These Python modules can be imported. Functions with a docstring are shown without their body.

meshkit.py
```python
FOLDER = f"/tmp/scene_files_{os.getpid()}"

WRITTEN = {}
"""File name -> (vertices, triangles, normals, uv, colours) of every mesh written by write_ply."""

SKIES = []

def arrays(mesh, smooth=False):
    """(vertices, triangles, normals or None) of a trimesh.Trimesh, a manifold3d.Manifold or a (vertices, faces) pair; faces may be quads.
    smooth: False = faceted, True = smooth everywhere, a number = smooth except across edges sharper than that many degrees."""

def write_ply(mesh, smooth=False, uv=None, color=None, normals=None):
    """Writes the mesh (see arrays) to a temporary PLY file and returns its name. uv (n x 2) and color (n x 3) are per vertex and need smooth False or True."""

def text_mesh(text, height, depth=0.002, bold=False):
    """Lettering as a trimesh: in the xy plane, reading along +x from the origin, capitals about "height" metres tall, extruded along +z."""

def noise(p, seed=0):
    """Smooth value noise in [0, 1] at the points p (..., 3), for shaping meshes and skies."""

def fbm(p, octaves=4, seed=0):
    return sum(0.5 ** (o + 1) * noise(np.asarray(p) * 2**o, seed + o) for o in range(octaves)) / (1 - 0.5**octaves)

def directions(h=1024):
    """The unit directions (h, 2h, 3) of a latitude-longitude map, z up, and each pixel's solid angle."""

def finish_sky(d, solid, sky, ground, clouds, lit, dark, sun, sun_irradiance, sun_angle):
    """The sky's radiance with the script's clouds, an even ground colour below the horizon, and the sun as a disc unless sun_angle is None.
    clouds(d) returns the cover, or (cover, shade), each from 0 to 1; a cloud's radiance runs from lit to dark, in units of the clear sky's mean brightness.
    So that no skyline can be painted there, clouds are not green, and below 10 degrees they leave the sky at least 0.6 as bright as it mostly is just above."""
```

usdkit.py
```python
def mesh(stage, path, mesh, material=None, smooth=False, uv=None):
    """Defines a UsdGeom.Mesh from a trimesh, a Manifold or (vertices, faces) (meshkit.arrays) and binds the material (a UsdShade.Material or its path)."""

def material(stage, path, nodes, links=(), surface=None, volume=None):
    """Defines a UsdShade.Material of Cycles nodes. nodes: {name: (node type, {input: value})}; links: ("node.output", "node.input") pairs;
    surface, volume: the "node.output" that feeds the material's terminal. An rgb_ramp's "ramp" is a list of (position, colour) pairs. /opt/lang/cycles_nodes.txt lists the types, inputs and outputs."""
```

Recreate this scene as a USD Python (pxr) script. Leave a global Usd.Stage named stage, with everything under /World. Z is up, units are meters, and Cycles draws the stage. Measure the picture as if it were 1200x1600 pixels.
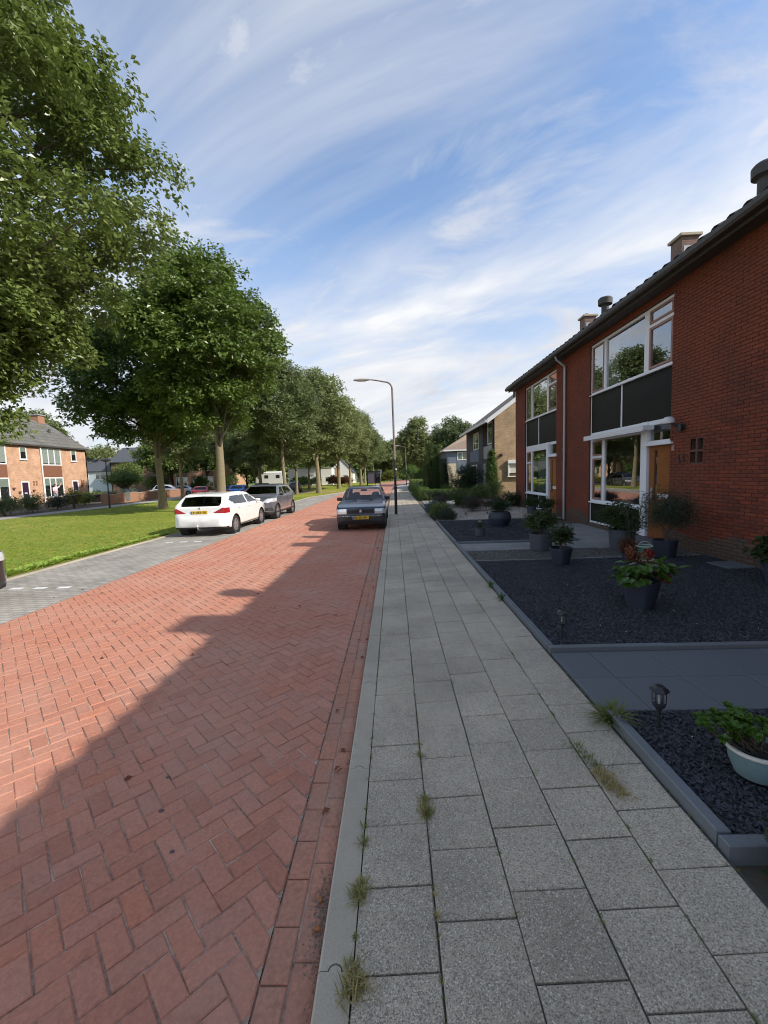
import math, random
import numpy as np, trimesh, usdkit, meshkit
import manifold3d as m3
from shapely.geometry import Polygon, box as sbox
from pxr import Usd, UsdGeom, UsdLux, UsdShade, Gf, Sdf, Vt

random.seed(7)
RNG = np.random.default_rng(11)
PI = math.pi
stage = Usd.Stage.CreateInMemory()
UsdGeom.SetStageUpAxis(stage, UsdGeom.Tokens.z)
UsdGeom.SetStageMetersPerUnit(stage, 1.0)
world = UsdGeom.Xform.Define(stage, '/World')
stage.SetDefaultPrim(world.GetPrim())
UsdGeom.Scope.Define(stage, '/World/Looks')

# ------------------------------------------------------------------ camera
def make_camera(f_px=652.22, pitch=0.08926, roll=0.03162, yaw=-0.02607, h=1.70):
    cp, sp, cr, sr, cy, sy = math.cos(pitch), math.sin(pitch), math.cos(roll), math.sin(roll), math.cos(yaw), math.sin(yaw)
    fw = np.array([sy * cp, cy * cp, -sp]); r0 = np.array([cy, -sy, 0.0]); d0 = np.cross(fw, r0)
    right, down = cr * r0 + sr * d0, -sr * r0 + cr * d0
    cam = UsdGeom.Camera.Define(stage, '/World/camera')
    cam.CreateHorizontalApertureAttr(36.0); cam.CreateVerticalApertureAttr(48.0)
    cam.CreateFocalLengthAttr(f_px / 1200 * 36.0)
    cam.CreateClippingRangeAttr(Gf.Vec2f(0.05, 3000))
    M = Gf.Matrix4d(*right, 0, *(-down), 0, *(-fw), 0, 0, 0, h, 1)
    cam.AddTransformOp().Set(M)
    cam.CreateExposureAttr(EXPOSURE)
    return cam
EXPOSURE = 1.2
SKY_STRENGTH = 0.112
CLOUD_DIR = 146.0
SUN_INTENSITY = 0.64
make_camera()

# ------------------------------------------------------------------ sun and sky
SUN = np.array([1.0, -0.40, 0.75]); SUN = SUN / np.linalg.norm(SUN)
sun = UsdLux.DistantLight.Define(stage, '/World/sun')
sun.CreateIntensityAttr(SUN_INTENSITY); sun.CreateNormalizeAttr(True); sun.CreateAngleAttr(0.53)
sun.CreateColorAttr(Gf.Vec3f(1.0, 0.93, 0.83))
_az = math.degrees(math.atan2(SUN[1], SUN[0])); _el = math.degrees(math.asin(SUN[2]))
sun.AddRotateZOp().Set(_az - 90.0); sun.AddRotateXOp().Set(-(90.0 - _el))

dome = UsdLux.DomeLight.Define(stage, '/World/sky')
dome.CreateIntensityAttr(1.0)
def sky_material():
    n = {
        'sky': ('sky_texture', {'sky_type': 'single_scattering', 'sun_disc': False, 'sun_elevation': math.asin(SUN[2]), 'sun_rotation': math.atan2(SUN[0], SUN[1]), 'altitude': 10.0, 'air_density': 1.0, 'aerosol_density': 1.0, 'ozone_density': 2.0}),
        'geo': ('geometry', {}), 'neg': ('vector_math', {'math_type': 'scale', 'scale': 1.0}),
        'sep': ('separate_xyz', {}),
        'zz': ('math', {'math_type': 'maximum', 'value2': 0.02}), 'zo': ('math', {'math_type': 'add', 'value2': 0.16}),
        'px': ('math', {'math_type': 'divide'}), 'py': ('math', {'math_type': 'divide'}), 'pv': ('combine_xyz', {'z': 0.0}),
        'map1': ('mapping', {'mapping_type': 'texture', 'rotation': (0, 0, math.radians(CLOUD_DIR)), 'scale': (1.7, .75, 1.0), 'location': (-4.4, -2.7, 0.0)}),
        'n1': ('noise_texture', {'scale': 1.0, 'detail': 9.0, 'roughness': 0.55, 'distortion': 0.7}),
        'map2': ('mapping', {'mapping_type': 'texture', 'rotation': (0, 0, math.radians(CLOUD_DIR + 8)), 'scale': (.9, .55, 1.0), 'location': (1.7, 4.3, 2.0)}),
        'n2': ('noise_texture', {'scale': 1.5, 'detail': 9.0, 'roughness': 0.62, 'distortion': 0.5}),
        'n3': ('noise_texture', {'scale': .55, 'detail': 2.0, 'roughness': 0.5}),
        'r1': ('map_range', {'from_min': 0.40, 'from_max': 0.66, 'to_min': 0.0, 'to_max': 0.87, 'clamp': True}),
        'r2': ('map_range', {'from_min': 0.47, 'from_max': 0.66, 'to_min': 0.0, 'to_max': 0.8, 'clamp': True}),
        'r3': ('map_range', {'from_min': 0.35, 'from_max': 0.62, 'to_min': 0.62, 'to_max': 1.0, 'clamp': True}), 'mm': ('math', {'math_type': 'multiply'}),
        'veil': ('map_range', {'from_min': 0.04, 'from_max': 0.50, 'to_min': 0.90, 'to_max': 0.0, 'clamp': True}),
        'm1': ('math', {'math_type': 'maximum'}), 'add': ('math', {'math_type': 'add'}), 'cl': ('clamp', {'min': 0.0, 'max': 0.95}),
        'cc': ('mix_color', {'a': (2.5, 2.6, 2.95), 'b': (3.9, 3.9, 3.9)}),
        'cr': ('map_range', {'from_min': 0.35, 'from_max': 0.65, 'to_min': 0.0, 'to_max': 1.0, 'clamp': True}),
        'mix': ('mix_color', {'use_clamp': False}),
        'bg': ('background_shader', {'strength': SKY_STRENGTH}),
    }
    l = [('geo.position', 'neg.vector1'), ('neg.vector', 'sep.vector'), ('sep.z', 'zz.value1'), ('zz.value', 'zo.value1'),
         ('sep.x', 'px.value1'), ('zo.value', 'px.value2'), ('sep.y', 'py.value1'), ('zo.value', 'py.value2'), ('px.value', 'pv.x'), ('py.value', 'pv.y'),
         ('pv.vector', 'map1.vector'), ('map1.vector', 'n1.vector'), ('pv.vector', 'map2.vector'), ('map2.vector', 'n2.vector'),
         ('n1.fac', 'r1.value'), ('n2.fac', 'r2.value'), ('sep.z', 'veil.value'), ('r1.result', 'm1.value1'), ('r2.result', 'm1.value2'),
         ('map1.vector', 'n3.vector'), ('n3.fac', 'r3.value'), ('m1.value', 'mm.value1'), ('r3.result', 'mm.value2'), ('mm.value', 'add.value1'), ('veil.result', 'add.value2'), ('add.value', 'cl.value'), ('n1.fac', 'cr.value'), ('cr.result', 'cc.fac'),
         ('cl.result', 'mix.fac'), ('sky.color', 'mix.a'), ('cc.result', 'mix.b'), ('mix.result', 'bg.color')]
    return usdkit.material(stage, '/World/Looks/sky_look', n, l, surface='bg.background')
UsdShade.MaterialBindingAPI.Apply(dome.GetPrim()).Bind(sky_material())
dome.GetPrim().SetCustomDataByKey('kind', 'structure')

# ------------------------------------------------------------------ helpers
COUNT = {}
def numbered(parent, name):
    k = (parent, name); c = COUNT.get(k, 0); COUNT[k] = c + 1
    return f'{parent}/{name}' + (f'_{c:03d}' if c else '')
def pathof(p):
    return '/World' if p is None else str(p.GetPath())
def tag(p, label=None, cat=None, group=None, kind=None):
    for k, v in (('label', label), ('category', cat), ('group', group), ('kind', kind)):
        if v: p.SetCustomDataByKey(k, v)
    return p
def thing(name, label=None, cat=None, loc=(0, 0, 0), rz=0.0, group=None, kind=None, scale=None, rx=0.0):
    x = UsdGeom.Xform.Define(stage, numbered('/World', name))
    x.AddTranslateOp().Set(Gf.Vec3d(*map(float, loc)))
    x.AddRotateZOp().Set(math.degrees(rz))
    if rx: x.AddRotateXOp().Set(math.degrees(rx))
    if scale is not None:
        x.AddScaleOp().Set(Gf.Vec3f(*([float(scale)] * 3 if np.ndim(scale) == 0 else map(float, scale))))
    return tag(x.GetPrim(), label, cat, group, kind)
def copy_of(root, name, label, cat, loc, rz=0.0, group=None, scale=None):
    r = thing(name, label, cat, loc, rz, group, None, scale)
    r.GetReferences().AddInternalReference(root.GetPath()); r.SetInstanceable(True)
    return r
def emit(name, mesh, mat, parent=None, smooth=False, label=None, cat=None, group=None, kind=None):
    if isinstance(mesh, MB): mesh = mesh.mesh()
    m = usdkit.mesh(stage, numbered(pathof(parent), name), mesh, LOOK[mat] if isinstance(mat, str) else mat, smooth=smooth)
    return tag(m.GetPrim(), label, cat, group, kind)

class MB:
    """Collects pieces of one mesh."""
    def __init__(s): s.v, s.f, s.n = [], [], 0
    def add(s, v, f):
        v = np.asarray(v, float).reshape(-1, 3); f = np.asarray(f, int)
        if f.ndim == 2 and f.shape[1] == 4: f = np.vstack([f[:, [0, 1, 2]], f[:, [0, 2, 3]]])
        s.v.append(v); s.f.append(f + s.n); s.n += len(v); return s
    def mesh(s):
        return (np.vstack(s.v), np.vstack(s.f))
    def box(s, a, b, M=None):
        x0, y0, z0 = a; x1, y1, z1 = b
        v = np.array([[x0, y0, z0], [x1, y0, z0], [x1, y1, z0], [x0, y1, z0], [x0, y0, z1], [x1, y0, z1], [x1, y1, z1], [x0, y1, z1]], float)
        if M is not None: v = v @ M[:3, :3].T + M[:3, 3]
        return s.add(v, [[0, 3, 2, 1], [4, 5, 6, 7], [0, 1, 5, 4], [1, 2, 6, 5], [2, 3, 7, 6], [3, 0, 4, 7]])
    def cbox(s, a, b, c=0.006, M=None):
        """box with all edges chamfered"""
        a = np.array(a, float); b = np.array(b, float); c = min(c, *(0.45 * (b - a)))
        pts = []
        for k in range(3):
            for sx in (0, 1):
                for sy in (0, 1):
                    for sz in (0, 1):
                        p = np.where(np.array([sx, sy, sz]) == 1, b - c, a + c)
                        p[k] = (b if (sx, sy, sz)[k] else a)[k]; pts.append(p)
        h = trimesh.convex.convex_hull(np.array(pts))
        v = np.array(h.vertices)
        if M is not None: v = v @ M[:3, :3].T + M[:3, 3]
        return s.add(v, h.faces)
    def slab(s, poly, z0, z1, c=0.004, sides=True, tilt=(0, 0), base=lambda x, y: 0.0):
        """a paving piece: convex polygon (counter-clockwise), chamfered upper edge"""
        q = np.array(poly, float)
        q = q[np.hypot(*(q - np.roll(q, 1, 0)).T) > .009] if len(q) > 3 else q
        x, y = q.T
        if np.sum(x * np.roll(y, -1) - np.roll(x, -1) * y) < 0: q = q[::-1]
        d = np.roll(q, -1, 0) - q; L = np.hypot(*d.T); d = d / L[:, None]; nr = np.column_stack([-d[:, 1], d[:, 0]])
        c = min(c, .2 * L.min()); d0, n0 = np.roll(d, 1, 0), np.roll(nr, 1, 0)
        den = 1 + (n0 * nr).sum(1); i = q + c * (n0 + nr) / np.maximum(den, .25)[:, None]
        n = len(q); ctr = q.mean(0)
        def lift(p, z): return np.column_stack([p, [z + base(*u) + tilt[0] * (u[0] - ctr[0]) + tilt[1] * (u[1] - ctr[1]) for u in p]])
        rings = [lift(i, z1), lift(q, z1 - c)] + ([lift(q, z0)] if sides else [])
        f = [[0, k, k + 1] for k in range(1, n - 1)]
        for r in range(len(rings) - 1):
            for k in range(n):
                a, b = r * n + k, r * n + (k + 1) % n
                f += [[a, a + n, b + n], [a, b + n, b]]
        return s.add(np.vstack(rings), f)
    def tube(s, pts, rad, n=8, caps=True):
        P = np.asarray(pts, float); R = np.broadcast_to(np.asarray(rad, float), (len(P),))
        T = np.gradient(P, axis=0); T /= np.maximum(np.linalg.norm(T, axis=1, keepdims=True), 1e-9)
        u = np.cross(T[0], [0, 0, 1.0]); 
        if np.linalg.norm(u) < 0.1: u = np.cross(T[0], [1.0, 0, 0])
        u /= np.linalg.norm(u); V = []
        a = np.arange(n) / n * 2 * PI
        for p, t, r in zip(P, T, R):
            u = u - t * (u @ t); u /= np.linalg.norm(u); w = np.cross(t, u)
            V.append(p + r * (np.cos(a)[:, None] * u + np.sin(a)[:, None] * w))
        f = []
        for k in range(len(P) - 1):
            for j in range(n):
                A, B = k * n + j, k * n + (j + 1) % n
                f += [[A, B, B + n], [A, B + n, A + n]]
        V = np.vstack(V)
        if caps:
            V = np.vstack([V, P[:1], P[-1:]]); c0, c1, L = len(V) - 2, len(V) - 1, (len(P) - 1) * n
            for j in range(n): f += [[c0, (j + 1) % n, j], [c1, L + j, L + (j + 1) % n]]
        return s.add(V, f)
    def lathe(s, prof, n=24, at=(0, 0, 0), axis='z', sx=1.0, sy=1.0):
        prof = np.asarray(prof, float); a = np.arange(n) / n * 2 * PI; m = len(prof)
        V = np.stack([prof[:, 0, None] * np.cos(a) * sx, prof[:, 0, None] * np.sin(a) * sy, np.repeat(prof[:, 1, None], n, 1)], -1).reshape(-1, 3)
        if axis == 'x': V = V[:, [2, 0, 1]]
        if axis == 'y': V = V[:, [1, 2, 0]]
        f = []
        for k in range(m - 1):
            for j in range(n):
                A, B = k * n + j, k * n + (j + 1) % n
                f += [[A, B, B + n], [A, B + n, A + n]]
        return s.add(V + np.asarray(at, float), f)
    def quad(s, a, b, c, d): return s.add([a, b, c, d], [[0, 1, 2], [0, 2, 3]])
    def man(s, M):
        m = M.to_mesh(); return s.add(m.vert_properties[:, :3], m.tri_verts)
    def tm(s, m): return s.add(m.vertices, m.faces)

def Tm(loc=(0, 0, 0), rz=0.0, rx=0.0, ry=0.0, sc=1.0):
    cz, sz, cx, sx, cy, sy = math.cos(rz), math.sin(rz), math.cos(rx), math.sin(rx), math.cos(ry), math.sin(ry)
    R = np.array([[cz, -sz, 0], [sz, cz, 0], [0, 0, 1]]) @ np.array([[cy, 0, sy], [0, 1, 0], [-sy, 0, cy]]) @ np.array([[1, 0, 0], [0, cx, -sx], [0, sx, cx]])
    M = np.eye(4); M[:3, :3] = R * sc; M[:3, 3] = loc; return M
def xf(mesh, M):
    v, f = mesh; return (np.asarray(v) @ M[:3, :3].T + M[:3, 3], f)

# ------------------------------------------------------------------ materials
LOOK = {}
def look(name, nodes, links, surface='p.BSDF'):
    LOOK[name] = usdkit.material(stage, f'/World/Looks/{name}', nodes, links, surface=surface); return LOOK[name]
def mix3(c, k): return tuple(max(0.0, x * k) for x in c)
def plain(name, c, rough=0.6, metal=0.0, spec=0.5, vary=0.12, scale=6.0, bump=0.0, bscale=60.0, coat=0.0, coord='object', isl=0.0):
    """a painted or plain surface with slight mottling; isl: brightness variation from piece to piece"""
    n = {'tc': ('texture_coordinate', {}), 'n': ('noise_texture', {'scale': scale, 'detail': 5.0, 'roughness': 0.6}),
         'm': ('mix_color', {'a': mix3(c, 1 - vary), 'b': mix3(c, 1 + vary)}),
         'p': ('principled_bsdf', {'roughness': rough, 'metallic': metal, 'specular_ior_level': spec, 'coat_weight': coat, 'coat_roughness': 0.05})}
    l = [('tc.object', 'n.vector'), ('n.fac', 'm.fac')]
    src = 'm.result'
    if isl:
        n |= {'g': ('geometry', {}), 'oi': ('object_info', {}), 'ra': ('math', {'math_type': 'add'}), 'fr': ('math', {'math_type': 'fraction'}),
              'mr': ('map_range', {'to_min': 1 - isl, 'to_max': 1 + isl}), 'h': ('hsv', {})}
        l += [('g.random_per_island', 'ra.value1'), ('oi.random', 'ra.value2'), ('ra.value', 'fr.value1'), ('fr.value', 'mr.value'), ('mr.result', 'h.value'), ('m.result', 'h.color')]
        src = 'h.color'
    l += [(src, 'p.base_color')]
    if bump:
        n |= {'n2': ('noise_texture', {'scale': bscale, 'detail': 4.0, 'roughness': 0.65}), 'b': ('bump', {'strength': bump, 'distance': 0.01})}
        l += [('tc.object', 'n2.vector'), ('n2.fac', 'b.height'), ('b.normal', 'p.normal')]
    return look(name, n, l)
def pieces(name, stops, rough=0.85, grain=90.0, grain_amt=0.25, bump=0.5, bscale=160.0, stain=None, stain_amt=0.35, spec=0.3, bdist=0.004, speck=None, sts=0.9):
    """bricks, tiles: a colour per piece from the ramp, then grain, large stains and fine relief"""
    n = {'g': ('geometry', {}), 'oi': ('object_info', {}), 'ra': ('math', {'math_type': 'add'}), 'fr': ('math', {'math_type': 'fraction'}),
         'rp': ('rgb_ramp', {'ramp': [(i / max(1, len(stops) - 1), c) for i, c in enumerate(stops)]}),
         'n1': ('noise_texture', {'scale': grain, 'detail': 6.0, 'roughness': 0.7}), 'm1': ('map_range', {'from_min': 0.3, 'from_max': 0.7, 'to_min': 1 - grain_amt, 'to_max': 1 + grain_amt}),
         'h1': ('hsv', {}), 'n2': ('noise_texture', {'scale': sts, 'detail': 6.0, 'roughness': 0.65}),
         'm2': ('map_range', {'from_min': 0.42, 'from_max': 0.72, 'to_min': 0.0, 'to_max': stain_amt, 'clamp': True}),
         'mx': ('mix_color', {'b': stain or mix3(stops[0], 0.6)}),
         'n3': ('noise_texture', {'scale': bscale, 'detail': 4.0, 'roughness': 0.7}), 'b': ('bump', {'strength': bump, 'distance': bdist}),
         'p': ('principled_bsdf', {'roughness': rough, 'specular_ior_level': spec})}
    l = [('g.random_per_island', 'ra.value1'), ('oi.random', 'ra.value2'), ('ra.value', 'fr.value1'), ('fr.value', 'rp.fac'),
         ('g.position', 'n1.vector'), ('n1.fac', 'm1.value'), ('m1.result', 'h1.value'), ('rp.color', 'h1.color'),
         ('g.position', 'n2.vector'), ('n2.fac', 'm2.value'), ('m2.result', 'mx.fac'), ('h1.color', 'mx.a'),
         ('g.position', 'n3.vector'), ('n3.fac', 'b.height'), ('b.normal', 'p.normal')]
    src = 'mx.result'
    n |= {'n4': ('noise_texture', {'scale': 5.5, 'detail': 5.0, 'roughness': .7}), 'm4': ('map_range', {'from_min': .56, 'from_max': .74, 'to_min': 0.0, 'to_max': stain_amt * .55, 'clamp': True}), 'mx4': ('mix_color', {'b': mix3(stops[0], .5)})}
    l += [('g.position', 'n4.vector'), ('n4.fac', 'm4.value'), ('m4.result', 'mx4.fac'), (src, 'mx4.a')]
    src = 'mx4.result'
    if speck:
        sc, c, lo, c2 = speck
        n |= {'v': ('voronoi_texture', {'scale': sc, 'feature': 'f1'}), 'wn': ('separate_color', {}), 'sm': ('map_range', {'from_min': lo, 'from_max': lo + 0.06, 'to_min': 0.0, 'to_max': 0.8, 'clamp': True}),
              'mx2': ('mix_color', {'b': c}), 'sd': ('map_range', {'from_min': 0.30, 'from_max': 0.22, 'to_min': 0.0, 'to_max': 0.75, 'clamp': True}), 'mx3': ('mix_color', {'b': c2})}
        l += [('g.position', 'v.vector'), ('v.color', 'wn.color'), ('wn.r', 'sm.value'), ('sm.result', 'mx2.fac'), (src, 'mx2.a'),
              ('wn.r', 'sd.value'), ('sd.result', 'mx3.fac'), ('mx2.result', 'mx3.a')]
        src = 'mx3.result'
    l += [(src, 'p.base_color')]
    return look(name, n, l)
def leafy(name, stops, trans=0.35, rough=0.45, spec=0.35):
    """leaves: a colour per leaf, with light passing through"""
    n = {'g': ('geometry', {}), 'oi': ('object_info', {}), 'ra': ('math', {'math_type': 'add'}), 'fr': ('math', {'math_type': 'fraction'}),
         'rp': ('rgb_ramp', {'ramp': [(i / max(1, len(stops) - 1), c) for i, c in enumerate(stops)]}),
         'h': ('hsv', {'value': 1.25, 'saturation': 1.05}),
         'p': ('principled_bsdf', {'roughness': rough, 'specular_ior_level': spec}), 't': ('translucent_bsdf', {}), 'mx': ('mix_closure', {'fac': trans})}
    l = [('g.random_per_island', 'ra.value1'), ('oi.random', 'ra.value2'), ('ra.value', 'fr.value1'), ('fr.value', 'rp.fac'), ('rp.color', 'p.base_color'),
         ('rp.color', 'h.color'), ('h.color', 't.color'), ('p.BSDF', 'mx.closure1'), ('t.BSDF', 'mx.closure2')]
    return look(name, n, l, 'mx.closure')
def glass(name, tint=(0.75, 0.8, 0.8), base=.05, gain=.8, rough=0.0):
    """a thin pane, each face part mirror and part clear; more mirror at grazing angles"""
    n = {'f': ('layer_weight', {'blend': .5}), 'w': ('math', {'math_type': 'power', 'value2': 3.5}), 'k': ('math', {'math_type': 'multiply', 'value2': gain}), 'a': ('math', {'math_type': 'add', 'value2': base, 'use_clamp': True}),
         't': ('transparent_bsdf', {'color': tuple(x ** .5 for x in tint)}), 'g': ('glossy_bsdf', {'color': (1, 1, 1), 'roughness': rough}), 'mx': ('mix_closure', {})}
    return look(name, n, [('f.facing', 'w.value1'), ('w.value', 'k.value1'), ('k.value', 'a.value1'), ('a.value', 'mx.fac'), ('t.BSDF', 'mx.closure1'), ('g.BSDF', 'mx.closure2')], 'mx.closure')

pieces('road_brick', [(.38, .16, .105), (.44, .19, .125), (.47, .21, .14), (.40, .19, .13), (.46, .185, .115), (.43, .20, .14)], grain=60, grain_amt=.2, stain=(.47, .29, .215), stain_amt=.65, bump=.5)
pieces('gutter_brick', [(.38, .175, .115), (.43, .20, .13), (.40, .195, .13)], grain=50, grain_amt=.25, stain=(.31, .235, .185), stain_amt=.7)
pieces('paving_tile', [(.43, .37, .275), (.52, .45, .34), (.48, .415, .31), (.55, .475, .355)], grain=230, grain_amt=.38, bump=.8, bscale=220, bdist=.005, stain=(.20, .175, .135), stain_amt=.75, speck=(260, (.72, .67, .57), .90, (.16, .145, .12)))
pieces('kerb_concrete', [(.40, .355, .275), (.43, .38, .295), (.38, .335, .26)], grain=120, grain_amt=.14, bump=.35, bscale=300, stain=(.23, .20, .155), stain_amt=.6)
pieces('red_brick', [(.19, .042, .019), (.21, .048, .022), (.25, .056, .025), (.19, .047, .026), (.135, .034, .019), (.23, .06, .027)], grain=60, grain_amt=.25, bump=.6, bscale=120, stain=(.085, .034, .024), stain_amt=.7)
pieces('plinth_brick', [(.10, .065, .047), (.12, .08, .058), (.09, .066, .052), (.135, .07, .052)], grain=40, grain_amt=.3, bump=.6, bscale=120, stain=(.065, .06, .05), stain_amt=.6)
pieces('slate_slab', [(.112, .124, .132), (.125, .138, .145), (.10, .112, .12)], grain=140, grain_amt=.15, bump=.25, bscale=200, stain=(.115, .122, .13), stain_amt=.3)
pieces('grey_slab', [(.21, .21, .20), (.24, .24, .23), (.19, .19, .185)], grain=140, grain_amt=.2, bump=.4, bscale=200)
pieces('edging_concrete', [(.14, .152, .16), (.16, .175, .18)], grain=110, grain_amt=.15, bump=.3, bscale=200)
pieces('roof_tile', [(.055, .05, .047), (.07, .063, .058), (.05, .047, .045)], grain=30, grain_amt=.3, bump=.4, bscale=60, stain=(.09, .09, .075), stain_amt=.5)
pieces('sand_joint', [(.22, .15, .115), (.26, .18, .14)], grain=60, grain_amt=.6, stain=(.60, .48, .38), stain_amt=.95, sts=4.5)
pieces('dark_joint', [(.075, .07, .06), (.09, .08, .07)], grain=90, grain_amt=.4, stain=(.05, .045, .04), stain_amt=.6)
plain('mortar', (.12, .06, .045), .95, vary=.25, scale=30)
plain('white_paint', (.74, .75, .77), .35, vary=.04, scale=3)
plain('white_soft', (.66, .66, .66), .5, vary=.06, scale=4)
plain('wood_frame', (.30, .17, .14), .5, vary=.15, scale=8)
plain('black_panel', (.011, .011, .0095), .4, vary=.2, scale=2, spec=.12)
plain('door_wood', (.20, .068, .016), .32, vary=.3, scale=5, spec=.5)
plain('zinc', (.36, .37, .39), .45, metal=.5, vary=.1, scale=5)
plain('gutter_dark', (.055, .052, .046), .7, vary=.35, scale=7, bump=.3, bscale=25)
plain('black_metal', (.018, .018, .02), .4, vary=.2)
plain('dark_void', (.012, .012, .012), .9, vary=.1)
plain('room_wall', (.22, .20, .17), .9, vary=.1)
plain('curtain', (.30, .34, .29), .9, vary=.25, scale=9)
plain('lead', (.30, .31, .33), .5, vary=.25, scale=9)
plain('chimney_cap', (.38, .33, .25), .9, vary=.25, scale=12)
glass('window_glass', (.72, .76, .76), .13, 1.0)
# ------------------------------------------------------------------ ground, road, pavement
KX0, KX1, SLOPE = -0.312, -0.190, 0.0547
PX = [KX1 + 0.302 * k for k in range(6)]
ROAD_Z = -0.060
def pave_z(x): return SLOPE * (x - KX1)
def sheet(name, poly, z, mat, label=None, parent=None, kind='structure', zf=None):
    P = Polygon(poly); v, f = trimesh.creation.triangulate_polygon(P, engine='earcut')
    z3 = np.full(len(v), z) if zf is None else np.array([zf(*p) for p in v])
    f = np.array(f); a = np.cross(v[f[:, 1]] - v[f[:, 0]], v[f[:, 2]] - v[f[:, 0]]); f[a < 0] = f[a < 0][:, ::-1]
    return emit(name, (np.column_stack([v, z3]), f), mat, parent, label=label, kind=kind)

plain('asphalt_spot', (.10, .075, .07), .9)
plain('soil', (.09, .075, .05), .95, vary=.3, scale=2, bump=.5)
look('lawn_look', {'g': ('geometry', {}), 'n1': ('noise_texture', {'scale': .35, 'detail': 5.0, 'roughness': .6}), 'n2': ('noise_texture', {'scale': 14.0, 'detail': 6.0, 'roughness': .75}),
    'r1': ('rgb_ramp', {'ramp': [(.3, (.20, .235, .035)), (.55, (.26, .275, .045)), (.72, (.32, .30, .08))]}), 'r2': ('map_range', {'from_min': .3, 'from_max': .7, 'to_min': .55, 'to_max': 1.35}), 'h': ('hsv', {}),
    'b': ('bump', {'strength': .9, 'distance': .05}), 'p': ('principled_bsdf', {'roughness': .9, 'specular_ior_level': .1})},
    [('g.position', 'n1.vector'), ('g.position', 'n2.vector'), ('n1.fac', 'r1.fac'), ('n2.fac', 'r2.value'), ('r2.result', 'h.value'), ('r1.color', 'h.color'), ('h.color', 'p.base_color'), ('n2.fac', 'b.height'), ('b.normal', 'p.normal')])
look('far_ground_look', {'g': ('geometry', {}), 'n1': ('noise_texture', {'scale': .05, 'detail': 6.0}), 'r1': ('rgb_ramp', {'ramp': [(.3, (.07, .11, .025)), (.7, (.11, .14, .04))]}), 'p': ('principled_bsdf', {'roughness': .95})},
    [('g.position', 'n1.vector'), ('n1.fac', 'r1.fac'), ('r1.color', 'p.base_color')])
def brick_look(name, c1, c2, mortar, w, h, mw, rot=(0, 0, 0), bump=.6, rough=.9, scale=1.0, swizzle='xy', offset=.5):
    """far-off brickwork and paving; swizzle picks the two position axes that lie in the surface"""
    n = {'g': ('geometry', {}), 's': ('separate_xyz', {}), 'c': ('combine_xyz', {}), 'm': ('mapping', {'rotation': rot}),
         'b': ('brick_texture', {'color1': c1, 'color2': c2, 'mortar': mortar, 'scale': 1.0, 'mortar_size': mw, 'mortar_smooth': .1, 'brick_width': w, 'row_height': h, 'offset': offset}),
         'nz': ('noise_texture', {'scale': 1.3, 'detail': 7.0, 'roughness': .7}), 'mr': ('map_range', {'from_min': .3, 'from_max': .7, 'to_min': .72, 'to_max': 1.25}), 'h': ('hsv', {}),
         'bp': ('bump', {'strength': bump, 'distance': .01, 'invert': True}), 'p': ('principled_bsdf', {'roughness': rough, 'specular_ior_level': .25})}
    l = [('g.position', 's.vector'), (f's.{swizzle[0]}', 'c.x'), (f's.{swizzle[1]}', 'c.y'), ('c.vector', 'm.vector'), ('m.vector', 'b.vector'), ('g.position', 'nz.vector'), ('nz.fac', 'mr.value'), ('mr.result', 'h.value'),
         ('b.color', 'h.color'), ('h.color', 'p.base_color'), ('b.fac', 'bp.height'), ('bp.normal', 'p.normal')]
    return look(name, n, l)
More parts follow.
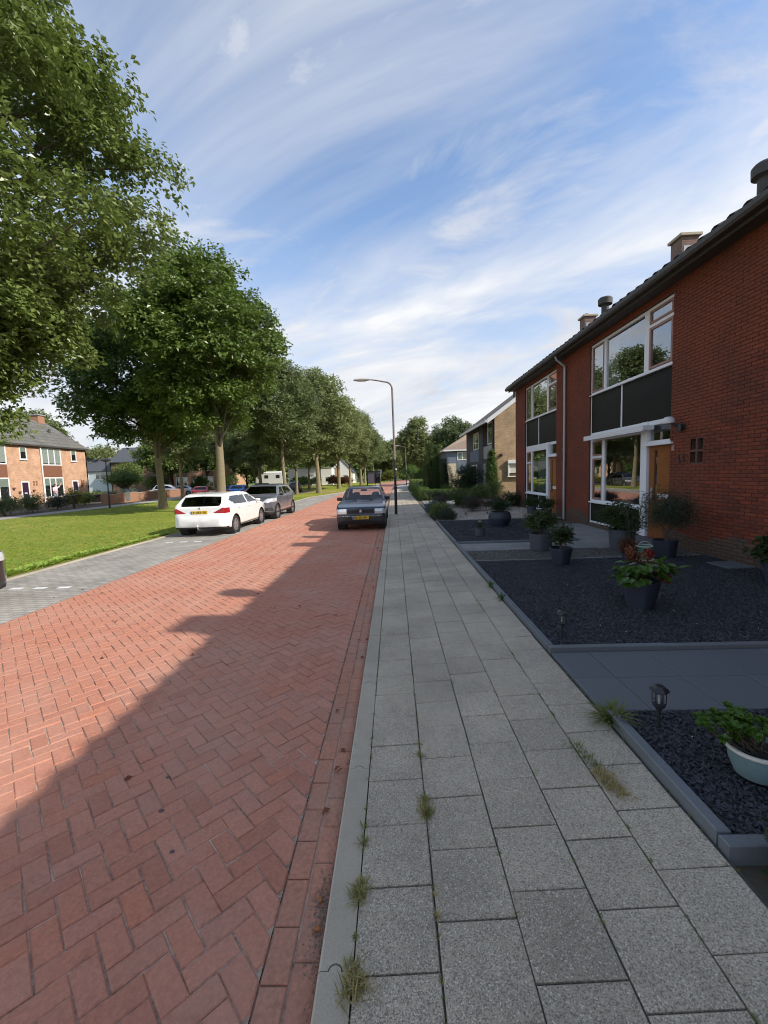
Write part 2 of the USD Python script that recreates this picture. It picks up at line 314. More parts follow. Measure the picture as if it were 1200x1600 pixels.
brick_look('bay_paving', (.29, .275, .245), (.35, .33, .295), (.17, .16, .135), .21, .105, .008)
brick_look('path_paving', (.34, .32, .30), (.40, .38, .35), (.2, .19, .17), .3, .3, .01)
brick_look('far_red_paving', (.37, .18, .145), (.42, .21, .165), (.28, .17, .13), .2, .1, .006, rot=(0, 0, .785))
brick_look('far_tile_paving', (.34, .34, .33), (.37, .37, .36), (.18, .18, .175), .302, .302, .006)

sheet('ground', [(-600, -300), (600, -300), (600, 900), (-600, 900)], -0.62, 'far_ground_look')
def bend(y):   # the street drifts a little to the right far ahead
    t = max(0.0, y - 30.0); return 0.00085 * t * t
YB = 46.0      # pieces are built one by one as far as here

# road ---------------------------------------------------------------------------------------
road = thing('road', kind='structure')
RX0, RX1 = -5.10, -0.528
def strip(x0, x1, y0, y1, n=24):
    ys = np.linspace(y0, y1, n); return [(x0 + bend(y), y) for y in ys] + [(x1 + bend(y), y) for y in ys[::-1]]
sheet('bedding', strip(-5.6, -.527, -14, 185), ROAD_Z - .0066, 'sand_joint', parent=road, kind=None)
sheet('gutter_bedding', strip(-.5268, KX0 + .01, -14, 185), ROAD_Z - .0165, 'sand_joint', parent=road, kind=None)
sheet('far_paving', strip(RX0, KX0, YB, 185), ROAD_Z - .001, 'far_red_paving', parent=road, kind=None)
def herringbone():
    """45 degree herringbone of 20 x 10 cm bricks between the two edges"""
    L, W = .194, .097; c = math.cos(PI / 4); clip = sbox(RX0, -2.5, RX1, YB); out = []
    # unit cell of herringbone: bricks along u at (i*W, i*W + k*... )
    R = int(2 * (YB + 10) / W)
    for i in range(-R, R):
        for k in range(-14, 14):
            for kind in (0, 1):
                # horizontal brick of row i starts at u = i*W + k*4W ; vertical brick right behind it
                u0 = i * W + k * 4 * W; v0 = i * W
                if kind == 0: a = (u0, v0, u0 + L, v0 + W)
                else: a = (u0 + L, v0 - W, u0 + L + W, v0 - W + L)
                mu, mv = (a[0] + a[2]) / 2, (a[1] + a[3]) / 2
                x, y = (mu - mv) * c + SHX, (mu + mv) * c + SHY
                if not (RX0 - .15 < x < RX1 + .15 and -2.6 < y < YB + .15): continue
                out.append((a, x, y))
    return out
SHX, SHY = -2.4, 0.03
JW = .0020
bricks = []
for a, x, y in herringbone():
    j = RNG.uniform(-.0018, .0018, 2); rt = RNG.normal(0, .010); g = JW + RNG.uniform(-.0008, .0018)
    hu, hv = (a[2] - a[0]) / 2 - g, (a[3] - a[1]) / 2 - g
    pts = []
    for su, sv in ((-1, -1), (1, -1), (1, 1), (-1, 1)):
        u, v = su * hu, sv * hv; an = PI / 4 + rt
        pts.append((x + j[0] + u * math.cos(an) - v * math.sin(an), y + j[1] + u * math.sin(an) + v * math.cos(an)))
    if x < RX0 + .12 or x > RX1 - .12 or y > YB - .12:
        P = Polygon(pts).intersection(sbox(RX0, -2.6, RX1, YB))
        if P.is_empty or P.area < .0016 or P.geom_type != 'Polygon': continue
        pts = list(P.exterior.coords)[:-1]
    bricks.append((math.hypot(x * 1.1 + .4, y - .3), pts, x, y))
vis = lambda b: b[3] > .55 and b[2] > -.95 * b[3] - .4
bricks.sort(key=lambda b: (not vis(b), b[0]))
rest = MB()
for n, (d, pts, x, y) in enumerate(bricks):
    z1 = ROAD_Z + RNG.normal(0, .0013); t = RNG.normal(0, .009, 2)
    if n < 300: emit('brick', MB().slab(pts, ROAD_Z - .03, z1, .0048, tilt=t), 'road_brick', road)
    else: rest.slab(pts, ROAD_Z - .02, z1, .0042, sides=False, tilt=t)
emit('bricks', rest, 'road_brick', road, kind='stuff')

for sx, sy, sr in ((-1.40, 2.31, .014), (-1.30, 2.06, .016), (-1.11, 1.815, .012)): emit('gum_spot', MB().lathe([(sr, ROAD_Z + .0005), (sr * .8, ROAD_Z + .0032), (0, ROAD_Z + .0036)], 12, (sx, sy, 0), 'z', 1.0, .8), 'asphalt_spot', road)
# gutter of two rows of bricks laid along the kerb
gut = thing('gutter', kind='structure'); grest = MB()
for r, (x0, x1) in enumerate(((-.524, -.421), (-.419, -.318))):
    y = -2.0 + r * .09; n = 0
    while y < YB:
        L = .194 + RNG.uniform(-.004, .004); z1 = ROAD_Z - .006 - .004 * r + RNG.normal(0, .001)
        pts = [(x0 + .003, y + .003), (x1 - .003, y + .003), (x1 - .003, y + L - .003), (x0 + .003, y + L - .003)]
        if y < .7 or n >= 50: grest.slab(pts, ROAD_Z - .03, z1, .005, sides=False)
        else: emit('brick', MB().slab(pts, ROAD_Z - .04, z1, .005, tilt=RNG.normal(0, .008, 2)), 'gutter_brick', gut); n += 1
        y += L
emit('bricks', grest, 'gutter_brick', gut, kind='stuff')

# kerb of metre-long concrete stones with tongue and groove
kerb = thing('kerb', kind='structure')
def kerb_stone(y0, y1):
    g = .004; xa, xb = KX0, KX1 - .003; m = (xa + xb) / 2; r = .022
    tongue = [(m + r * math.cos(a), y1 - g + r * math.sin(a) * .9) for a in np.linspace(0, PI, 7)]
    groove = [(m + (r + g) * math.cos(a), y0 + (r + g) * math.sin(a) * .9) for a in np.linspace(PI, 0, 7)]
    P = [(xa, y0)] + groove + [(xb, y0), (xb, y1 - g)] + tongue + [(xa, y1 - g)]
    z1 = RNG.normal(-.002, .0015); c = .008
    v, f = trimesh.creation.triangulate_polygon(Polygon(P), engine='earcut'); f = np.array(f)
    a = np.cross(v[f[:, 1]] - v[f[:, 0]], v[f[:, 2]] - v[f[:, 0]]); f[a < 0] = f[a < 0][:, ::-1]
    def zt(x): return z1 - (.006 if x < xa + .001 else 0)
    b = MB(); b.add(np.column_stack([np.clip(v[:, 0], xa + c, None), v[:, 1], np.full(len(v), z1)]), f)
    q = np.array(P); n = len(q)
    top = np.column_stack([np.clip(q[:, 0], xa + c, None), q[:, 1], np.full(n, z1)]); mid = np.column_stack([q, np.where(q[:, 0] < xa + .001, z1 - c, z1 - .0005)]); low = np.column_stack([q, np.full(n, -.16)])
    ff = []
    for r0 in (0, n):
        for k in range(n):
            A, B = r0 + k, r0 + (k + 1) % n
            ff += [[A, A + n, B + n], [A, B + n, B]]
    b.add(np.vstack([top, mid, low]), ff); return b
y = -1.71
while y < 70:
    b = kerb_stone(y, y + 1.0)
    if y > 25: b.v = [v + np.column_stack([[bend(q[1]) for q in v], np.zeros((len(v), 2))]) for v in b.v]
    emit('kerb_stone', b, 'kerb_concrete', kerb); y += 1.0

# pavement of 30 cm tiles, falling towards the kerb
pav = thing('pavement', kind='structure')
sheet('bedding', strip(KX1, 1.34, -4, 120), 0, 'dark_joint', parent=pav, kind=None, zf=lambda x, y: pave_z(x - bend(y)) - .012)
sheet('far_paving', strip(KX1, 1.32, YB, 120), 0, 'far_tile_paving', parent=pav, kind=None, zf=lambda x, y: pave_z(x - bend(y)) - .0015)
OFF = [.3683, .2246, .3226, .2362, .3786]
tiles = []
for c in range(5):
    for k in range(-8, int(YB / .302)):
        y0 = OFF[c] + .302 * k
        if y0 < -1.8: continue
        tiles.append((y0, c))
tiles.sort(key=lambda t: (t[0] < .55, t[0])); prest = MB()
for n, (y0, c) in enumerate(tiles):
    g = .0022 + RNG.uniform(0, .0016); x0, x1 = PX[c] + g, PX[c + 1] - g; j = RNG.uniform(-.0015, .0015, 2)
    pts = [(x0 + j[0] + bend(y0), y0 + g + j[1]), (x1 + j[0] + bend(y0), y0 + g + j[1]), (x1 + j[0] + bend(y0), y0 + .302 - g + j[1]), (x0 + j[0] + bend(y0), y0 + .302 - g + j[1])]
    b = MB().slab(pts, -.04, RNG.normal(0, .0014), .0045, sides=n < 300, tilt=(SLOPE + RNG.normal(0, .006), RNG.normal(0, .006)), base=lambda x, y, m=(x0 + x1) / 2: pave_z(m))
    if n < 300: emit('tile', b, 'paving_tile', pav)
    else: prest.v += b.v; prest.f += [f + prest.n for f in b.f]; prest.n += b.n
emit('tiles', prest, 'paving_tile', pav, kind='stuff')

# parking bay on the left, its bands and dashes, lawn and path beyond
bay = thing('parking_bay', kind='structure')
bay_poly = [(RX0, -14), (RX0, 44)] + [(RX0 + bend(y) , y) for y in (52, 60)] + [(-5.35 + bend(60), 60), (-5.6 + bend(44), 44), (-7.30, 36), (-7.30, -14)]
sheet('paving', bay_poly, ROAD_Z + .001, 'bay_paving', parent=bay, kind=None)
bm = MB()
def band(b, pts, w, z0, z1):
    P = np.array(pts, float)
    for p, q in zip(P[:-1], P[1:]):
        d = q - p; L = np.hypot(*d); d /= L; nrm = np.array([-d[1], d[0]]); k = max(1, int(L))
        for i in range(k):
            s, e = p + d * (L * i / k + .004), p + d * (L * (i + 1) / k - .004)
            b.slab([tuple(s), tuple(s - nrm * w) , tuple(e - nrm * w), tuple(e)], z0, z1, .008)
band(bm, [(-7.42, -6), (-7.42, 36), (-5.72, 44), (-5.45 + bend(60), 60), (-5.2 + bend(80), 80)], .12, -.15, -.035)
emit('edge_band', bm, 'kerb_concrete', bay)
for yl in (1.95, 6.9, 11.82, 17.0, 22.0, 27.0, 32.0):
    for k in range(3):
        x = -6.66 + .42 * k
        emit('marking', MB().slab([(x, yl - .05), (x + .2, yl - .05), (x + .2, yl + .05), (x, yl + .05)], ROAD_Z - .01, ROAD_Z + .005, .001), 'white_soft', bay)
xe = [(-7.42, -14), (-7.42, 36), (-5.72, 44), (-5.45 + bend(60), 60), (-5.2 + bend(80), 80), (-5.1 + bend(110), 110)]
LZ = -.03
LOW = -.42           # the car park beyond the lawn lies a little lower
def low_z(x, y):
    t = min(np.clip((y - 39.5) / 3.5, 0, 1), np.clip((68 - y) / 4.0, 0, 1), np.clip((-9.6 - x) / 2.0, 0, 1)); return LZ + (LOW - LZ) * t
def grid_sheet(name, x0, x1, y0, y1, n, mat, zf, parent=None):
    xs, ys = np.linspace(x0, x1, n[0]), np.linspace(y0, y1, n[1]); V = np.array([(x, y, zf(x, y)) for y in ys for x in xs]); m = n[0]
    return emit(name, (V, np.array([[j * m + i, j * m + i + 1, (j + 1) * m + i + 1, (j + 1) * m + i] for j in range(n[1] - 1) for i in range(m - 1)])), mat, parent, smooth=True, kind='structure')
sheet('lawn', xe[:2] + [(-5.72, 44), (-5.45 + bend(60), 60), (-5.2 + bend(80), 80), (-5.1 + bend(110), 110), (-9.5, 110), (-9.5, 39.2), (-20.6, 39.2), (-20.6, -14)], LZ, 'lawn_look')
grid_sheet('lawn_slope', -46, -9.5, 39.2, 110, (40, 120), 'lawn_look', lambda x, y: low_z(x, y))
sheet('meadow', [(-160, -40), (-20.5, -40), (-20.5, 39.3), (-46, 39.3), (-46, 109.9), (-9.5, 109.9), (-5.1 + bend(109.9), 109.9), (-5.2 + bend(185), 185), (20, 260), (-160, 260)], LZ - .02, 'far_ground_look')
sheet('verge', [(1.33, 25.0), (120, -40), (160, 260), (30, 260), (1.6 + bend(185), 185)] + [(1.36 + bend(y), y) for y in (150, 120, 90, 60, 45, 30)], -.035, 'far_ground_look')
sheet('footpath', [(-22.2, -14), (-20.6, -14), (-20.6, 39.2), (-22.2, 39.2)], LZ + .008, 'path_paving')
sheet('side_path', [(-9.8, 45.2), (-5.8 + bend(46), 45.2), (-5.8 + bend(46), 47.0), (-9.8, 47.0)], LZ + .012, 'far_red_paving')
sheet('garden_soil', [(-33.1, 20), (-22.2, 20), (-22.2, 39.2), (-33.1, 46)], LZ + .02, 'soil')
# ------------------------------------------------------------------ the red brick terrace on the right
FX, GZ = 5.46, .085          # facade plane, ground level at the facade
UNIT = 5.85
OPEN = [(8.45, 11.88), (8.45 + 5.8, 11.88 + 5.7)]     # the two window bays in view (y), z .18 to 5.0
ZB0, ZB1 = .17, 5.01
HOLES = [(7.57, 1.74), (7.57 + UNIT - .02, 1.74)]
TY0, TY1 = -9.95, 18.9
EAVE_X, EAVE_Z = 5.10, 5.30
terrace = thing('brick_terrace', 'long dark red brick terrace with black panels, white frames and tiled roof along the pavement', 'house')
w = MB(); WX = FX + .012
def wall_piece(y0, y1, z0, z1): w.box((WX, y0, z0), (WX + .22, y1, z1))
ys = [TY0] + [v for o in OPEN for v in o] + [TY1]
for a, b in zip(ys[0::2], ys[1::2]): 
    hs = sorted(h for h in HOLES if a < h[0] < b)
    if not hs: wall_piece(a, b, -.12, 5.3)
    else:
        h = hs[0]; wall_piece(a, h[0], -.12, 5.3); wall_piece(h[0] + .31, b, -.12, 5.3); wall_piece(h[0], h[0] + .31, -.12, h[1]); wall_piece(h[0], h[0] + .31, h[1] + .43, 5.3)
for a, b in OPEN: wall_piece(a, b, ZB1, 5.3); wall_piece(a, b, -.12, ZB0)
w.box((WX + .22, TY1 - .25, -.12), (11.9, TY1, 5.28)); w.box((WX + .22, TY0, -.12), (11.9, TY0 + .25, 5.28)); w.box((11.7, TY0 + .25, -.12), (11.9, TY1 - .25, 5.28))
RIDGE_X = 8.7; RPITCH = math.tan(math.radians(30)); RIDGE_Z = EAVE_Z + (RIDGE_X - EAVE_X) * RPITCH
for yy in (TY0 + .001, TY1 - .24):
    v = [(WX, yy, 5.28), (11.9, yy, 5.28), (RIDGE_X, yy, RIDGE_Z - .09), (WX, yy + .23, 5.28), (11.9, yy + .23, 5.28), (RIDGE_X, yy + .23, RIDGE_Z - .09)]
    w.add(v, [[0, 1, 2], [3, 5, 4], [0, 2, 5], [0, 5, 3], [1, 4, 5], [1, 5, 2]])
wall = emit('wall', w, 'mortar', terrace)
# bricks one by one where the camera sees them
fb = []
def in_open(y0, y1, z0, z1):
    for a, b in OPEN:
        if y1 > a + .004 and y0 < b - .004 and z1 > ZB0 and z0 < ZB1: return (a, b)
    for h in HOLES:
        if y1 > h[0] + .004 and y0 < h[0] + .306 and z1 > h[1] and z0 < h[1] + .43: return (h[0], h[0] + .31)
course = 0; z = -.02
while z < 5.25:
    y = 5.2 - (.11 if course % 2 else 0)
    while y < TY1:
        a, b = max(y, 5.2), min(y + .21, TY1)
        segs = [(a, b)]; o = in_open(a, b, z, z + .05)
        if o: segs = [(a, min(b, o[0])), (max(a, o[1]), b)]
        for s in segs:
            if s[1] - s[0] > .025: fb.append((s[0], s[1], z))
        y += .22
    z += .06; course += 1
fb.sort(key=lambda q: (q[0] < 6.05, math.hypot(q[0] - 5.6, (q[2] - 1.7) * 1.0)))
rest = {'red_brick': MB(), 'plinth_brick': MB()}
def brick_mesh(b, y0, y1, z):
    e = .005; d = RNG.normal(0, .0012); x0 = FX + d; ys = (y0, y0 + e, y1 - e, y1); zz = (z, z + e, z + .05 - e, z + .05)
    v = [(FX + .03, y0, z), (FX + .03, y1, z), (FX + .03, y1, z + .05), (FX + .03, y0, z + .05), (x0 + e, y0, z), (x0 + e, y1, z), (x0 + e, y1, z + .05), (x0 + e, y0, z + .05),
         (x0, y0 + e, z + e), (x0, y1 - e, z + e), (x0, y1 - e, z + .05 - e), (x0, y0 + e, z + .05 - e)]
    f = [[8, 11, 10], [8, 10, 9]]
    for r in (0, 4):
        for k in range(4):
            A, B = r + k, r + (k + 1) % 4; f += [[A, A + 4, B + 4], [A, B + 4, B]]
    return b.add(v, f)
for n, (y0, y1, z) in enumerate(fb):
    m = 'plinth_brick' if z < .40 + .08 * math.sin(y0 * 3.1) else 'red_brick'
    if n < 300: emit('brick', brick_mesh(MB(), y0, y1, z), m, wall)
    else: brick_mesh(rest[m], y0, y1, z)
for m, b in rest.items(): emit('bricks', b, m, wall, kind='stuff')
brick_look('far_red_brick', (.18, .042, .02), (.23, .053, .024), (.12, .06, .045), .22, .06, .008, swizzle='yz')
o = MB(); o.box((FX + .002, TY0, -.1), (FX + .011, 5.19, 5.28)); emit('brickwork', o, 'far_red_brick', wall)
# the four-hole wall blocks: a cross of mortar with dark hollows
for h in HOLES:
    b = MB(); y, z = h; b.box((FX + .09, y, z), (FX + .12, y + .31, z + .43)); emit('wall_vent', b, 'dark_void', terrace)
    b = MB(); b.box((FX + .004, y + .135, z), (FX + .088, y + .175, z + .43)); b.box((FX + .006, y, z + .195), (FX + .087, y + .134, z + .235)); b.box((FX + .006, y + .176, z + .195), (FX + .087, y + .31, z + .235)); emit('wall_vent_cross', b, 'mortar', terrace)
# rooms behind the windows
b = MB(); b.box((8.6, 2.0, .1), (8.7, 18.6, 5.2)); b.box((FX + .3, 2.0, 2.55), (8.59, 18.6, 2.66)); b.box((FX + .3, 2.0, .02), (8.59, 18.6, .1)); b.box((FX + .3, 12.5, .11), (8.59, 12.6, 2.54)); b.box((FX + .3, 12.5, 2.67), (8.59, 12.6, 5.2)); b.box((FX + .3, 2.0, 5.2), (8.59, 18.6, 5.26))
b.box((FX + .3, 7.9, .11), (8.59, 8.0, 2.54)); b.box((FX + .3, 7.9, 2.67), (8.59, 8.0, 5.19)); emit('inner_wall', b, 'room_wall', terrace)

def frame(b, x, y0, y1, z0, z1, t=.05, d=.07, inner=()):
    """a frame of four chamfered bars in the plane x, with extra bars ('h', z) or ('v', y)"""
    b.cbox((x, y0, z0), (x + d, y0 + t, z1), .004); b.cbox((x, y1 - t, z0), (x + d, y1, z1), .004)
    b.cbox((x + .001, y0 + t, z0), (x + d, y1 - t, z0 + t), .004); b.cbox((x + .001, y0 + t, z1 - t), (x + d, y1 - t, z1), .004)
def pane(parent, x, y0, y1, z0, z1, mat='window_glass'):
    b = MB(); b.box((x, y0, z0), (x + .006, y1, z1)); return emit('pane', b, mat, parent)
def bay_front(a, b, k, awning):
    X = FX + .045            # frames sit a little behind the brick face
    S = lambda y: a + (y - 8.45) * (b - a) / (11.88 - 8.45)
    # first floor window
    f = MB(); frame(f, X, S(8.45), S(11.88), 3.68, 5.0, .055, .09)
    f.cbox((X + .001, S(9.28), 3.735), (X + .088, S(9.46), 4.945)); f.cbox((X + .001, S(11.11), 3.735), (X + .088, S(11.2), 4.945)); f.cbox((X + .001, S(8.505), 4.60), (X + .087, S(9.28), 4.665)); f.cbox((X - .05, S(8.45), 3.655), (X + .06, S(11.88), 3.682), .004)
    w1 = emit('window', f, 'white_paint', terrace)
    sl = [(-.012, 8.515, 9.27, 3.745, 4.595, .05), (-.008, 11.205, 11.82, 3.742, 4.94, .04)] + ([(-.012, 8.515, 9.27, 4.672, 4.94, .045)] if k == 0 else [])
    if k == 1:
        top = MB(); frame(top, 0, S(8.515), S(9.27), -.27, 0, .045, .045); M = Tm((X - .01, 0, 4.94), ry=-.55); tv, tf = top.mesh(); emit('open_top_light', xf((tv, tf), M), 'wood_frame', w1)
        g = MB(); g.box((.015, S(8.56), -.23), (.021, S(9.22), -.045)); emit('pane', xf(g.mesh(), M), 'window_glass', w1)
    for (dx, ya, yb, za, zb, tk) in sl: q = MB(); frame(q, X + dx, S(ya), S(yb), za, zb, tk, .05); emit('sash', q, 'wood_frame', w1)
    if k == 0: pane(w1, X + .014, S(8.56), S(9.225), 4.717, 4.895)
    pane(w1, X + .014, S(8.565), S(9.22), 3.795, 4.545); pane(w1, X + .04, S(9.46), S(11.11), 3.735, 4.945); pane(w1, X + .016, S(11.245), S(11.78), 3.782, 4.90)
    # black panels between the floors
    for y0, y1 in ((S(8.45), S(10.305)), (S(10.355), S(11.88) - .03)):
        p = MB(); p.cbox((X + .01, y0, 2.66), (X + .05, y1, 3.654), .004); emit('panel', p, 'black_panel', terrace)
    p = MB(); p.cbox((X - .004, S(10.307), 2.66), (X + .045, S(10.353), 3.654)); p.cbox((X - .002, S(11.88) - .028, ZB0), (X + .05, S(11.88), 3.652)); emit('cover_strip', p, 'white_paint', terrace)
    # ground floor window
    f = MB(); frame(f, X, S(9.46), S(11.85), .78, 2.48, .055, .09); f.cbox((X + .001, S(11.14), .835), (X + .088, S(11.24), 2.425)); f.cbox((X + .001, S(11.24), 1.96), (X + .087, S(11.795), 2.02)); f.cbox((X - .06, S(9.48), .742), (X + .07, S(11.85), .779), .006)
    w2 = emit('window', f, 'white_paint', terrace)
    s2 = MB(); frame(s2, X + .01, S(11.25), S(11.785), .845, 1.955, .045, .05); emit('sash', s2, 'wood_frame', w2); s2 = MB(); frame(s2, X + .01, S(11.25), S(11.785), 2.025, 2.42, .04, .05); emit('sash', s2, 'wood_frame', w2)
    pane(w2, X + .03, S(9.515), S(11.14), .835, 2.425); pane(w2, X + .034, S(11.295), S(11.74), .89, 1.91); pane(w2, X + .034, S(11.29), S(11.745), 2.065, 2.38)
    for y0, y1 in ((S(9.47), S(10.305)), (S(10.355), S(11.88) - .03)):
        p = MB(); p.cbox((X + .01, y0, .235), (X + .05, y1, .741), .004); emit('panel', p, 'black_panel', terrace)
    p = MB(); p.cbox((X - .004, S(10.307), .235), (X + .045, S(10.353), .741)); p.cbox((X - .006, S(9.47), .185), (X + .06, S(11.88) - .03, .234)); emit('cover_strip', p, 'white_paint', terrace)
    # door with transom, post and canopy
    d0 = S(8.52); d1 = S(9.22)
    p = MB(); p.cbox((X - .03, S(9.24), .14), (X + .11, S(9.455), 2.655), .006); p.cbox((X, S(8.45), .14), (X + .09, S(8.505), 2.655)); p.cbox((X + .001, S(8.505), 2.56), (X + .09, S(9.24), 2.655)); p.cbox((X + .001, S(8.505), 2.17), (X + .09, S(9.24), 2.235)); p.cbox((X - .09, S(8.36), 2.125), (X + .02, S(9.235), 2.168), .006)
    p.cbox((X + .001, S(9.455), 2.482), (X + .09, S(11.88) - .03, 2.655))
    df = emit('door_frame', p, 'white_paint', terrace); pane(df, X + .05, S(8.505), S(9.24), 2.235, 2.56)
    p = MB(); p.cbox((X + .025, d0, .16), (X + .07, S(8.95), 2.165), .004); p.cbox((X + .026, S(9.06), .16), (X + .07, d1, 2.165), .004); p.cbox((X + .027, S(8.95), .16), (X + .069, S(9.06), .9), .003); p.cbox((X + .027, S(8.95), 2.03), (X + .069, S(9.06), 2.165), .003)
    for q in range(3): p.cbox((X + .022, d0 + .06, .25 + q * .62), (X + .026, S(8.9), .27 + q * .62), .001)
    dr = emit('door', p, 'door_wood', terrace); pane(dr, X + .05, S(8.95), S(9.06), .9, 2.03, 'window_glass')
    p = MB(); p.cbox((X + .012, S(8.55), 1.02), (X + .024, S(8.9), 1.12), .004); emit('letter_plate', p, 'white_soft', dr)
    p = MB(); p.cbox((X + .005, S(9.08), 1.0), (X + .024, S(9.13), 1.24), .004); p.tube([(X + .01, S(9.105), 1.13), (X - .03, S(9.105), 1.13), (X - .03, S(9.0), 1.13)], .009, 8); emit('handle', p, 'zinc', dr)
    p = MB(); p.cbox((FX - .3, S(8.4), .07), (FX + .04, S(9.45), .155), .008); emit('doorstep', p, 'slate_slab', terrace)
    if awning:
        p = MB(); p.cbox((FX - .22, 9.0, 2.462), (FX + .03, 11.74, 2.56), .012); aw = emit('awning_box', p, 'white_soft', terrace)
        p = MB(); p.cbox((FX - .232, 9.02, 2.44), (FX - .16, 11.72, 2.461), .004); emit('awning_rail', p, 'white_paint', aw)
    # curtains inside
    xx = X + .25
    for y0, y1, z0, z1 in (((S(9.5), S(11.15), .85, 2.4), (S(9.46), S(10.0), 3.74, 4.9)) if k == 1 else ((S(9.46), S(9.7), .85, 2.4), (S(8.5), S(8.75), 3.7, 4.9), (S(11.0), S(11.8), 3.7, 4.9))):
        c = MB(); m = max(6, int((y1 - y0) / .03)); yy = np.linspace(y0, y1, m); xs = xx + .025 * np.sin(np.arange(m) * 1.5 + RNG.uniform(0, 1, m))
        V = np.vstack([np.column_stack([xs, yy, np.full(m, z0)]), np.column_stack([xs, yy, np.full(m, z1)])]); c.add(V, [[i, i + 1, m + i + 1, m + i] for i in range(m - 1)]); emit('curtain', c, 'curtain', terrace, smooth=True)
bay_front(*OPEN[0], 0, True); bay_front(*OPEN[1], 1, False)
# house number 13
t = meshkit.text_mesh('13', .13, .008, bold=True); v = np.array(t.vertices)
emit('house_number', (np.column_stack([FX - .012 + v[:, 2], 8.23 - v[:, 0], 1.76 + v[:, 1]]), np.array(t.faces)), 'black_metal', terrace)
# roof
r = MB()
def roof_slab(b, xa, za, xb, zb, y0, y1, t):
    d = np.array([xb - xa, zb - za]); d /= np.hypot(*d); n = np.array([d[1], -d[0]]); n = n if n[1] < 0 else -n
    P = [(xa, za), (xb, zb), (xb + n[0] * t, zb + n[1] * t), (xa + n[0] * t, za + n[1] * t)]
    V = [(p[0], y0, p[1]) for p in P] + [(p[0], y1, p[1]) for p in P]
    b.add(V, [[0, 1, 2, 3], [7, 6, 5, 4], [0, 4, 5, 1], [1, 5, 6, 2], [2, 6, 7, 3], [3, 7, 4, 0]])
roof_slab(r, EAVE_X + .06, EAVE_Z - .015, RIDGE_X, RIDGE_Z - .05, TY0 - .05, TY1 + .12, .06); roof_slab(r, RIDGE_X + .002, RIDGE_Z - .05, 12.25, RIDGE_Z - .05 - (12.25 - RIDGE_X) * RPITCH, TY0 - .05, TY1 + .12, .06)
roof = emit('roof', r, 'gutter_dark', terrace)
TL, TW = .40, .30
def roof_tile(b, i, row, y):
    s = row * .34; c30, s30 = math.cos(math.radians(30)), math.sin(math.radians(30)); j = RNG.normal(0, .004, 3); pts = []
    prof = [(0, .0), (.05, .035), (.11, .048), (.17, .035), (.23, .004), (.315, .0)]
    for ss in (0, TL):
        for th in (0, -.014):
            for u, h in prof:
                q = s + ss - .02 + j[0]; hh = .022 + h + th + (.026 if ss == 0 else 0) + j[1]
                pts.append((EAVE_X + .045 + q * c30 - hh * s30, y + u + j[2], EAVE_Z + q * s30 + hh * c30))
    m = len(prof); f = []
    for k in range(m - 1):
        f += [[k, k + 1, 2 * m + k + 1, 2 * m + k], [m + k, 3 * m + k, 3 * m + k + 1, m + k + 1], [k, m + k, m + k + 1, k + 1]]
    f += [[0, 2 * m, 3 * m, m], [m - 1, 2 * m - 1, 4 * m - 1, 3 * m - 1]]
    b.add(pts, f)
rr = MB()
for row in range(12):
    y = TY0
    while y < TY1:
        if row == 0 and y > 5.2:
            b = MB(); roof_tile(b, 0, 0, y); emit('tile', b, 'roof_tile', roof)
        elif y > 0 or row < 2: roof_tile(rr, 0, row, y)
        y += TW
emit('tiles', rr, 'roof_tile', roof, kind='stuff')
b = MB(); b.tube([(RIDGE_X, TY0, RIDGE_Z + .0), (RIDGE_X, TY1 + .1, RIDGE_Z + .0)], .12, 12); emit('ridge', b, 'roof_tile', roof)
# gutter, fascia, downpipe
prof = [(-.0, .10), (-.012, .02), (.02, -.02), (.10, -.02), (.13, .02), (.14, .10), (.128, .10), (.118, .03), (.094, -.008), (.024, -.008), (.0, .026), (.012, .10)]
V = [(EAVE_X - .07 + p[0], yy, EAVE_Z - .10 + p[1]) for yy in (TY0, TY1 + .1) for p in prof]; m = len(prof)
b = MB(); b.add(V, [[k, (k + 1) % m, m + (k + 1) % m, m + k] for k in range(m)])
b.box((EAVE_X + .072, TY0, EAVE_Z - .17), (EAVE_X + .11, TY1 + .1, EAVE_Z - .03)); b.box((EAVE_X + .111, TY0, EAVE_Z - .15), (FX + .03, TY1, EAVE_Z - .13)); emit('gutter', b, 'gutter_dark', terrace)
b = MB(); b.tube([(EAVE_X + .02, 13.44, EAVE_Z - .12), (EAVE_X + .05, 13.44, EAVE_Z - .22), (FX - .06, 13.44, EAVE_Z - .42), (FX - .055, 13.44, EAVE_Z - .5), (FX - .055, 13.44, .1)], .04, 12)
for z in (.9, 2.3, 3.7): b.tube([(FX - .055, 13.44, z), (FX - .055, 13.44, z + .04)], .047, 12)
emit('downpipe', b, 'zinc', terrace, smooth=35)
# chimneys and vent pipes
brick_look('chimney_brick', (.17, .10, .085), (.21, .125, .10), (.2, .17, .15), .22, .06, .01, swizzle='yz')
for y in (12.14, 12.14 + UNIT - .05, 12.14 - UNIT, 12.14 - 2 * UNIT, 12.14 - 3 * UNIT):
    b = MB(); b.box((8.03, y + .03, 6.6), (8.48, y + .49, 7.90)); ch = emit('chimney', b, 'chimney_brick', roof)
    b = MB(); b.cbox((7.96, y - .03, 7.902), (8.55, y + .55, 7.98), .01); emit('chimney_cap', b, 'chimney_cap', ch)
    b = MB(); b.lathe([(.0, 7.981), (.10, 7.981), (.10, 8.09), (.07, 8.10), (.0, 8.10)], 14, (8.22, y + .30, 0)); emit('flue', b, 'chimney_cap', ch, smooth=30)
    b = MB(); b.box((8.08, y + .022, 7.3), (8.4, y + .029, 7.66)); b.box((8.018, y + .03, 7.0), (8.029, y + .49, 7.28)); emit('flashing', b, 'lead', ch)
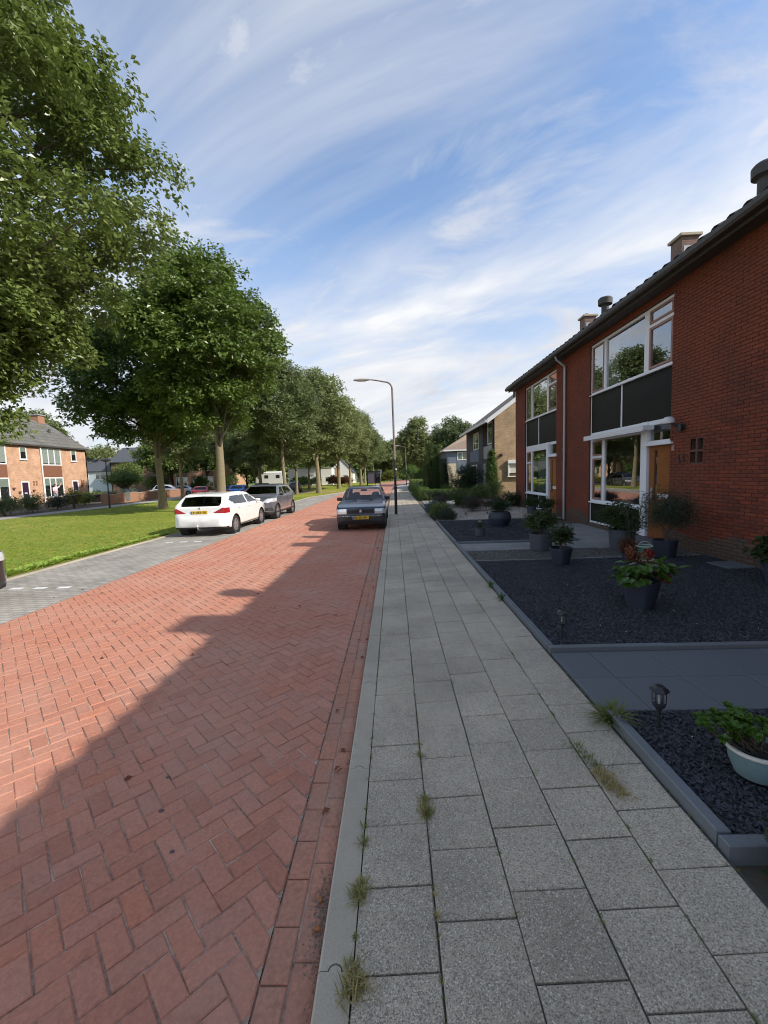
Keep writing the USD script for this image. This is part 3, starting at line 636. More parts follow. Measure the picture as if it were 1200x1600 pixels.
for y in (14.22, 14.22 - UNIT, 14.22 - 2 * UNIT):
    b = MB(); b.lathe([(.115, 6.1), (.115, 6.9), (.13, 6.92), (.21, 6.95), (.215, 7.12), (.18, 7.16), (0, 7.17)], 18, (7.0, y, 0)); emit('vent_pipe', b, 'gutter_dark', roof, smooth=35)
# floodlight with sensor above the door
b = MB(); b.cbox((FX - .03, 8.02, 2.36), (FX + .005, 8.12, 2.48), .008); b.tube([(FX - .02, 8.07, 2.43), (FX - .12, 8.1, 2.44), (FX - .17, 8.16, 2.50)], .022, 8)
b.lathe([(0, -.07), (.045, -.07), (.05, 0), (.04, .07), (0, .075)], 12, (FX - .09, 8.04, 2.40)); fl = emit('floodlight', b, 'black_metal', terrace, smooth=40)
b = MB(); b.lathe([(0, .1), (.06, .09), (.1, .045), (.11, 0), (.1, -.03), (0, -.04)], 16, (FX - .2, 8.2, 2.53)); emit('lamp_dome', b, 'white_soft', fl, smooth=40)
b = MB(); b.cbox((FX - .018, 8.3, 1.98), (FX + .004, 8.38, 2.1), .006); emit('doorbell', b, 'wood_frame', terrace)
# ------------------------------------------------------------------ foliage and trees
leafy('oak_leaf', [(.064, .110, .022), (.088, .142, .028), (.12, .175, .036), (.155, .20, .05), (.076, .128, .026)], .30, .34, .5)
leafy('lime_leaf', [(.12, .155, .058), (.155, .19, .07), (.20, .23, .09), (.17, .20, .075)], .35, .5)
leafy('pale_leaf', [(0.108, 0.144, 0.060), (0.132, 0.168, 0.072), (0.096, 0.132, 0.048)], .35, .5)
leafy('dark_leaf', [(0.024, 0.046, 0.015), (0.033, 0.061, 0.020), (0.044, 0.073, 0.024)], .2, .5)
leafy('conifer_leaf', [(.07, .11, .03), (.095, .14, .036), (.13, .17, .045)], .15, .6)
leafy('hedge_leaf', [(0.075, 0.128, 0.030), (0.105, 0.172, 0.036), (0.135, 0.209, 0.045)], .3, .45)
leafy('yellow_leaf', [(0.160, 0.170, 0.030), (0.200, 0.190, 0.035), (0.130, 0.150, 0.030)], .35, .5)
leafy('pot_leaf', [(0.028, 0.048, 0.011), (0.044, 0.068, 0.016), (0.056, 0.080, 0.020)], .25, .45)
leafy('bright_leaf', [(0.043, 0.102, 0.010), (0.064, 0.136, 0.013), (0.085, 0.162, 0.019)], .3, .35)
leafy('olive_leaf', [(0.041, 0.059, 0.032), (0.059, 0.077, 0.045), (0.072, 0.090, 0.056)], .2, .5)
leafy('heather_leaf', [(0.063, 0.054, 0.041), (0.081, 0.063, 0.054), (0.054, 0.059, 0.032)], .2, .7)
leafy('lavender_leaf', [(0.090, 0.115, 0.100), (0.120, 0.150, 0.140), (0.130, 0.130, 0.190)], .2, .7)
leafy('red_leaf', [(0.220, 0.020, 0.020), (0.160, 0.015, 0.020)], .3, .45)
leafy('russet_leaf', [(0.160, 0.055, 0.025), (0.200, 0.090, 0.040), (0.110, 0.040, 0.020)], .3, .6)
leafy('verge_leaf', [(.22, .33, .05), (.27, .37, .06), (.31, .38, .09)], .3, .45)
leafy('dry_grass', [(.42, .34, .16), (.36, .30, .13), (.28, .27, .09)], .3, .8)
leafy('weed_leaf', [(.14, .17, .05), (.19, .22, .065), (.23, .23, .08)], .3, .6)
leafy('petal_white', [(0.700, 0.680, 0.600), (0.750, 0.740, 0.680)], .3, .6)
leafy('grass_blade', [(0.132, 0.240, 0.031), (0.178, 0.295, 0.040), (0.232, 0.341, 0.062), (0.279, 0.310, 0.093)], .35, .6)
plain('bark', (.20, .165, .10), .95, vary=.35, scale=6, bump=.9, bscale=18)
plain('bark_dark', (.09, .075, .055), .95, vary=.35, scale=6, bump=.9, bscale=18)

def unit(a): return a / np.maximum(np.linalg.norm(a, axis=-1, keepdims=True), 1e-9)
def runit(r, n): return unit(r.normal(size=(n, 3)))
def leaves(P, N, U, L, W, fold=.25, r=RNG):
    """one folded four-cornered leaf per row"""
    n = len(P); U = unit(U - N * (U * N).sum(1, keepdims=True)); S = np.cross(N, U)
    L = np.broadcast_to(L, (n,))[:, None]; W = np.broadcast_to(W, (n,))[:, None]
    V = np.stack([P, P + U * L * .52 + S * W * .5 + N * W * fold, P + U * L, P + U * L * .52 - S * W * .5 + N * W * fold], 1).reshape(-1, 3)
    k = np.arange(n)[:, None] * 4
    return V, np.vstack([k + [0, 1, 2], k + [0, 2, 3]])
def twigs(r, O, D, per, length, L, W, spread=.9, upn=.55):
    """sprays of leaves: per leaves along each twig starting at O in direction D"""
    n = len(O); t = (np.arange(per) + .3 + r.uniform(0, .7, (n, per))) / per
    bend = unit(r.normal(size=(n, 1, 3))) * .25
    P = O[:, None] + (D[:, None] + bend * t[..., None]) * (t * length)[..., None]
    P = P + r.normal(size=P.shape) * length * .10
    out = unit(D[:, None] * .6 + r.normal(size=(n, per, 3)) * spread)
    N = unit(np.array([0, 0, upn]) + D[:, None] * .6 + r.normal(size=(n, per, 3)) * .42)
    k = n * per; s = r.uniform(.7, 1.25, k)
    return leaves(P.reshape(k, 3), N.reshape(k, 3), out.reshape(k, 3), L * s, W * s)
def crown_lobes(r, c, rad, nl, lr, top=.55, inner=.45, bot=0.0):
    """lobes through an egg-shaped crown: centres and radii"""
    c = np.array(c, float); rad = np.array(rad, float); out = []
    d = runit(r, nl); rr = r.uniform(inner, .92, nl) ** .8
    p = d * rr[:, None]
    p[:, :2] *= (1 - top * np.clip(p[:, 2:3], 0, 1) ** 1.4) * (1 - bot * np.clip(-p[:, 2:3], 0, 1))
    return c + p * rad, lr * r.uniform(.65, 1.25, nl)
def lobe_twigs(r, C, R, n, squash=.8):
    w = R ** 2 / np.sum(R ** 2); idx = r.choice(len(C), n, p=w); d = runit(r, n); d[:, 2] = np.where(d[:, 2] < -.35, -d[:, 2] * .6, d[:, 2]); d = unit(d)
    rr = R[idx][:, None] * (r.uniform(.45, 1.0, (n, 1)) ** .6)
    return C[idx] + d * rr * [1, 1, squash], d
def tree(name, seed, label, loc, h, base, rad, trunk_r, nl=46, lr=1.25, ntw=4000, per=11, leaf=(.10, .06), tw=.45, look_='oak_leaf', bark='bark', lean=(0, 0), group=None, off=(0, 0), top=.5, cat='tree', limbs=16, rz=0, bot=0.0):
    r = np.random.default_rng(seed); t = thing(name, label, cat, loc, rz, group)
    zc = (h + base) / 2; C, R = crown_lobes(r, (off[0], off[1], zc), (rad, rad, (h - base) / 2 - lr * .5), nl, lr, top, bot=bot)
    b = MB(); zt = base + (h - base) * .62; zz = np.linspace(-.1, zt, 12); s = np.clip(zz / zt, 0, 1)
    px = lean[0] * s + off[0] * .6 * s ** 2 + .05 * np.sin(s * 7 + seed); py = lean[1] * s + off[1] * .6 * s ** 2 + .05 * np.cos(s * 5 + seed)
    rr = trunk_r * (1.0 - .72 * s) * (1 + .45 * np.exp(-np.clip(zz, 0, None) * 5)); b.tube(np.column_stack([px, py, zz]), rr, 12)
    emit('trunk', b, bark, t, smooth=True); b = MB()
    order = r.permutation(len(C))[:limbs]
    for i in order:
        z0 = np.clip(C[i, 2] - r.uniform(.8, 2.2) - .3 * math.hypot(C[i, 0], C[i, 1]), base * .9, zt * .97); k = np.interp(z0, zz, np.arange(12)); a = np.array([np.interp(z0, zz, px), np.interp(z0, zz, py), z0]); e = C[i]
        m = a + (e - a) * .45 + [0, 0, .25 * np.linalg.norm(e - a) * .5]; q = np.linspace(0, 1, 7)[:, None]
        pts = (1 - q) ** 2 * a + 2 * q * (1 - q) * m + q ** 2 * e; r0 = max(.03, np.interp(z0, zz, rr) * .5); b.tube(pts, np.linspace(r0, .012, 7), 6)
        for s2 in range(3):
            j = int(r.integers(2, 6)); e2 = pts[j] + runit(r, 1)[0] * r.uniform(.6, 1.4) + [0, 0, .3]; b.tube([pts[j], (pts[j] + e2) / 2 + [0, 0, .05], e2], [r0 * .35, r0 * .25, .006], 5)
    emit('branches', b, 'bark_dark', t, smooth=True, kind='stuff')  # darker bark colour stands for the shade inside the crown
    O, D = lobe_twigs(r, C, R, ntw); emit('crown', twigs(r, O, unit(D + [0, 0, .25]), per, tw, *leaf), look_, t)
    return t

T1 = tree('oak_tree', 21, 'big leafy oak filling the upper left beside the empty parking bay', (-11.3, 10.6, LZ), 17.0, 1.7, 5.3, .26, nl=280, lr=.70, ntw=14000, per=9, leaf=(.155, .088), tw=.42, off=(.3, .3), top=.35, bot=.95, limbs=40)
T2 = tree('oak_tree', 5, 'rounded oak with a thick yellowish trunk rising behind the white car', (-9.25, 22.2, LZ), 14.1, 3.2, 4.0, .25, nl=190, lr=.70, ntw=8600, per=9, leaf=(.20, .115), tw=.48, off=(-.5, 0), top=.3, bot=.2, limbs=26)
T3 = tree('oak_tree', 33, 'dark oak standing alone on the lawn, its trunk left of the white car', (-14.9, 26.4, LZ), 13.6, 2.9, 5.3, .23, nl=190, lr=.85, ntw=9500, per=9, leaf=(.21, .125), tw=.5, off=(0, 0), top=.4, limbs=24)
ROW = 'trees in the row along the lawn'
TA = tree('street_tree', 8, 'slim street tree behind the grey crossover, third of the row along the lawn', (-9.6, 36.5, LZ), 12.0, 3.0, 3.5, .19, nl=110, lr=.75, ntw=3700, per=8, leaf=(.22, .14), tw=.6, look_='lime_leaf', top=.5)
TB = tree('street_tree', 14, 'street tree with a broad trunk, in the strip between lawn and side path', (-8.0, 44.0, LZ), 13.2, 2.7, 3.8, .26, nl=120, lr=.8, ntw=3900, per=8, leaf=(.23, .145), tw=.62, look_='lime_leaf', top=.5)
for k, (src, x, y, s, rz, lab) in enumerate((
        (TA, -12.2, 52.0, .98, 2.0, 'street tree in the second row, just left of the broad-trunked tree'), (TB, -7.6, 57.5, 1.0, 1.2, 'street tree with pale trunk left of the far white gable'),
        (TA, -13.4, 66.0, 1.0, 4.0, 'street tree in front of the white hall'), (TA, -6.6, 63.0, 1.02, 3.1, 'street tree just left of the bus shelter, with a brown trunk'),
        (TB, -5.9, 75.0, 1.0, 5.0, 'dark-trunked street tree right beside the bus shelter'), (TB, -6.2, 90.0, 1.0, 2.4, 'far street tree behind the bus shelter'),
        (TA, -5.0, 104.0, 1.05, .6, 'most distant street tree at the end of the left row'), (TA, -20.5, 40.0, .92, 5.5, 'slim tree between the lawn tree and the parked red car'),
        (TB, -18.0, 56.0, 1.0, .4, 'street tree behind the blue car'), (TA, -24.0, 62.0, 1.0, 2.8, 'tree behind the row of parked cars on the left'), (TB, -14.5, 82.0, 1.0, 3.6, 'far tree behind the white hall'))):
    copy_of(src, 'street_tree', lab, 'tree', (x, y, low_z(x, y)), rz, ROW, (s, s, s))
# trees far behind
def bush_tree(name, seed, label, loc, h, base, rad, look_, ntw=2600, leaf=(.3, .2), group=None, tr=.2, lr=1.2, top=.4, per=8, nl=50, cat='tree', bark='bark_dark'):
    return tree(name, seed, label, loc, h, base, rad, tr, nl=nl, lr=lr, ntw=ntw, per=per, leaf=leaf, tw=.6, look_=look_, bark=bark, group=group, top=top, limbs=10, cat=cat)
bush_tree('tall_tree', 51, 'tall lacy tree behind the clipped columns, right of the lamp post', (3.7, 66, 0), 10.8, 1.6, 2.7, 'lime_leaf', 2300, (.28, .16), top=.7, lr=.9, nl=70)
bush_tree('tall_tree', 52, 'rounded grey-green tree behind the cream and blue house', (9.5, 66, 0), 10.3, 3.0, 3.4, 'pale_leaf', 2300, (.3, .16), lr=1.0, nl=60)
bush_tree('tall_tree', 53, 'green tree closing the view at the end of the street', (-3.2, 118, 0), 11.5, .8, 6.0, 'lime_leaf', 2600, (.5, .3), lr=1.7)
bush_tree('tall_tree', 54, 'mid-green bushy tree behind the lamp post foot, far down the street', (2.8, 126, 0), 13.0, .6, 5.5, 'lime_leaf', 2600, (.5, .3), lr=1.7)
bush_tree('tall_tree', 55, 'tall green tree right of the far lamp', (10.5, 122, 0), 13.0, .8, 5.5, 'oak_leaf', 2600, (.5, .3), lr=1.7)
bush_tree('tall_tree', 56, 'green tree rising behind the roof of the far-left brick houses', (-52.0, 58.0, 0), 13.0, 3.0, 5.5, 'lime_leaf', 2600, (.4, .25), lr=1.5)
bush_tree('tall_tree', 57, 'tree between the blue-grey house and the brick houses, brownish top', (-58.0, 82.0, 0), 9.0, 1.5, 6.0, 'lime_leaf', 2200, (.4, .25), lr=1.5)
bush_tree('tall_tree', 58, 'dark tree behind the silver car', (-33.5, 62.0, 0), 9.5, 1.6, 4.5, 'oak_leaf', 2600, (.35, .22), lr=1.2)
bush_tree('tall_tree', 59, 'dark tree in front of the sunlit brick flats on the left', (-31.5, 70.0, 0), 11.5, 2.6, 4.0, 'oak_leaf', 2400, (.35, .22), lr=1.2)
bush_tree('tall_tree', 66, 'leafy tree hiding the end of the orange brick houses', (-25.6, 72.5, 0), 9.5, .6, 3.4, 'lime_leaf', 2200, (.34, .22), lr=1.0)
bush_tree('tall_tree', 60, 'dense tree behind the blue car and the white hall', (-27.0, 86.0, 0), 12.5, .8, 6.5, 'lime_leaf', 2800, (.4, .26), lr=1.5)
bush_tree('tall_tree', 61, 'dense tree far behind the street trees, left of the white hall', (-36.0, 96.0, 0), 13.5, .8, 7.0, 'oak_leaf', 2800, (.45, .28), lr=1.6)
bush_tree('tall_tree', 62, 'far tree above the white hall', (-17.5, 108.0, 0), 14.5, 1.0, 7.5, 'lime_leaf', 2800, (.5, .3), lr=1.7)
# a wood far off that closes the horizon
r = np.random.default_rng(71); O, D = [], []
for k in range(260):
    a = r.uniform(-.95, .75); d = r.uniform(150, 220); c = np.array([math.sin(a) * d, math.cos(a) * d, 0]); R = r.uniform(3.5, 6); n = 60
    dd = runit(r, n); dd[:, 2] = abs(dd[:, 2]); O.append(c + [0, 0, R * .3] + dd * [R, R, R * 1.3]); D.append(dd)
emit('distant_wood', twigs(r, np.vstack(O), np.vstack(D), 3, 1.6, 2.0, 1.3), 'oak_leaf', None, label='dark belt of distant trees low on the horizon', cat='trees', kind='stuff')
# ------------------------------------------------------------------ cars
def paint(name, c, flake=0.0, rough=.28):
    return look(name, {'p': ('principled_bsdf', {'base_color': c, 'metallic': flake, 'roughness': rough, 'coat_weight': .8, 'coat_roughness': .04, 'specular_ior_level': .5}),
        'tc': ('texture_coordinate', {}), 'n': ('noise_texture', {'scale': 2.5, 'detail': 6.0}), 'm': ('mix_color', {'a': mix3(c, .9), 'b': mix3(c, 1.08)})}, [('tc.object', 'n.vector'), ('n.fac', 'm.fac'), ('m.result', 'p.base_color')])
paint('paint_white', (.72, .72, .70)); paint('paint_grey', (.13, .13, .15), .35); paint('paint_navy', (.010, .014, .024), .0, .35); paint('paint_red', (.20, .012, .025)); paint('paint_black', (.012, .012, .013))
paint('paint_blue', (.02, .20, .62)); paint('paint_silver', (.48, .49, .51), .4); paint('paint_dark_grey', (.07, .075, .085), .3)
plain('tyre', (.018, .018, .018), .85, vary=.2); plain('rim_metal', (.42, .42, .43), .35, metal=.75, vary=.05); plain('steel_rim', (.05, .05, .05), .6); plain('black_trim', (.02, .02, .021), .55, vary=.15); plain('chrome', (.72, .72, .72), .15, metal=.9, vary=.03)
plain('tail_red', (.30, .012, .015), .15, vary=.2, scale=30); plain('amber', (.6, .2, .02), .2); plain('lamp_clear', (.62, .64, .66), .12, vary=.25, scale=26, metal=.35); plain('plate_yellow', (.62, .40, .02), .4, vary=.03); plain('car_seat', (.05, .05, .055), .9); plain('interior', (.025, .025, .027), .8); plain('red_cover', (.35, .03, .03), .8)
glass('car_glass', (.16, .18, .18), .03, .7); glass('clear_car_glass', (.85, .88, .88), .025, .5)

def cs(poly): return m3.CrossSection([np.asarray(poly, float)], m3.FillRule.NonZero)
def ext_x(poly, x0, x1): return cs(poly).extrude(x1 - x0).transform(np.array([[0, 0, 1, x0], [1, 0, 0, 0], [0, 1, 0, 0]], float))       # (y,z) along x
def ext_y(poly, y0, y1): return cs(poly).extrude(y1 - y0).transform(np.array([[1, 0, 0, 0], [0, 0, -1, y1], [0, 1, 0, 0]], float))      # (x,z) along y
def ext_z(poly, z0, z1): return cs(poly).extrude(z1 - z0).translate([0, 0, z0])
def mirror(poly): return [(x, z) for x, z in poly] + [(-x, z) for x, z in poly[::-1] if x > 1e-6]
def smooth_solid(M, edge=.08, it=10):
    M = M.refine_to_length(edge); m = M.to_mesh(); t = trimesh.Trimesh(m.vert_properties[:, :3], m.tri_verts, process=True)
    trimesh.smoothing.filter_taubin(t, lamb=.5, nu=.53, iterations=it)
    return t
def offset_solid(t, d):
    v = np.array(t.vertices) + np.array(t.vertex_normals) * d
    return m3.Manifold(m3.Mesh(v.astype(np.float32), np.asarray(t.faces, np.uint32)))
def mmesh(M):
    m = M.to_mesh(); return (np.array(m.vert_properties[:, :3], float), np.array(m.tri_verts, int))
def simp(M): return M.simplify(.0015) if hasattr(M, 'simplify') else M
def wheel(parent, x, y, r, side, rim='alloy', wdt=.2):
    s = side; wl = UsdGeom.Xform.Define(stage, numbered(pathof(parent), 'wheel')).GetPrim()
    w2 = wdt / 2; prof = [(r * .66, -w2 + .01), (r * .8, -w2), (r * .94, -w2 + .006), (r, -w2 + .03), (r, w2 - .03), (r * .94, w2 - .006), (r * .8, w2), (r * .66, w2 - .01)]
    emit('tyre', MB().lathe(prof, 28, (x, y, r), 'x'), 'tyre', wl, smooth=40)
    b = MB(); b.lathe([(r * .665, -w2 + .02), (r * .67, w2 - .012), (r * .62, w2 - .015), (r * .60, w2 - .05), (r * .58, -.02), (0, -.02)], 28, (0, 0, 0), 'x')
    if rim == 'alloy':
        for k in range(5):
            for d in (-.13, .13):
                a = k / 5 * 2 * PI + .3 + d; c0, s0 = math.cos(a), math.sin(a); c1, s1 = math.cos(a + d * .6), math.sin(a + d * .6); t = .022
                P0 = np.array([w2 - .03, c0 * r * .1, s0 * r * .1]); P1 = np.array([w2 - .012, c1 * r * .64, s1 * r * .64]); nn = np.array([0, -s0, c0]) * t
                V = [P0 - nn, P0 + nn, P1 + nn * .8, P1 - nn * .8]; V += [v - [.03, 0, 0] for v in V]
                b.add(V, [[0, 3, 2, 1], [4, 5, 6, 7], [0, 1, 5, 4], [1, 2, 6, 5], [2, 3, 7, 6], [3, 0, 4, 7]])
        b.lathe([(0, w2 - .018), (r * .14, w2 - .022), (r * .15, w2 - .05)], 14, (0, 0, 0), 'x')
    else:
        b.lathe([(r * .6, w2 - .02), (r * .45, w2 - .03), (r * .4, w2 - .015), (r * .12, w2 - .02), (0, w2 - .01)], 24, (0, 0, 0), 'x')
    v, f = b.mesh(); v = v.copy()
    if s < 0: v[:, 0] *= -1; f = f[:, ::-1]
    emit('rim', (v + [x, y, r], f), 'rim_metal' if rim == 'alloy' else 'steel_rim', wl, smooth=35)
def car(name, label, loc, rz, S, group=None, sc=None):
    """S: side outline (y,z), plan half outline (x,y), front half outline (x,z), windows and lights as prisms on that skin"""
    t = thing(name, label, 'car', loc, rz, group, scale=sc); W = S['W']
    raw = ext_x(S['side'], -W, W) ^ ext_z(mirror(S['plan']), 0, 2.2) ^ ext_y(mirror(S['front']), -3, 3)
    sk = smooth_solid(raw, S.get('edge', .085), 8)
    body, b_in = offset_solid(sk, 0), None
    inn, glo, gli, out, dep = offset_solid(sk, -.055), offset_solid(sk, -.005), offset_solid(sk, -.011), offset_solid(sk, .006), offset_solid(sk, -.03)
    cab = m3.Manifold.cube([4, S['cab'][1] - S['cab'][0], 2]).translate([-2, S['cab'][0], S['cab'][2]])
    shell = body - (inn ^ cab); cuts = []
    for kind, poly, a, b in S['glass']:
        cuts.append((kind, ext_x(poly, -2, 2) if kind == 'side_window' else ext_y(mirror(poly), a, b)))
    for kind, c in cuts: shell = shell - (c ^ (body - inn if kind == 'side_window' else m3.Manifold.cube([4, 8, 4], True)))
    gr = offset_solid(sk, .02) - offset_solid(sk, -.012)
    for (ya, yb, za, zb) in S['seams']: shell = shell - (gr ^ ext_x([(ya - .006, za), (ya + .006, za), (yb + .006, zb), (yb - .006, zb)], -2, 2))
    r = S['r']; ay = S['axles']
    for y in ay:
        for s in (-1, 1):
            c = m3.Manifold.cylinder(.34, r + .055, r + .055, 36).rotate([0, 90, 0]).translate([s * (W / 2 - .12) - .17, y, r]); shell = shell - c
    emit('body', mmesh(shell), S['paint'], t, smooth=38)
    gl = (glo - gli)
    for kind, c in cuts:
        for piece in (gl ^ c).decompose():
            if piece.volume() > 2e-5: emit(kind, mmesh(piece), S.get('glass_look', 'car_glass'), t, smooth=30)
    lay = out - dep
    for nm, how, poly, a, b, mt in S['skin']:
        c = ext_x(poly, a, b) if how == 'x' else (ext_x(poly, a, b) + ext_x(poly, -b, -a)) if how == 'xx' else ext_y(poly, a, b) if how == 'y' else ext_y(poly, a, b) + ext_y([(-x, z) for x, z in poly[::-1]], a, b)
        for piece in (lay ^ c).decompose():
            if piece.volume() > 1e-5: emit(nm, mmesh(piece), mt, t, smooth=30)
    for y in ay:
        for s in (-1, 1):
            wheel(t, s * (W / 2 - S.get('inset', .115)), y, r, s, S.get('rim', 'alloy'), S.get('tw', .2))
            emit('wheel_well', MB().lathe([(0, -.14), (r + .05, -.14), (r + .05, .13)], 24, (s * (W / 2 - .13) , y, r), 'x') if s > 0 else MB().lathe([(0, .14), (r + .05, .14), (r + .05, -.13)], 24, (s * (W / 2 - .13), y, r), 'x'), 'black_trim', t)
    m = S['mirror']      # (y, z, x of the door skin)
    for s in (-1, 1):
        b = MB(); b.cbox((-.01, -.05, -.05), (.16, .05, .07), .025); v, f = b.mesh(); v = v + [m[2], m[0], m[1]]
        if s < 0: v[:, 0] *= -1; f = f[:, ::-1]
        emit('mirror', (v, f), S.get('mirror_look', S['paint']), t, smooth=50)
    if S.get('seats', True):
        for s in (-1, 1):
            for y in S['seats_y']:
                b = MB(); b.cbox((s * .37 - .23, y - .1, .3), (s * .37 + .23, y + .06, S['cab'][2] + .18), .06); b.cbox((s * .37 - .12, y - .09, S['cab'][2] + .2), (s * .37 + .12, y + .01, S['cab'][2] + .36), .04); emit('seat', b, 'car_seat', t)
        b = MB(); b.cbox((-W / 2 + .14, S['dash'] - .1, S['cab'][2] - .2), (W / 2 - .14, S['dash'] + .28, S['cab'][2] + .02), .05); emit('dashboard', b, 'interior', t)
    for nm, y, z, d, txt in S.get('plates', ()):
        b = MB(); b.cbox((-.26, -.008, -.055), (.26, .008, .055), .004); v, f = b.mesh(); pl = emit('number_plate', (v + [0, y, z], f), 'plate_yellow', t)
        tm = meshkit.text_mesh(txt, .068, .004, bold=True); v = np.array(tm.vertices); v[:, 0] -= v[:, 0].mean() + (v[:, 0].max() + v[:, 0].min()) / 2 - v[:, 0].mean()
        k = min(1.0, .40 / np.ptp(v[:, 0])); V = np.column_stack([-d * v[:, 0] * k + .015, y + d * (.008 + v[:, 2]), z - .034 + v[:, 1]]) if d > 0 else np.column_stack([v[:, 0] * k + .015, y - (.008 + v[:, 2]), z - .034 + v[:, 1]])
        emit('plate_text', (V, np.array(tm.faces) if True else 0), 'black_trim', pl)
        b = MB(); b.box((-.257 if d < 0 else .215, y - .0095 if d < 0 else y + .008, z - .05), (-.215 if d < 0 else .257, y - .008 if d < 0 else y + .0095, z + .05)); emit('plate_band', b, 'paint_blue', pl)
    for nm, b, mt in S.get('extra', lambda: ())(): emit(nm, b, mt, t, smooth=40)
    return t
def handles(W, ys, z, mt):
    out = []
    for s in (-1, 1):
        for y in ys:
            b = MB(); x = s * (W / 2 - .012); b.cbox((x - .02, y - .09, z - .014), (x + .02, y + .09, z + .014), .008); out.append(('door_handle', b, mt))
    return out
def hatch(W, H, L, front_over, rear_over, belt, roof_f, roof_r, cowl, hood_f, tail, r, paintname, **kw):
    """a five-door hatchback from a few measures; front at +y"""
    y1, y0 = L / 2, -L / 2; S = dict(W=W, r=r, paint=paintname, axles=(y1 - front_over, y0 + rear_over))
    S['side'] = [(y0 + .10, .24), (y0 + .02, .42), (y0, .62), (y0 + .03, belt - .02), (y0 + tail[0], belt + tail[1]), (roof_r, H - .06), (roof_r + .25, H - .012), ((roof_f + roof_r) / 2, H), (roof_f, H - .03), (cowl[0], cowl[1]), (hood_f[0], hood_f[1]), (y1 - .06, hood_f[1] - .12), (y1, .52), (y1 - .02, .34), (y1 - .12, .22)]
    S['plan'] = [(0, y0), (W * .36, y0 + .02), (W * .455, y0 + .14), (W * .495, y0 + .55), (W * .5, 0), (W * .495, y1 - .7), (W * .455, y1 - .25), (W * .36, y1 - .05), (0, y1)]
    S['front'] = [(0, .2), (W * .46, .2), (W * .492, .34), (W * .5, .6), (W * .49, belt - .05), (W * .468, belt + .05), (W * .375, H - .09), (W * .31, H + .01), (0, H + .04)]
    S['cab'] = (y0 + .25, cowl[0] - .05, belt - .12)
    b1, b2 = belt + .03, H - .14
    def yf(z): return cowl[0] + (roof_f - cowl[0]) * (z - cowl[1]) / (H - .03 - cowl[1])
    def yr(z): return y0 + tail[0] + (roof_r - y0 - tail[0]) * (z - belt - tail[1]) / (H - .06 - belt - tail[1])
    mid = (roof_f + roof_r) / 2 + kw.get('pillar', .05)
    S['glass'] = [('side_window', [(mid + .05, b1), (yf(b1) - .20, b1), (yf(b2) - .12, b2), (mid + .05, b2)], 0, 0),
                  ('side_window', [(mid - .05, b1), (mid - .05, b2), (max(yr(b2), roof_r) + .30, b2 - .02), (yr(b1) + .42, b1 + .03)], 0, 0),
                  ('windscreen', [(0, cowl[1] + .07), (W * .415, cowl[1] + .08), (W * .335, H - .10), (0, H - .085)], min(roof_f, cowl[0]) - .18, cowl[0] + .3),
                  ('rear_window', [(0, belt + tail[1] + .06), (W * .37, belt + tail[1] + .07), (W * .32, H - .13), (0, H - .115)], y0 - .2, max(roof_r, y0 + tail[0]) + .15)]
    S['seams'] = [(mid, mid, .36, belt), (cowl[0] - .22, cowl[0] - .12, .36, belt), (mid - .86, mid - 1.02, .62, belt)]
    S['seats_y'] = (mid - .1, y0 + 1.0); S['dash'] = cowl[0] - .45; S['mirror'] = (yf(b1) - .3, b1 + .03, W * .478)
    S['skin'] = [('lower_trim', 'x', [(y0 - .1, .18), (y1 + .1, .18), (y1 + .1, .29), (y0 - .1, .29)], -2, 2, 'black_trim'),
                 ('headlight', 'yy', [(W * .23, .62), (W * .52, .66), (W * .52, .80), (W * .26, .74)], y1 - .6, y1 + .2, 'lamp_clear'),
                 ('tail_light', 'yy', [(W * .26, belt - .12), (W * .52, belt - .12), (W * .52, belt + .04), (W * .30, belt + .0)], y0 - .2, y0 + .35, 'tail_red'),
                 ('grille', 'y', [(-W * .2, .42), (W * .2, .42), (W * .22, .56), (-W * .22, .56)], y1 - .4, y1 + .2, 'black_trim')]
    S['plates'] = [('f', y1 + .012, .42, 1, kw.get('txt', '5-KZT-31'))] if kw.get('fplate') else [('r', y0 - .012, belt - .16, -1, kw.get('txt', '5-KZT-31'))]
    S['extra'] = lambda: handles(W, (mid - .12, mid - 1.0), belt - .07, paintname)
    return S
CZ = ROAD_Z + .003
# white estate-like hatchback, tail towards us
S = hatch(1.74, 1.46, 4.45, .88, .85, .98, .55, -1.35, (1.12, 1.02), (2.0, .82), (.12, .06), .325, 'paint_white', txt='9-XFZ-78', pillar=-.02)
S['side'] = [(-2.08, .27), (-2.19, .34), (-2.225, .52), (-2.19, .66), (-2.12, .78), (-2.10, .98), (-2.02, 1.05), (-1.72, 1.37), (-1.55, 1.435), (-.9, 1.465), (-.2, 1.46), (.35, 1.41), (1.15, 1.00), (1.95, .83), (2.14, .70), (2.225, .5), (2.2, .32), (2.08, .22)]
S['glass'][3] = ('rear_window', [(0, 1.02), (.60, 1.03), (.63, 1.11), (.58, 1.33), (0, 1.355)], -2.3, -1.66)
S['glass'][1] = ('side_window', [(-.14, 1.01), (-.14, 1.33), (-1.35, 1.33), (-1.62, 1.20), (-1.30, 1.04)], 0, 0); S['glass'][0] = ('side_window', [(-.05, 1.01), (.92, 1.01), (.40, 1.31), (-.05, 1.335)], 0, 0)
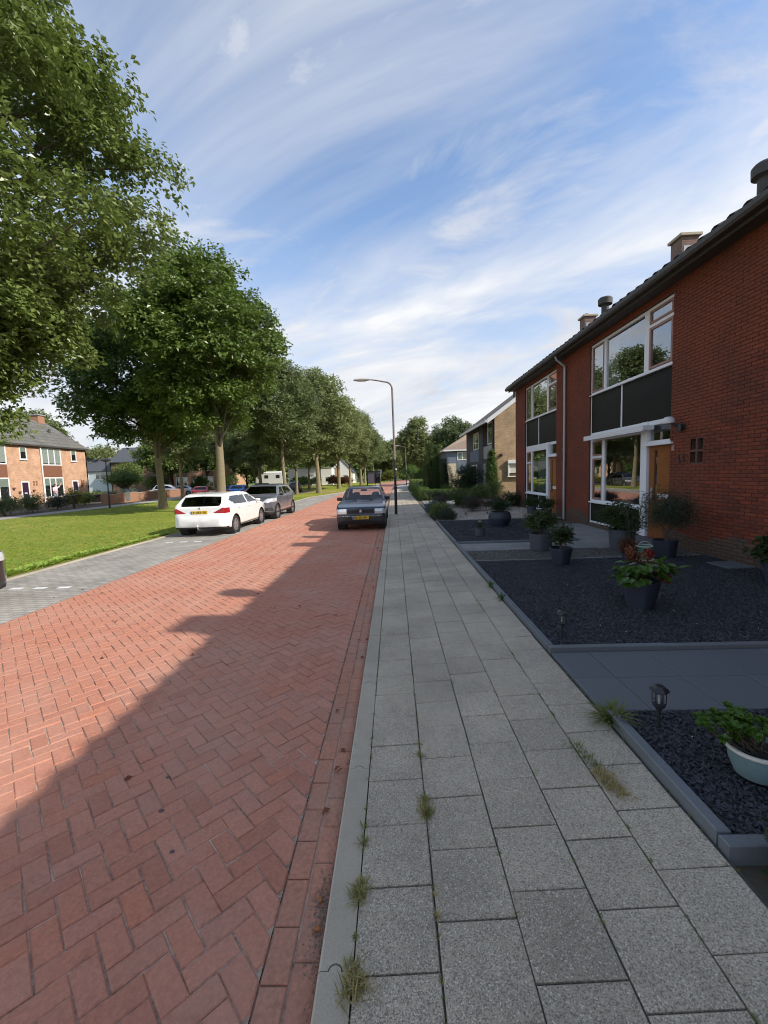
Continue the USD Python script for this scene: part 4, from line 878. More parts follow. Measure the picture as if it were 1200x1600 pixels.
S['skin'] = [('rear_diffuser', 'x', [(-2.4, .18), (-1.9, .18), (-1.9, .33), (-2.4, .33)], -2, 2, 'black_trim'), ('sill_trim', 'xx', [(-1.0, .27), (1.0, .27), (1.0, .305), (-1.0, .305)], .6, 2, 'black_trim'),
             ('tail_light', 'yy', [(.42, .80), (.95, .78), (.95, .95), (.72, .97)], -2.4, -1.82, 'tail_red'), ('headlight', 'yy', [(.40, .66), (.95, .70), (.95, .80), (.5, .74)], 1.5, 2.4, 'lamp_clear'),
             ('plate_recess', 'y', [(-.46, .74), (.46, .74), (.40, .91), (-.40, .91)], -2.3, -1.9, 'paint_white'), ('grille', 'y', [(-.35, .4), (.35, .4), (.4, .55), (-.4, .55)], 2.0, 2.4, 'black_trim')]
S['plates'] = [('r', -2.135, .825, -1, '9-XFZ-78')]
def white_extra():
    out = handles(1.74, (-.1, -1.05), .90, 'paint_white')
    b = MB(); b.tube([(0, -2.0, .28), (0, -2.25, .26), (0, -2.30, .30), (0, -2.30, .36)], .02, 8); b.lathe([(0, -.03), (.022, -.02), (.03, 0), (.022, .02), (0, .03)], 12, (0, -2.30, .385)); out.append(('tow_bar', b, 'chrome'))
    b = MB(); v, f = trimesh.creation.triangulate_polygon(Polygon([(-.03, -.035), (0, -.02), (.03, -.035), (.024, .01), (.032, .03), (.01, .036), (0, .05), (-.012, .03), (-.03, .022), (-.02, 0)]), engine='earcut')
    m = trimesh.creation.extrude_polygon(Polygon(np.array(v)[:0] if False else [(-.03, -.035), (0, -.02), (.03, -.035), (.024, .01), (.032, .03), (.01, .036), (0, .05), (-.012, .03), (-.03, .022), (-.02, 0)]), .008, engine='earcut'); V = np.array(m.vertices); b = MB(); b.add(np.column_stack([V[:, 0], -2.118 + V[:, 2], .96 + V[:, 1]]), np.array(m.faces)); out.append(('emblem', b, 'chrome'))
    b = MB(); b.tube([(0, -1.5, 1.43), (0, -1.7, 1.52)], .006, 6); out.append(('antenna', b, 'black_trim'))
    b = MB(); b.cbox((-.08, -2.0, 1.045), (.28, -1.985, 1.06), .004); out.append(('rear_wiper', b, 'black_trim'))
    return out
S['extra'] = white_extra
car('parked_car', 'white estate car with tow bar seen from behind in the parking bay', (-6.10, 14.92, CZ), .01, S, sc=(1, 1, .92))
# grey crossover facing us
S = hatch(1.78, 1.56, 4.12, .82, .72, 1.02, .45, -1.45, (1.05, 1.06), (1.85, .93), (.25, .1), .335, 'paint_grey', fplate=True, txt='XN-412-K', pillar=0)
S['side'] = [(-1.95, .3), (-2.04, .45), (-2.06, .7), (-1.98, .98), (-1.78, 1.16), (-1.45, 1.46), (-1.2, 1.53), (-.4, 1.565), (.3, 1.53), (1.1, 1.05), (1.82, .95), (1.98, .84), (2.06, .6), (2.05, .42), (1.93, .24)]
S['glass'][0] = ('side_window', [(-.05, 1.06), (.86, 1.06), (.32, 1.42), (-.05, 1.44)], 0, 0); S['glass'][1] = ('side_window', [(-.14, 1.07), (-.14, 1.44), (-1.0, 1.42), (-1.35, 1.22), (-1.1, 1.13)], 0, 0)
S['skin'] = [('lower_trim', 'x', [(-2.2, .2), (2.2, .2), (2.2, .36), (-2.2, .36)], -2, 2, 'black_trim'), ('headlight', 'yy', [(.38, .76), (.95, .80), (.95, .95), (.62, .95)], 1.35, 2.3, 'lamp_clear'), ('grille', 'y', [(-.62, .70), (.62, .70), (.40, .84), (-.40, .84)], 1.7, 2.3, 'black_trim'),
             ('air_intake', 'y', [(-.42, .38), (.42, .38), (.5, .56), (-.5, .56)], 1.7, 2.3, 'black_trim'), ('fog_lamp', 'yy', [(.52, .40), (.84, .40), (.80, .56), (.58, .54)], 1.6, 2.3, 'black_trim'), ('chrome_strip', 'yy', [(.50, .385), (.86, .40), (.86, .43), (.50, .405)], 1.6, 2.3, 'chrome'), ('tail_light', 'yy', [(.5, .9), (.95, .9), (.95, 1.05), (.6, 1.05)], -2.3, -1.7, 'tail_red'), ('door_strip', 'xx', [(-.95, .40), (.9, .40), (.9, .44), (-.95, .44)], .6, 2, 'chrome')]
S['plates'] = [('f', 2.075, .62, 1, 'XN-412-K')]; S['mirror_look'] = 'black_trim'
def grey_extra():
    out = handles(1.78, (-.1, -1.0), .95, 'paint_grey'); b = MB(); b.lathe([(0, 0), (.045, 0), (.05, .012), (0, .02)], 4, (0, 0, 0), 'y'); v, f = b.mesh(); out.append(('emblem', (v * [1, 1, 1.4] + [0, 2.02, .77], f), 'chrome')); return out
S['extra'] = grey_extra
car('parked_car', 'dark grey crossover with headlights towards us behind the white estate', (-5.97, 19.35, CZ), PI - .01, S, sc=(1, 1, .95))
# navy old hatchback, nose towards us, wheels by the kerb
S = hatch(1.60, 1.36, 4.03, .76, .70, .86, .32, -1.1, (.92, .90), (1.9, .74), (.3, .05), .285, 'paint_navy', fplate=True, txt='DN-SD-SR', rim='steel')
S['edge'] = .06; S['side'] = [(-1.93, .3), (-2.0, .4), (-2.0, .62), (-1.95, .84), (-1.75, .93), (-1.25, 1.26), (-1.05, 1.335), (-.3, 1.37), (.25, 1.335), (.95, .90), (1.55, .83), (1.93, .76), (1.985, .66), (1.985, .52), (2.03, .50), (2.03, .34), (1.93, .22), (-1.85, .22)]
S['plan'] = [(0, -2.0), (.66, -1.98), (.77, -1.85), (.80, -1.3), (.80, 0), (.80, 1.3), (.775, 1.85), (.70, 2.0), (0, 2.03)]
S['front'] = [(0, .2), (.72, .2), (.78, .3), (.80, .5), (.795, .78), (.765, .87), (.615, 1.28), (.53, 1.37), (0, 1.40)]
S['glass'] = [('side_window', [(-.15, .91), (.70, .91), (.15, 1.25), (-.15, 1.27)], 0, 0), ('side_window', [(-.24, .91), (-.24, 1.27), (-.95, 1.24), (-1.28, 1.0), (-1.2, .93)], 0, 0), ('windscreen', [(0, .935), (.66, .95), (.545, 1.265), (0, 1.29)], .15, 1.2), ('rear_window', [(0, .97), (.60, .98), (.54, 1.23), (0, 1.25)], -2, -1.15)]
S['glass_look'] = 'clear_car_glass'; S['rim'] = 'steel'; S['tw'] = .17; S['inset'] = .10; S['mirror'] = (.62, .95, .755); S['mirror_look'] = 'black_trim'; S['seats_y'] = (-.2, -1.0); S['dash'] = .5; S['cab'] = (-1.75, .85, .76)
S['skin'] = [('bumper', 'y', [(-.9, .30), (.9, .30), (.9, .495), (-.9, .495)], 1.7, 2.2, 'black_trim'), ('bumper_strip', 'y', [(-.9, .465), (.9, .465), (.9, .492), (-.9, .492)], 1.7, 2.3, 'chrome'), ('headlight', 'yy', [(.44, .555), (.79, .555), (.79, .70), (.45, .715)], 1.7, 2.2, 'lamp_clear'), ('grille', 'y', [(-.42, .56), (.42, .56), (.42, .705), (-.42, .705)], 1.7, 2.2, 'black_trim'), ('spoiler', 'y', [(-.8, .2), (.8, .2), (.8, .29), (-.8, .29)], 1.6, 2.2, 'black_trim'),
             ('tail_light', 'yy', [(.4, .6), (.8, .6), (.8, .78), (.4, .78)], -2.2, -1.8, 'tail_red'), ('door_strip', 'xx', [(-1.0, .48), (1.1, .48), (1.1, .53), (-1.0, .53)], .6, 2, 'black_trim')]
S['plates'] = [('f', 2.06, .44, 1, 'DN-SD-SR')]
def navy_extra():
    out = handles(1.60, (-.1, -.9), .80, 'black_trim')
    for z in (.60, .635, .67): b = MB(); b.cbox((-.42, 1.985, z - .006), (.42, 2.005, z + .006), .003); out.append(('grille_bar', b, 'paint_navy'))
    m = trimesh.creation.extrude_polygon(Polygon([(-.04, -.045), (0, -.03), (.04, -.045), (.03, .01), (.042, .035), (.012, .045), (0, .06), (-.014, .04), (-.04, .03), (-.026, 0)]), .01, engine='earcut'); V = np.array(m.vertices); b = MB(); b.add(np.column_stack([-V[:, 0], 2.018 - V[:, 2], .635 + V[:, 1]]), np.array(m.faces)[:, ::-1] if False else np.array(m.faces)); out.append(('emblem', b, 'chrome'))
    for x in (-.35, .2): b = MB(); b.tube([(x, .93, .925), (x + .12, .88, .95), (x + .42, .84, .965)], .008, 6); out.append(('wiper', b, 'black_trim'))
    b = MB(); b.tube([(0, .3, 1.34), (0, .12, 1.52)], .004, 6); out.append(('antenna', b, 'black_trim'))
    b = MB(); b.cbox((-.11, .22, 1.2), (.11, .25, 1.27), .012); out.append(('rear_view_mirror', b, 'black_trim'))
    return out
S['extra'] = navy_extra
car('parked_car', 'old dark navy hatchback with yellow plate facing us by the kerb', (-1.08, 15.08, ROAD_Z), PI + .0, S)
# others further off
BG = 'cars parked beyond the lawn'
def bgcar(label, loc, rz, p, **k):
    S = hatch(k.get('W', 1.76), k.get('H', 1.48), k.get('L', 4.1), .8, .72, k.get('belt', .95), .45, -1.35, (1.0, 1.0), (1.75, .84), (.18, .08), k.get('r', .31), p, txt=k.get('txt', '8-TKR-52'), fplate=k.get('f', False)); S['edge'] = .13; car('parked_car', label, loc, rz, S, k.get('group', BG))
LC = LZ + .012
bgcar('black car cut off by the left edge of the photo, in the parking bay', (-6.74, 4.28, CZ), 0, 'paint_black', group=None)
LC = LOW + .012
bgcar('dark grey car just visible above the roof of the grey crossover', (-13.3, 44.6, LC), PI, 'paint_dark_grey', f=True, H=1.44)
bgcar('red hatchback seen from behind, beyond the white estate', (-21.7, 47.2, LC), .2, 'paint_red', txt='4-SRX-19')
bgcar('black car partly hidden behind the yellowish oak trunk', (-19.3, 48.2, LC), .1, 'paint_black', txt='27-HB-XK')
bgcar('bright blue hatchback seen from behind, left of the crossover', (-17.4, 46.8, LC), .15, 'paint_blue', txt='6-ZGD-44')
bgcar('black car just right of the bright blue hatchback', (-16.4, 52.0, LC), .1, 'paint_black', H=1.55, txt='PL-838-T')
bgcar('small dark car under the street trees right of the crossover', (-14.7, 62.0, LC), .2, 'paint_dark_grey', txt='31-NV-GS')
bgcar('silver off-roader with its nose to the left by the low brick wall', (-32.5, 57.5, LC), PI / 2 + .3, 'paint_silver', H=1.68, belt=1.08, L=4.5, r=.35)
bgcar('silver car half hidden behind the silver off-roader', (-31.6, 61.0, LC), PI / 2 + .2, 'paint_silver')
# ------------------------------------------------------------------ front gardens on the right
pieces('slate_chip', [(.032, .034, .041), (.046, .049, .058), (.064, .068, .077), (.038, .040, .046)], grain=40, grain_amt=.25, bump=.3, rough=.7, stain_amt=.0)
pieces('grey_chip', [(.12, .115, .105), (.16, .155, .14), (.10, .095, .085)], grain=40, grain_amt=.25, bump=.3)
pieces('pebble', [(.42, .36, .29), (.50, .45, .38), (.34, .29, .24), (.55, .51, .46)], grain=40, grain_amt=.2, bump=.2)
plain('slate_base', (.018, .02, .026), .9, vary=.4, scale=30, bump=1.0, bscale=70); plain('grey_base', (.11, .105, .095), .9, vary=.4, scale=30, bump=1.0, bscale=70); plain('pebble_base', (.36, .31, .25), .9, vary=.35, scale=30, bump=1.0, bscale=50)
BZ, EX = .115, 1.335
garden = thing('garden_bed', kind='structure')
def bed(name, x0, x1, y0, y1, z, mat): return sheet(name, [(x0, y0), (x1, y0), (x1, y1), (x0, y1)], z, mat, parent=garden, kind=None)
sheet('subsoil', [(EX - .01, -14), (FX + .1, -14), (FX + .1, 25.2), (EX - .01, 25.2)], .045, 'soil', parent=garden, kind=None)
bed('slate_bed', 1.39, 3.9, 1.70, 2.63, BZ - .012, 'slate_base'); bed('slate_bed', 1.39, FX + .01, 3.68, 7.36, BZ - .01, 'slate_base'); bed('grey_bed', 1.39, FX + .01, 7.40, 8.36, BZ - .02, 'grey_base'); bed('slate_bed', 1.39, 4.15, 9.44, 13.70, BZ - .01, 'slate_base'); bed('pebble_bed', 1.45, FX + .01, 13.78, 18.9, BZ - .02, 'pebble_base')
def slab_grid(xs, ys, z, mat, c=.004):
    for a, b in zip(xs[:-1], xs[1:]):
        for p, q in zip(ys[:-1], ys[1:]):
            emit('slab', MB().slab([(a + .003, p + .003), (b - .003, p + .003), (b - .003, q - .003), (a + .003, q - .003)], .03, z + RNG.normal(0, .0012), c, tilt=RNG.normal(0, .003, 2)), mat, garden)
slab_grid([EX + .002, 1.66, 2.145, 2.63, 3.115, 3.60, 4.085, 4.57, 5.055, FX], [2.66, 3.11, 3.575], .098, 'slate_slab')
slab_grid([EX + .01] + [1.64 + .3 * k for k in range(9)], [8.40, 8.70, 9.0, 9.30], .098, 'grey_slab'); slab_grid([4.05 + .02, 4.36, 4.66, 4.96, 5.26, FX - .03], [8.40 + .3 * k for k in range(14)], .096, 'grey_slab')
def edging(pts, w=.06, z0=0., z1=.165, mat='edging_concrete', L=1.0):
    P = np.array(pts, float)
    for p, q in zip(P[:-1], P[1:]):
        d = q - p; D = np.hypot(*d); d /= D; n = np.array([-d[1], d[0]]); k = max(1, round(D / L))
        for i in range(k):
            s, e = p + d * (D * i / k + .003), p + d * (D * (i + 1) / k - .003)
            emit('edging', MB().slab([tuple(s), tuple(e), tuple(e + n * w), tuple(s + n * w)], z0, z1 + RNG.normal(0, .002), .005), mat, garden)
edging([(EX + .06, 1.685), (EX + .06, 2.62)], z1=.14); edging([(EX - .002, 1.62), (4.3, 1.62)], z1=.135)
edging([(EX + .06, 3.665), (EX + .06, 9.3)], z1=.13); edging([(EX, 3.60), (FX - .01, 3.60)], z1=.128); edging([(1.4, 7.365), (FX - .1, 7.365)], w=.035, z1=.122, mat='grey_slab')
edging([(1.4, 8.362), (4.05, 8.362)], w=.035, z1=.112); edging([(EX + .06, 9.43), (EX + .06, 13.68)], z1=.14); edging([(1.4, 9.34), (4.1, 9.34)], w=.06, z1=.135); edging([(1.45, 13.71), (4.6, 13.71)], w=.06, z1=.135); edging([(4.18, 9.45), (4.18, 13.7)], w=.04, z1=.12)
edging([(EX + .02, 13.75), (1.62, 14.3), (1.5, 17.2), (1.42, 21.2)], w=.05, z1=.115, mat='kerb_concrete')
emit('stepping_slab', MB().slab([(5.02, 6.33), (5.42, 6.33), (5.42, 6.78), (5.02, 6.78)], .05, .135, .006, tilt=(.02, 0)), 'slate_slab', garden)
def chip_proto(r, sx, sy, sz, n=8):
    h = trimesh.convex.convex_hull(r.normal(size=(n, 3)) * [sx, sy, sz]); return (np.array(h.vertices), np.array(h.faces))
def scatter(name, label, cat, mat, P, S, protos, tilt=.35, seed=3):
    r = np.random.default_rng(seed); pi = UsdGeom.PointInstancer.Define(stage, numbered('/World', name)); tag(pi.GetPrim(), label, cat, kind='stuff'); path = str(pi.GetPath()); rel = pi.CreatePrototypesRel()
    for k, m in enumerate(protos):
        u = usdkit.mesh(stage, f'{path}/piece_{k + 1:03d}', m, LOOK[mat]); rel.AddTarget(u.GetPath())
    n = len(P); a = r.uniform(0, 2 * PI, n); ax = np.column_stack([r.normal(0, tilt, (n, 2)), np.zeros(n)]); th = np.linalg.norm(ax, axis=1); ax = ax / np.maximum(th, 1e-9)[:, None]
    qt = np.column_stack([np.cos(th / 2), ax * np.sin(th / 2)[:, None]]); qz = np.column_stack([np.cos(a / 2), np.zeros(n), np.zeros(n), np.sin(a / 2)])
    w = qt[:, 0] * qz[:, 0] - (qt[:, 1:] * qz[:, 1:]).sum(1); v = qt[:, :1] * qz[:, 1:] + qz[:, :1] * qt[:, 1:] + np.cross(qt[:, 1:], qz[:, 1:])
    pi.CreatePositionsAttr(Vt.Vec3fArray.FromNumpy(np.asarray(P, np.float32))); pi.CreateProtoIndicesAttr(Vt.IntArray.FromNumpy(r.integers(0, len(protos), n).astype(np.int32)))
    pi.CreateOrientationsAttr(Vt.QuathArray([Gf.Quath(float(q0), float(q[0]), float(q[1]), float(q[2])) for q0, q in zip(w, v)])); pi.CreateScalesAttr(Vt.Vec3fArray.FromNumpy(np.repeat(np.asarray(S, np.float32)[:, None], 3, 1)))
    return pi
rg = np.random.default_rng(17)
def rect_pts(x0, x1, y0, y1, dens, z):
    n = int((x1 - x0) * (y1 - y0) * dens); return np.column_stack([rg.uniform(x0, x1, n), rg.uniform(y0, y1, n), z + rg.uniform(-.004, .014, n)])
SP = [chip_proto(rg, .0085, .006, .0032) for _ in range(6)]
A = np.vstack([rect_pts(1.40, 3.6, 1.69, 2.63, 8000, BZ - .012), rect_pts(1.40, FX - .02, 3.67, 5.2, 6000, BZ - .01), rect_pts(1.40, FX - .02, 5.2, 7.36, 4200, BZ - .01), rect_pts(1.40, 4.15, 9.44, 13.7, 1800, BZ - .01)])
scatter('slate_gravel', 'dark blue-black slate chippings filling the garden beds', 'gravel', 'slate_chip', A, rg.uniform(.7, 1.5, len(A)) * np.clip(A[:, 1] / 9, .85, 1.3), SP)
A = rect_pts(1.40, FX - .02, 7.41, 8.35, 2200, BZ - .02); scatter('grey_gravel', 'brownish grey gravel strip in front of the pale slab path', 'gravel', 'grey_chip', A, rg.uniform(.8, 1.6, len(A)), SP, seed=4)
PP = [chip_proto(rg, .02, .015, .010, 12) for _ in range(5)]; A = rect_pts(1.55, FX - .02, 13.8, 18.8, 900, BZ - .02); scatter('pale_pebbles', 'pale beige pebbles in the second front garden', 'pebbles', 'pebble', A, rg.uniform(.7, 1.5, len(A)), PP, seed=5)
A = rect_pts(1.42, 4.0, 1.7, 7.2, 5, BZ + .012); A = A[(A[:, 1] < 2.6) | (A[:, 1] > 3.7)]; scatter('white_pebbles', 'scattered small white pebbles on the dark slate', 'pebbles', 'white_soft', A, rg.uniform(.25, .6, len(A)), SP, seed=6)

# ---- pots and plants
plain('pot_grey', (.06, .067, .082), .75, vary=.12, scale=12, bump=.2, bscale=90); plain('pot_dark', (.022, .027, .042), .5, vary=.15, scale=8); plain('pot_turquoise', (.17, .25, .255), .4, vary=.2, scale=14, bump=.25, bscale=40); plain('pot_green', (.07, .20, .13), .35, vary=.12)
plain('pot_soil', (.02, .016, .012), .95, vary=.3, scale=30, bump=1.0, bscale=60); plain('cream_trim', (.55, .52, .44), .5)
def pot(name, label, loc, prof, mat, sx=1.0, soil=.06, rz=0, group=None, n=28):
    """prof: outside (radius, z) from the foot up to the rim"""
    t = thing(name, label, 'pot', loc, rz, group); p = list(prof); top = p[-1]; w = .016
    p = [(0, .002)] + p + [(top[0] - w, top[1]), (top[0] - w - .01, top[1] - soil)]
    emit('pot', MB().lathe(p, n, (0, 0, 0), 'z', sx, 1.0), mat, t, smooth=40)
    emit('soil', MB().lathe([(top[0] - w - .004, top[1] - soil + .004), (top[0] * .6, top[1] - soil + .012), (0, top[1] - soil + .02)], n, (0, 0, 0), 'z', sx, 1.0), 'pot_soil', t, smooth=True)
    return t
def shrub(name, label, cat, loc, rad, n, per, leaf, look_, seed, tw=.14, nl=14, lr=.14, stems=7, group=None, up=.3, bark='bark_dark', base=0.0, spread=.9):
    """a bushy plant rooted at loc, rad = (rx, ry, rz): foliage from base to base + 2 rz"""
    r = np.random.default_rng(seed); t = thing(name, label, cat, loc, 0, group); d = runit(r, nl); C = d * (r.uniform(.25, .85, nl) ** .6)[:, None] * np.array(rad) * .8 + [0, 0, base + rad[2]]; R = lr * r.uniform(.6, 1.3, nl)
    O, D = lobe_twigs(r, C, R, n, 1.0); b = MB()
    for k in range(stems):
        e = C[k % nl]; q = np.linspace(0, 1, 5)[:, None]; s = np.array([r.normal(0, .025), r.normal(0, .025), -.02]); m = np.array([e[0] * .3, e[1] * .3, e[2] * .6]); b.tube((1 - q) ** 2 * s + 2 * q * (1 - q) * m + q ** 2 * e, np.linspace(.009, .003, 5) * max(1, rad[2] * 2), 5)
    emit('stems', b, bark, t, smooth=True, kind='stuff'); emit('foliage', twigs(r, O, unit(D + [0, 0, up]), per, tw, *leaf, spread=spread), look_, t, kind='stuff'); return t
def flowers(parent, r, C, R, n, look_, L=.03, W=.028):
    d = runit(r, n); d[:, 2] = abs(d[:, 2]); P = C[r.integers(0, len(C), n)] + d * R; emit('flowers', leaves(P, unit(d + r.normal(size=d.shape) * .4), runit(r, n), L, W, .1), look_, parent, kind='stuff')
PZ = BZ + .005
pot('flower_pot', 'large grey cylindrical pot with a bushy plant beside the slab path', (2.90, 8.33, PZ - .02), [(.185, 0), (.205, .03), (.222, .30), (.226, .345)], 'pot_grey')
shrub('bushy_plant', 'bushy green plant with pale tips in the large grey pot by the slab path', 'plant', (2.90, 8.33, PZ + .29), (.27, .27, .2), 520, 7, (.05, .028), 'pot_leaf', 101, .12, lr=.12)
pot('flower_pot', 'dark tapered pot on the slate, front one of the pair left of the window', (2.76, 6.97, PZ - .01), [(.12, 0), (.13, .01), (.155, .14), (.162, .15), (.175, .25), (.185, .25), (.187, .285)], 'pot_dark')
t = shrub('upright_plant', 'upright sparse plant with white blooms in the dark tapered pot', 'plant', (2.76, 6.97, PZ + .23), (.15, .15, .19), 190, 6, (.055, .028), 'pot_leaf', 102, .12, lr=.09, up=.9)
flowers(t, rg, np.array([[-.12, .02, .30], [.02, -.1, .22]]), .03, 10, 'petal_white')
pot('round_planter', 'big round dark bowl planter on the far slate bed', (3.03, 12.1, PZ - .01), [(.20, 0), (.27, .08), (.32, .2), (.325, .28), (.285, .40), (.262, .42)], 'pot_dark', soil=.05, n=36)
shrub('bushy_plant', 'dark evergreen tuft growing from the round bowl planter', 'plant', (3.03, 12.1, PZ + .36), (.24, .24, .17), 320, 7, (.06, .02), 'dark_leaf', 103, .14, lr=.11)
pot('flower_pot', 'small grey pot standing alone on the far slate bed', (2.10, 10.35, PZ - .01), [(.10, 0), (.115, .02), (.125, .19), (.13, .20)], 'pot_grey', soil=.03)
t = shrub('small_plant', 'small plant with a white bloom in the lone grey pot', 'plant', (2.10, 10.35, PZ + .16), (.08, .08, .08), 70, 5, (.035, .018), 'dark_leaf', 104, .07, lr=.05); flowers(t, rg, np.array([[0, 0, .17]]), .04, 12, 'petal_white')
pot('flower_pot', 'wide grey pot with broad shrub before the black window panel', (4.40, 8.15, PZ - .02), [(.19, 0), (.21, .03), (.238, .38), (.243, .405)], 'pot_grey')
shrub('bushy_plant', 'broad green shrub in the wide grey pot under the front window', 'plant', (4.40, 8.15, PZ + .33), (.38, .40, .19), 640, 7, (.055, .025), 'pot_leaf', 105, .15, lr=.15)
pot('flower_pot', 'dark pot with hydrangea in the middle of the slate bed', (2.76, 4.70, PZ - .01), [(.128, 0), (.138, .012), (.175, .22), (.183, .222), (.192, .31), (.196, .315)], 'pot_dark')
def hydrangea(loc):
    r = np.random.default_rng(106); t = thing('hydrangea', 'hydrangea with big glossy leaves and faded russet flower heads', 'plant', loc)
    b = MB(); tips = []
    for k in range(16):
        a = k / 16 * 2 * PI + r.normal(0, .2); R = r.uniform(.1, .27); e = np.array([R * math.cos(a) + .03, R * math.sin(a), r.uniform(.06, .24)]); tips.append(e); b.tube([(0, 0, -.03), e * [.4, .4, .8], e], [.007, .006, .004], 5)
    emit('stems', b, 'pot_leaf', t, smooth=True, kind='stuff'); n = 150; T = np.array(tips); k = r.integers(0, 16, n); P = T[k] + r.normal(0, .045, (n, 3)) * [1, 1, .8]; out = unit(P * [1, 1, .2] + r.normal(0, .07, (n, 3)))
    keep = (P[:, 0] < .12) | (r.uniform(size=n) < .45); s = r.uniform(.7, 1.3, n)
    V, F = leaves(P, unit(np.array([0, 0, 1.0]) + out * .35 + r.normal(0, .3, (n, 3))), out + [0, 0, -.1], .13 * s, .085 * s, .12); F = F[np.repeat(True, len(F))]
    emit('foliage', (V, F), 'bright_leaf', t, kind='stuff')
    for c, R, lk in (((.20, .0, .16), .085, 'russet_leaf'), ((.12, .16, .24), .085, 'russet_leaf'), ((.0, .18, .26), .07, 'russet_leaf'), ((.22, -.06, .06), .07, 'russet_leaf'), ((-.04, .14, .29), .05, 'russet_leaf'), ((.17, .15, .30), .045, 'red_leaf'), ((-.02, .2, .33), .04, 'russet_leaf')):
        d = runit(r, 110); emit('flower_head', leaves(np.array(c) + d * R * r.uniform(.7, 1, (110, 1)), unit(d + r.normal(0, .3, d.shape)), runit(r, 110), .034, .03, .15), lk, t, kind='stuff')
hydrangea((2.76, 4.70, PZ + .28))
pot('flower_pot', 'dark blue-black pot with an olive-green shrub against the brick wall', (4.72, 7.35, PZ - .01), [(.15, 0), (.16, .015), (.19, .27), (.2, .30)], 'pot_dark')
shrub('olive_shrub', 'tall rosemary-like shrub with grey-green needles beside the front door', 'plant', (4.72, 7.35, PZ + .26), (.27, .30, .42), 900, 9, (.055, .012), 'olive_leaf', 107, .22, lr=.2, nl=22, up=.6)
def oleander(loc):
    r = np.random.default_rng(108); t = thing('oleander', 'tall thin-stemmed oleander with narrow leaves in front of the door frame', 'plant', loc); b = MB(); Vs = MB()
    for k in range(5):
        a = r.uniform(0, 6.3); h = r.uniform(.65, 1.15); e = np.array([.16 * math.cos(a), .2 * math.sin(a), h]); q = np.linspace(0, 1, 7)[:, None]; pts = q * e + np.array([[0, 0, 0]]) + (q * (1 - q)) * [.05, -.05, .1]; b.tube(pts, np.linspace(.007, .003, 7), 5)
        m = 34; s = r.uniform(.3, 1, m); P = np.column_stack([np.interp(s, q[:, 0], pts[:, j]) for j in range(3)]); d = unit(np.column_stack([r.normal(size=(m, 2)), np.full(m, .8)])); Vs.add(*leaves(P, runit(r, m), d, .12, .018, .05))
    emit('stems', b, 'bark_dark', t, smooth=True, kind='stuff'); emit('foliage', Vs, 'olive_leaf', t, kind='stuff')
oleander((4.35, 7.75, PZ + .02))
def watering_can(loc):
    t = thing('watering_can', 'green watering can with cream handle and rim standing on the slate', 'watering can', loc, .3); b = MB(); b.lathe([(0, .03), (.115, .03), (.122, .05), (.128, .24), (.12, .25), (.115, .24), (.11, .06), (0, .055)], 24); emit('can', b, 'pot_green', t, smooth=40)
    b = MB(); b.lathe([(0, 0), (.15, 0), (.16, .025), (.15, .028), (0, .012)], 24); emit('saucer', b, 'cream_trim', t, smooth=40)
    b = MB(); q = np.linspace(0, PI, 9); b.tube(np.column_stack([.128 * np.cos(q), np.zeros(9), .25 + .07 * np.sin(q)]), .009, 8); b.lathe([(.128, .235), (.136, .245), (.128, .255), (.12, .245), (.128, .235)], 24); emit('handle', b, 'cream_trim', t, smooth=40)
    b = MB(); b.tube([(-.115, 0, .08), (-.19, 0, .16), (-.24, 0, .27)], [.022, .016, .012], 8); b.lathe([(.0, .265), (.03, .268), (.035, .285), (0, .29)], 12, (-.245, 0, 0)); emit('spout', b, 'cream_trim', t, smooth=40)
watering_can((4.22, 7.12, PZ - .01))
pot('flower_pot', 'small dark pot with russet trailing plant left of the watering can', (3.88, 6.98, PZ - .01), [(.075, 0), (.08, .01), (.1, .15), (.105, .16)], 'pot_dark', soil=.03)
shrub('russet_plant', 'russet brown trailing plant in the small dark pot by the watering can', 'plant', (3.88, 6.98, PZ + .13), (.11, .11, .10), 130, 6, (.035, .025), 'russet_leaf', 109, .09, lr=.06)
TQ = pot('oval_pot', 'turquoise glazed oval pot with a white rim on the near slate bed', (1.80, 2.03, BZ + .01), [(.075, 0), (.09, .01), (.115, .08), (.122, .135), (.13, .14), (.13, .155)], 'pot_turquoise', sx=1.12, soil=.035)
emit('glazed_rim', MB().lathe([(.133, .142), (.136, .150), (.130, .158), (.118, .157), (.112, .150)], 32, (0, 0, 0), 'z', 1.12, 1.0), 'cream_trim', TQ, smooth=True)
def houseleek(loc):
    r = np.random.default_rng(110); t = thing('bright_plant', 'bright green clumpy plant spilling out of the turquoise pot', 'plant', loc); Vs = MB(); b = MB()
    for k in range(60):
        c = np.array([r.normal(-.055, .075), r.normal(.05, .07), 0]); c[2] = .10 + .06 * r.uniform() - .9 * (c[0] + .05) ** 2 - .9 * (c[1] - .05) ** 2; b.tube([(r.normal(0, .03), r.normal(0, .03), -.02), c * [.8, .8, .6], c], .003, 4); m = 20; d = unit(np.column_stack([r.normal(size=(m, 2)), r.uniform(.05, .9, m)])); Vs.add(*leaves(np.repeat(c[None], m, 0), unit(np.array([0, 0, 1.]) + r.normal(0, .3, (m, 3))), d, .036, .017, .2))
    emit('stems', b, 'bark_dark', t, smooth=True, kind='stuff'); emit('foliage', Vs, 'bright_leaf', t, kind='stuff')
houseleek((1.80, 2.03, BZ + .13))
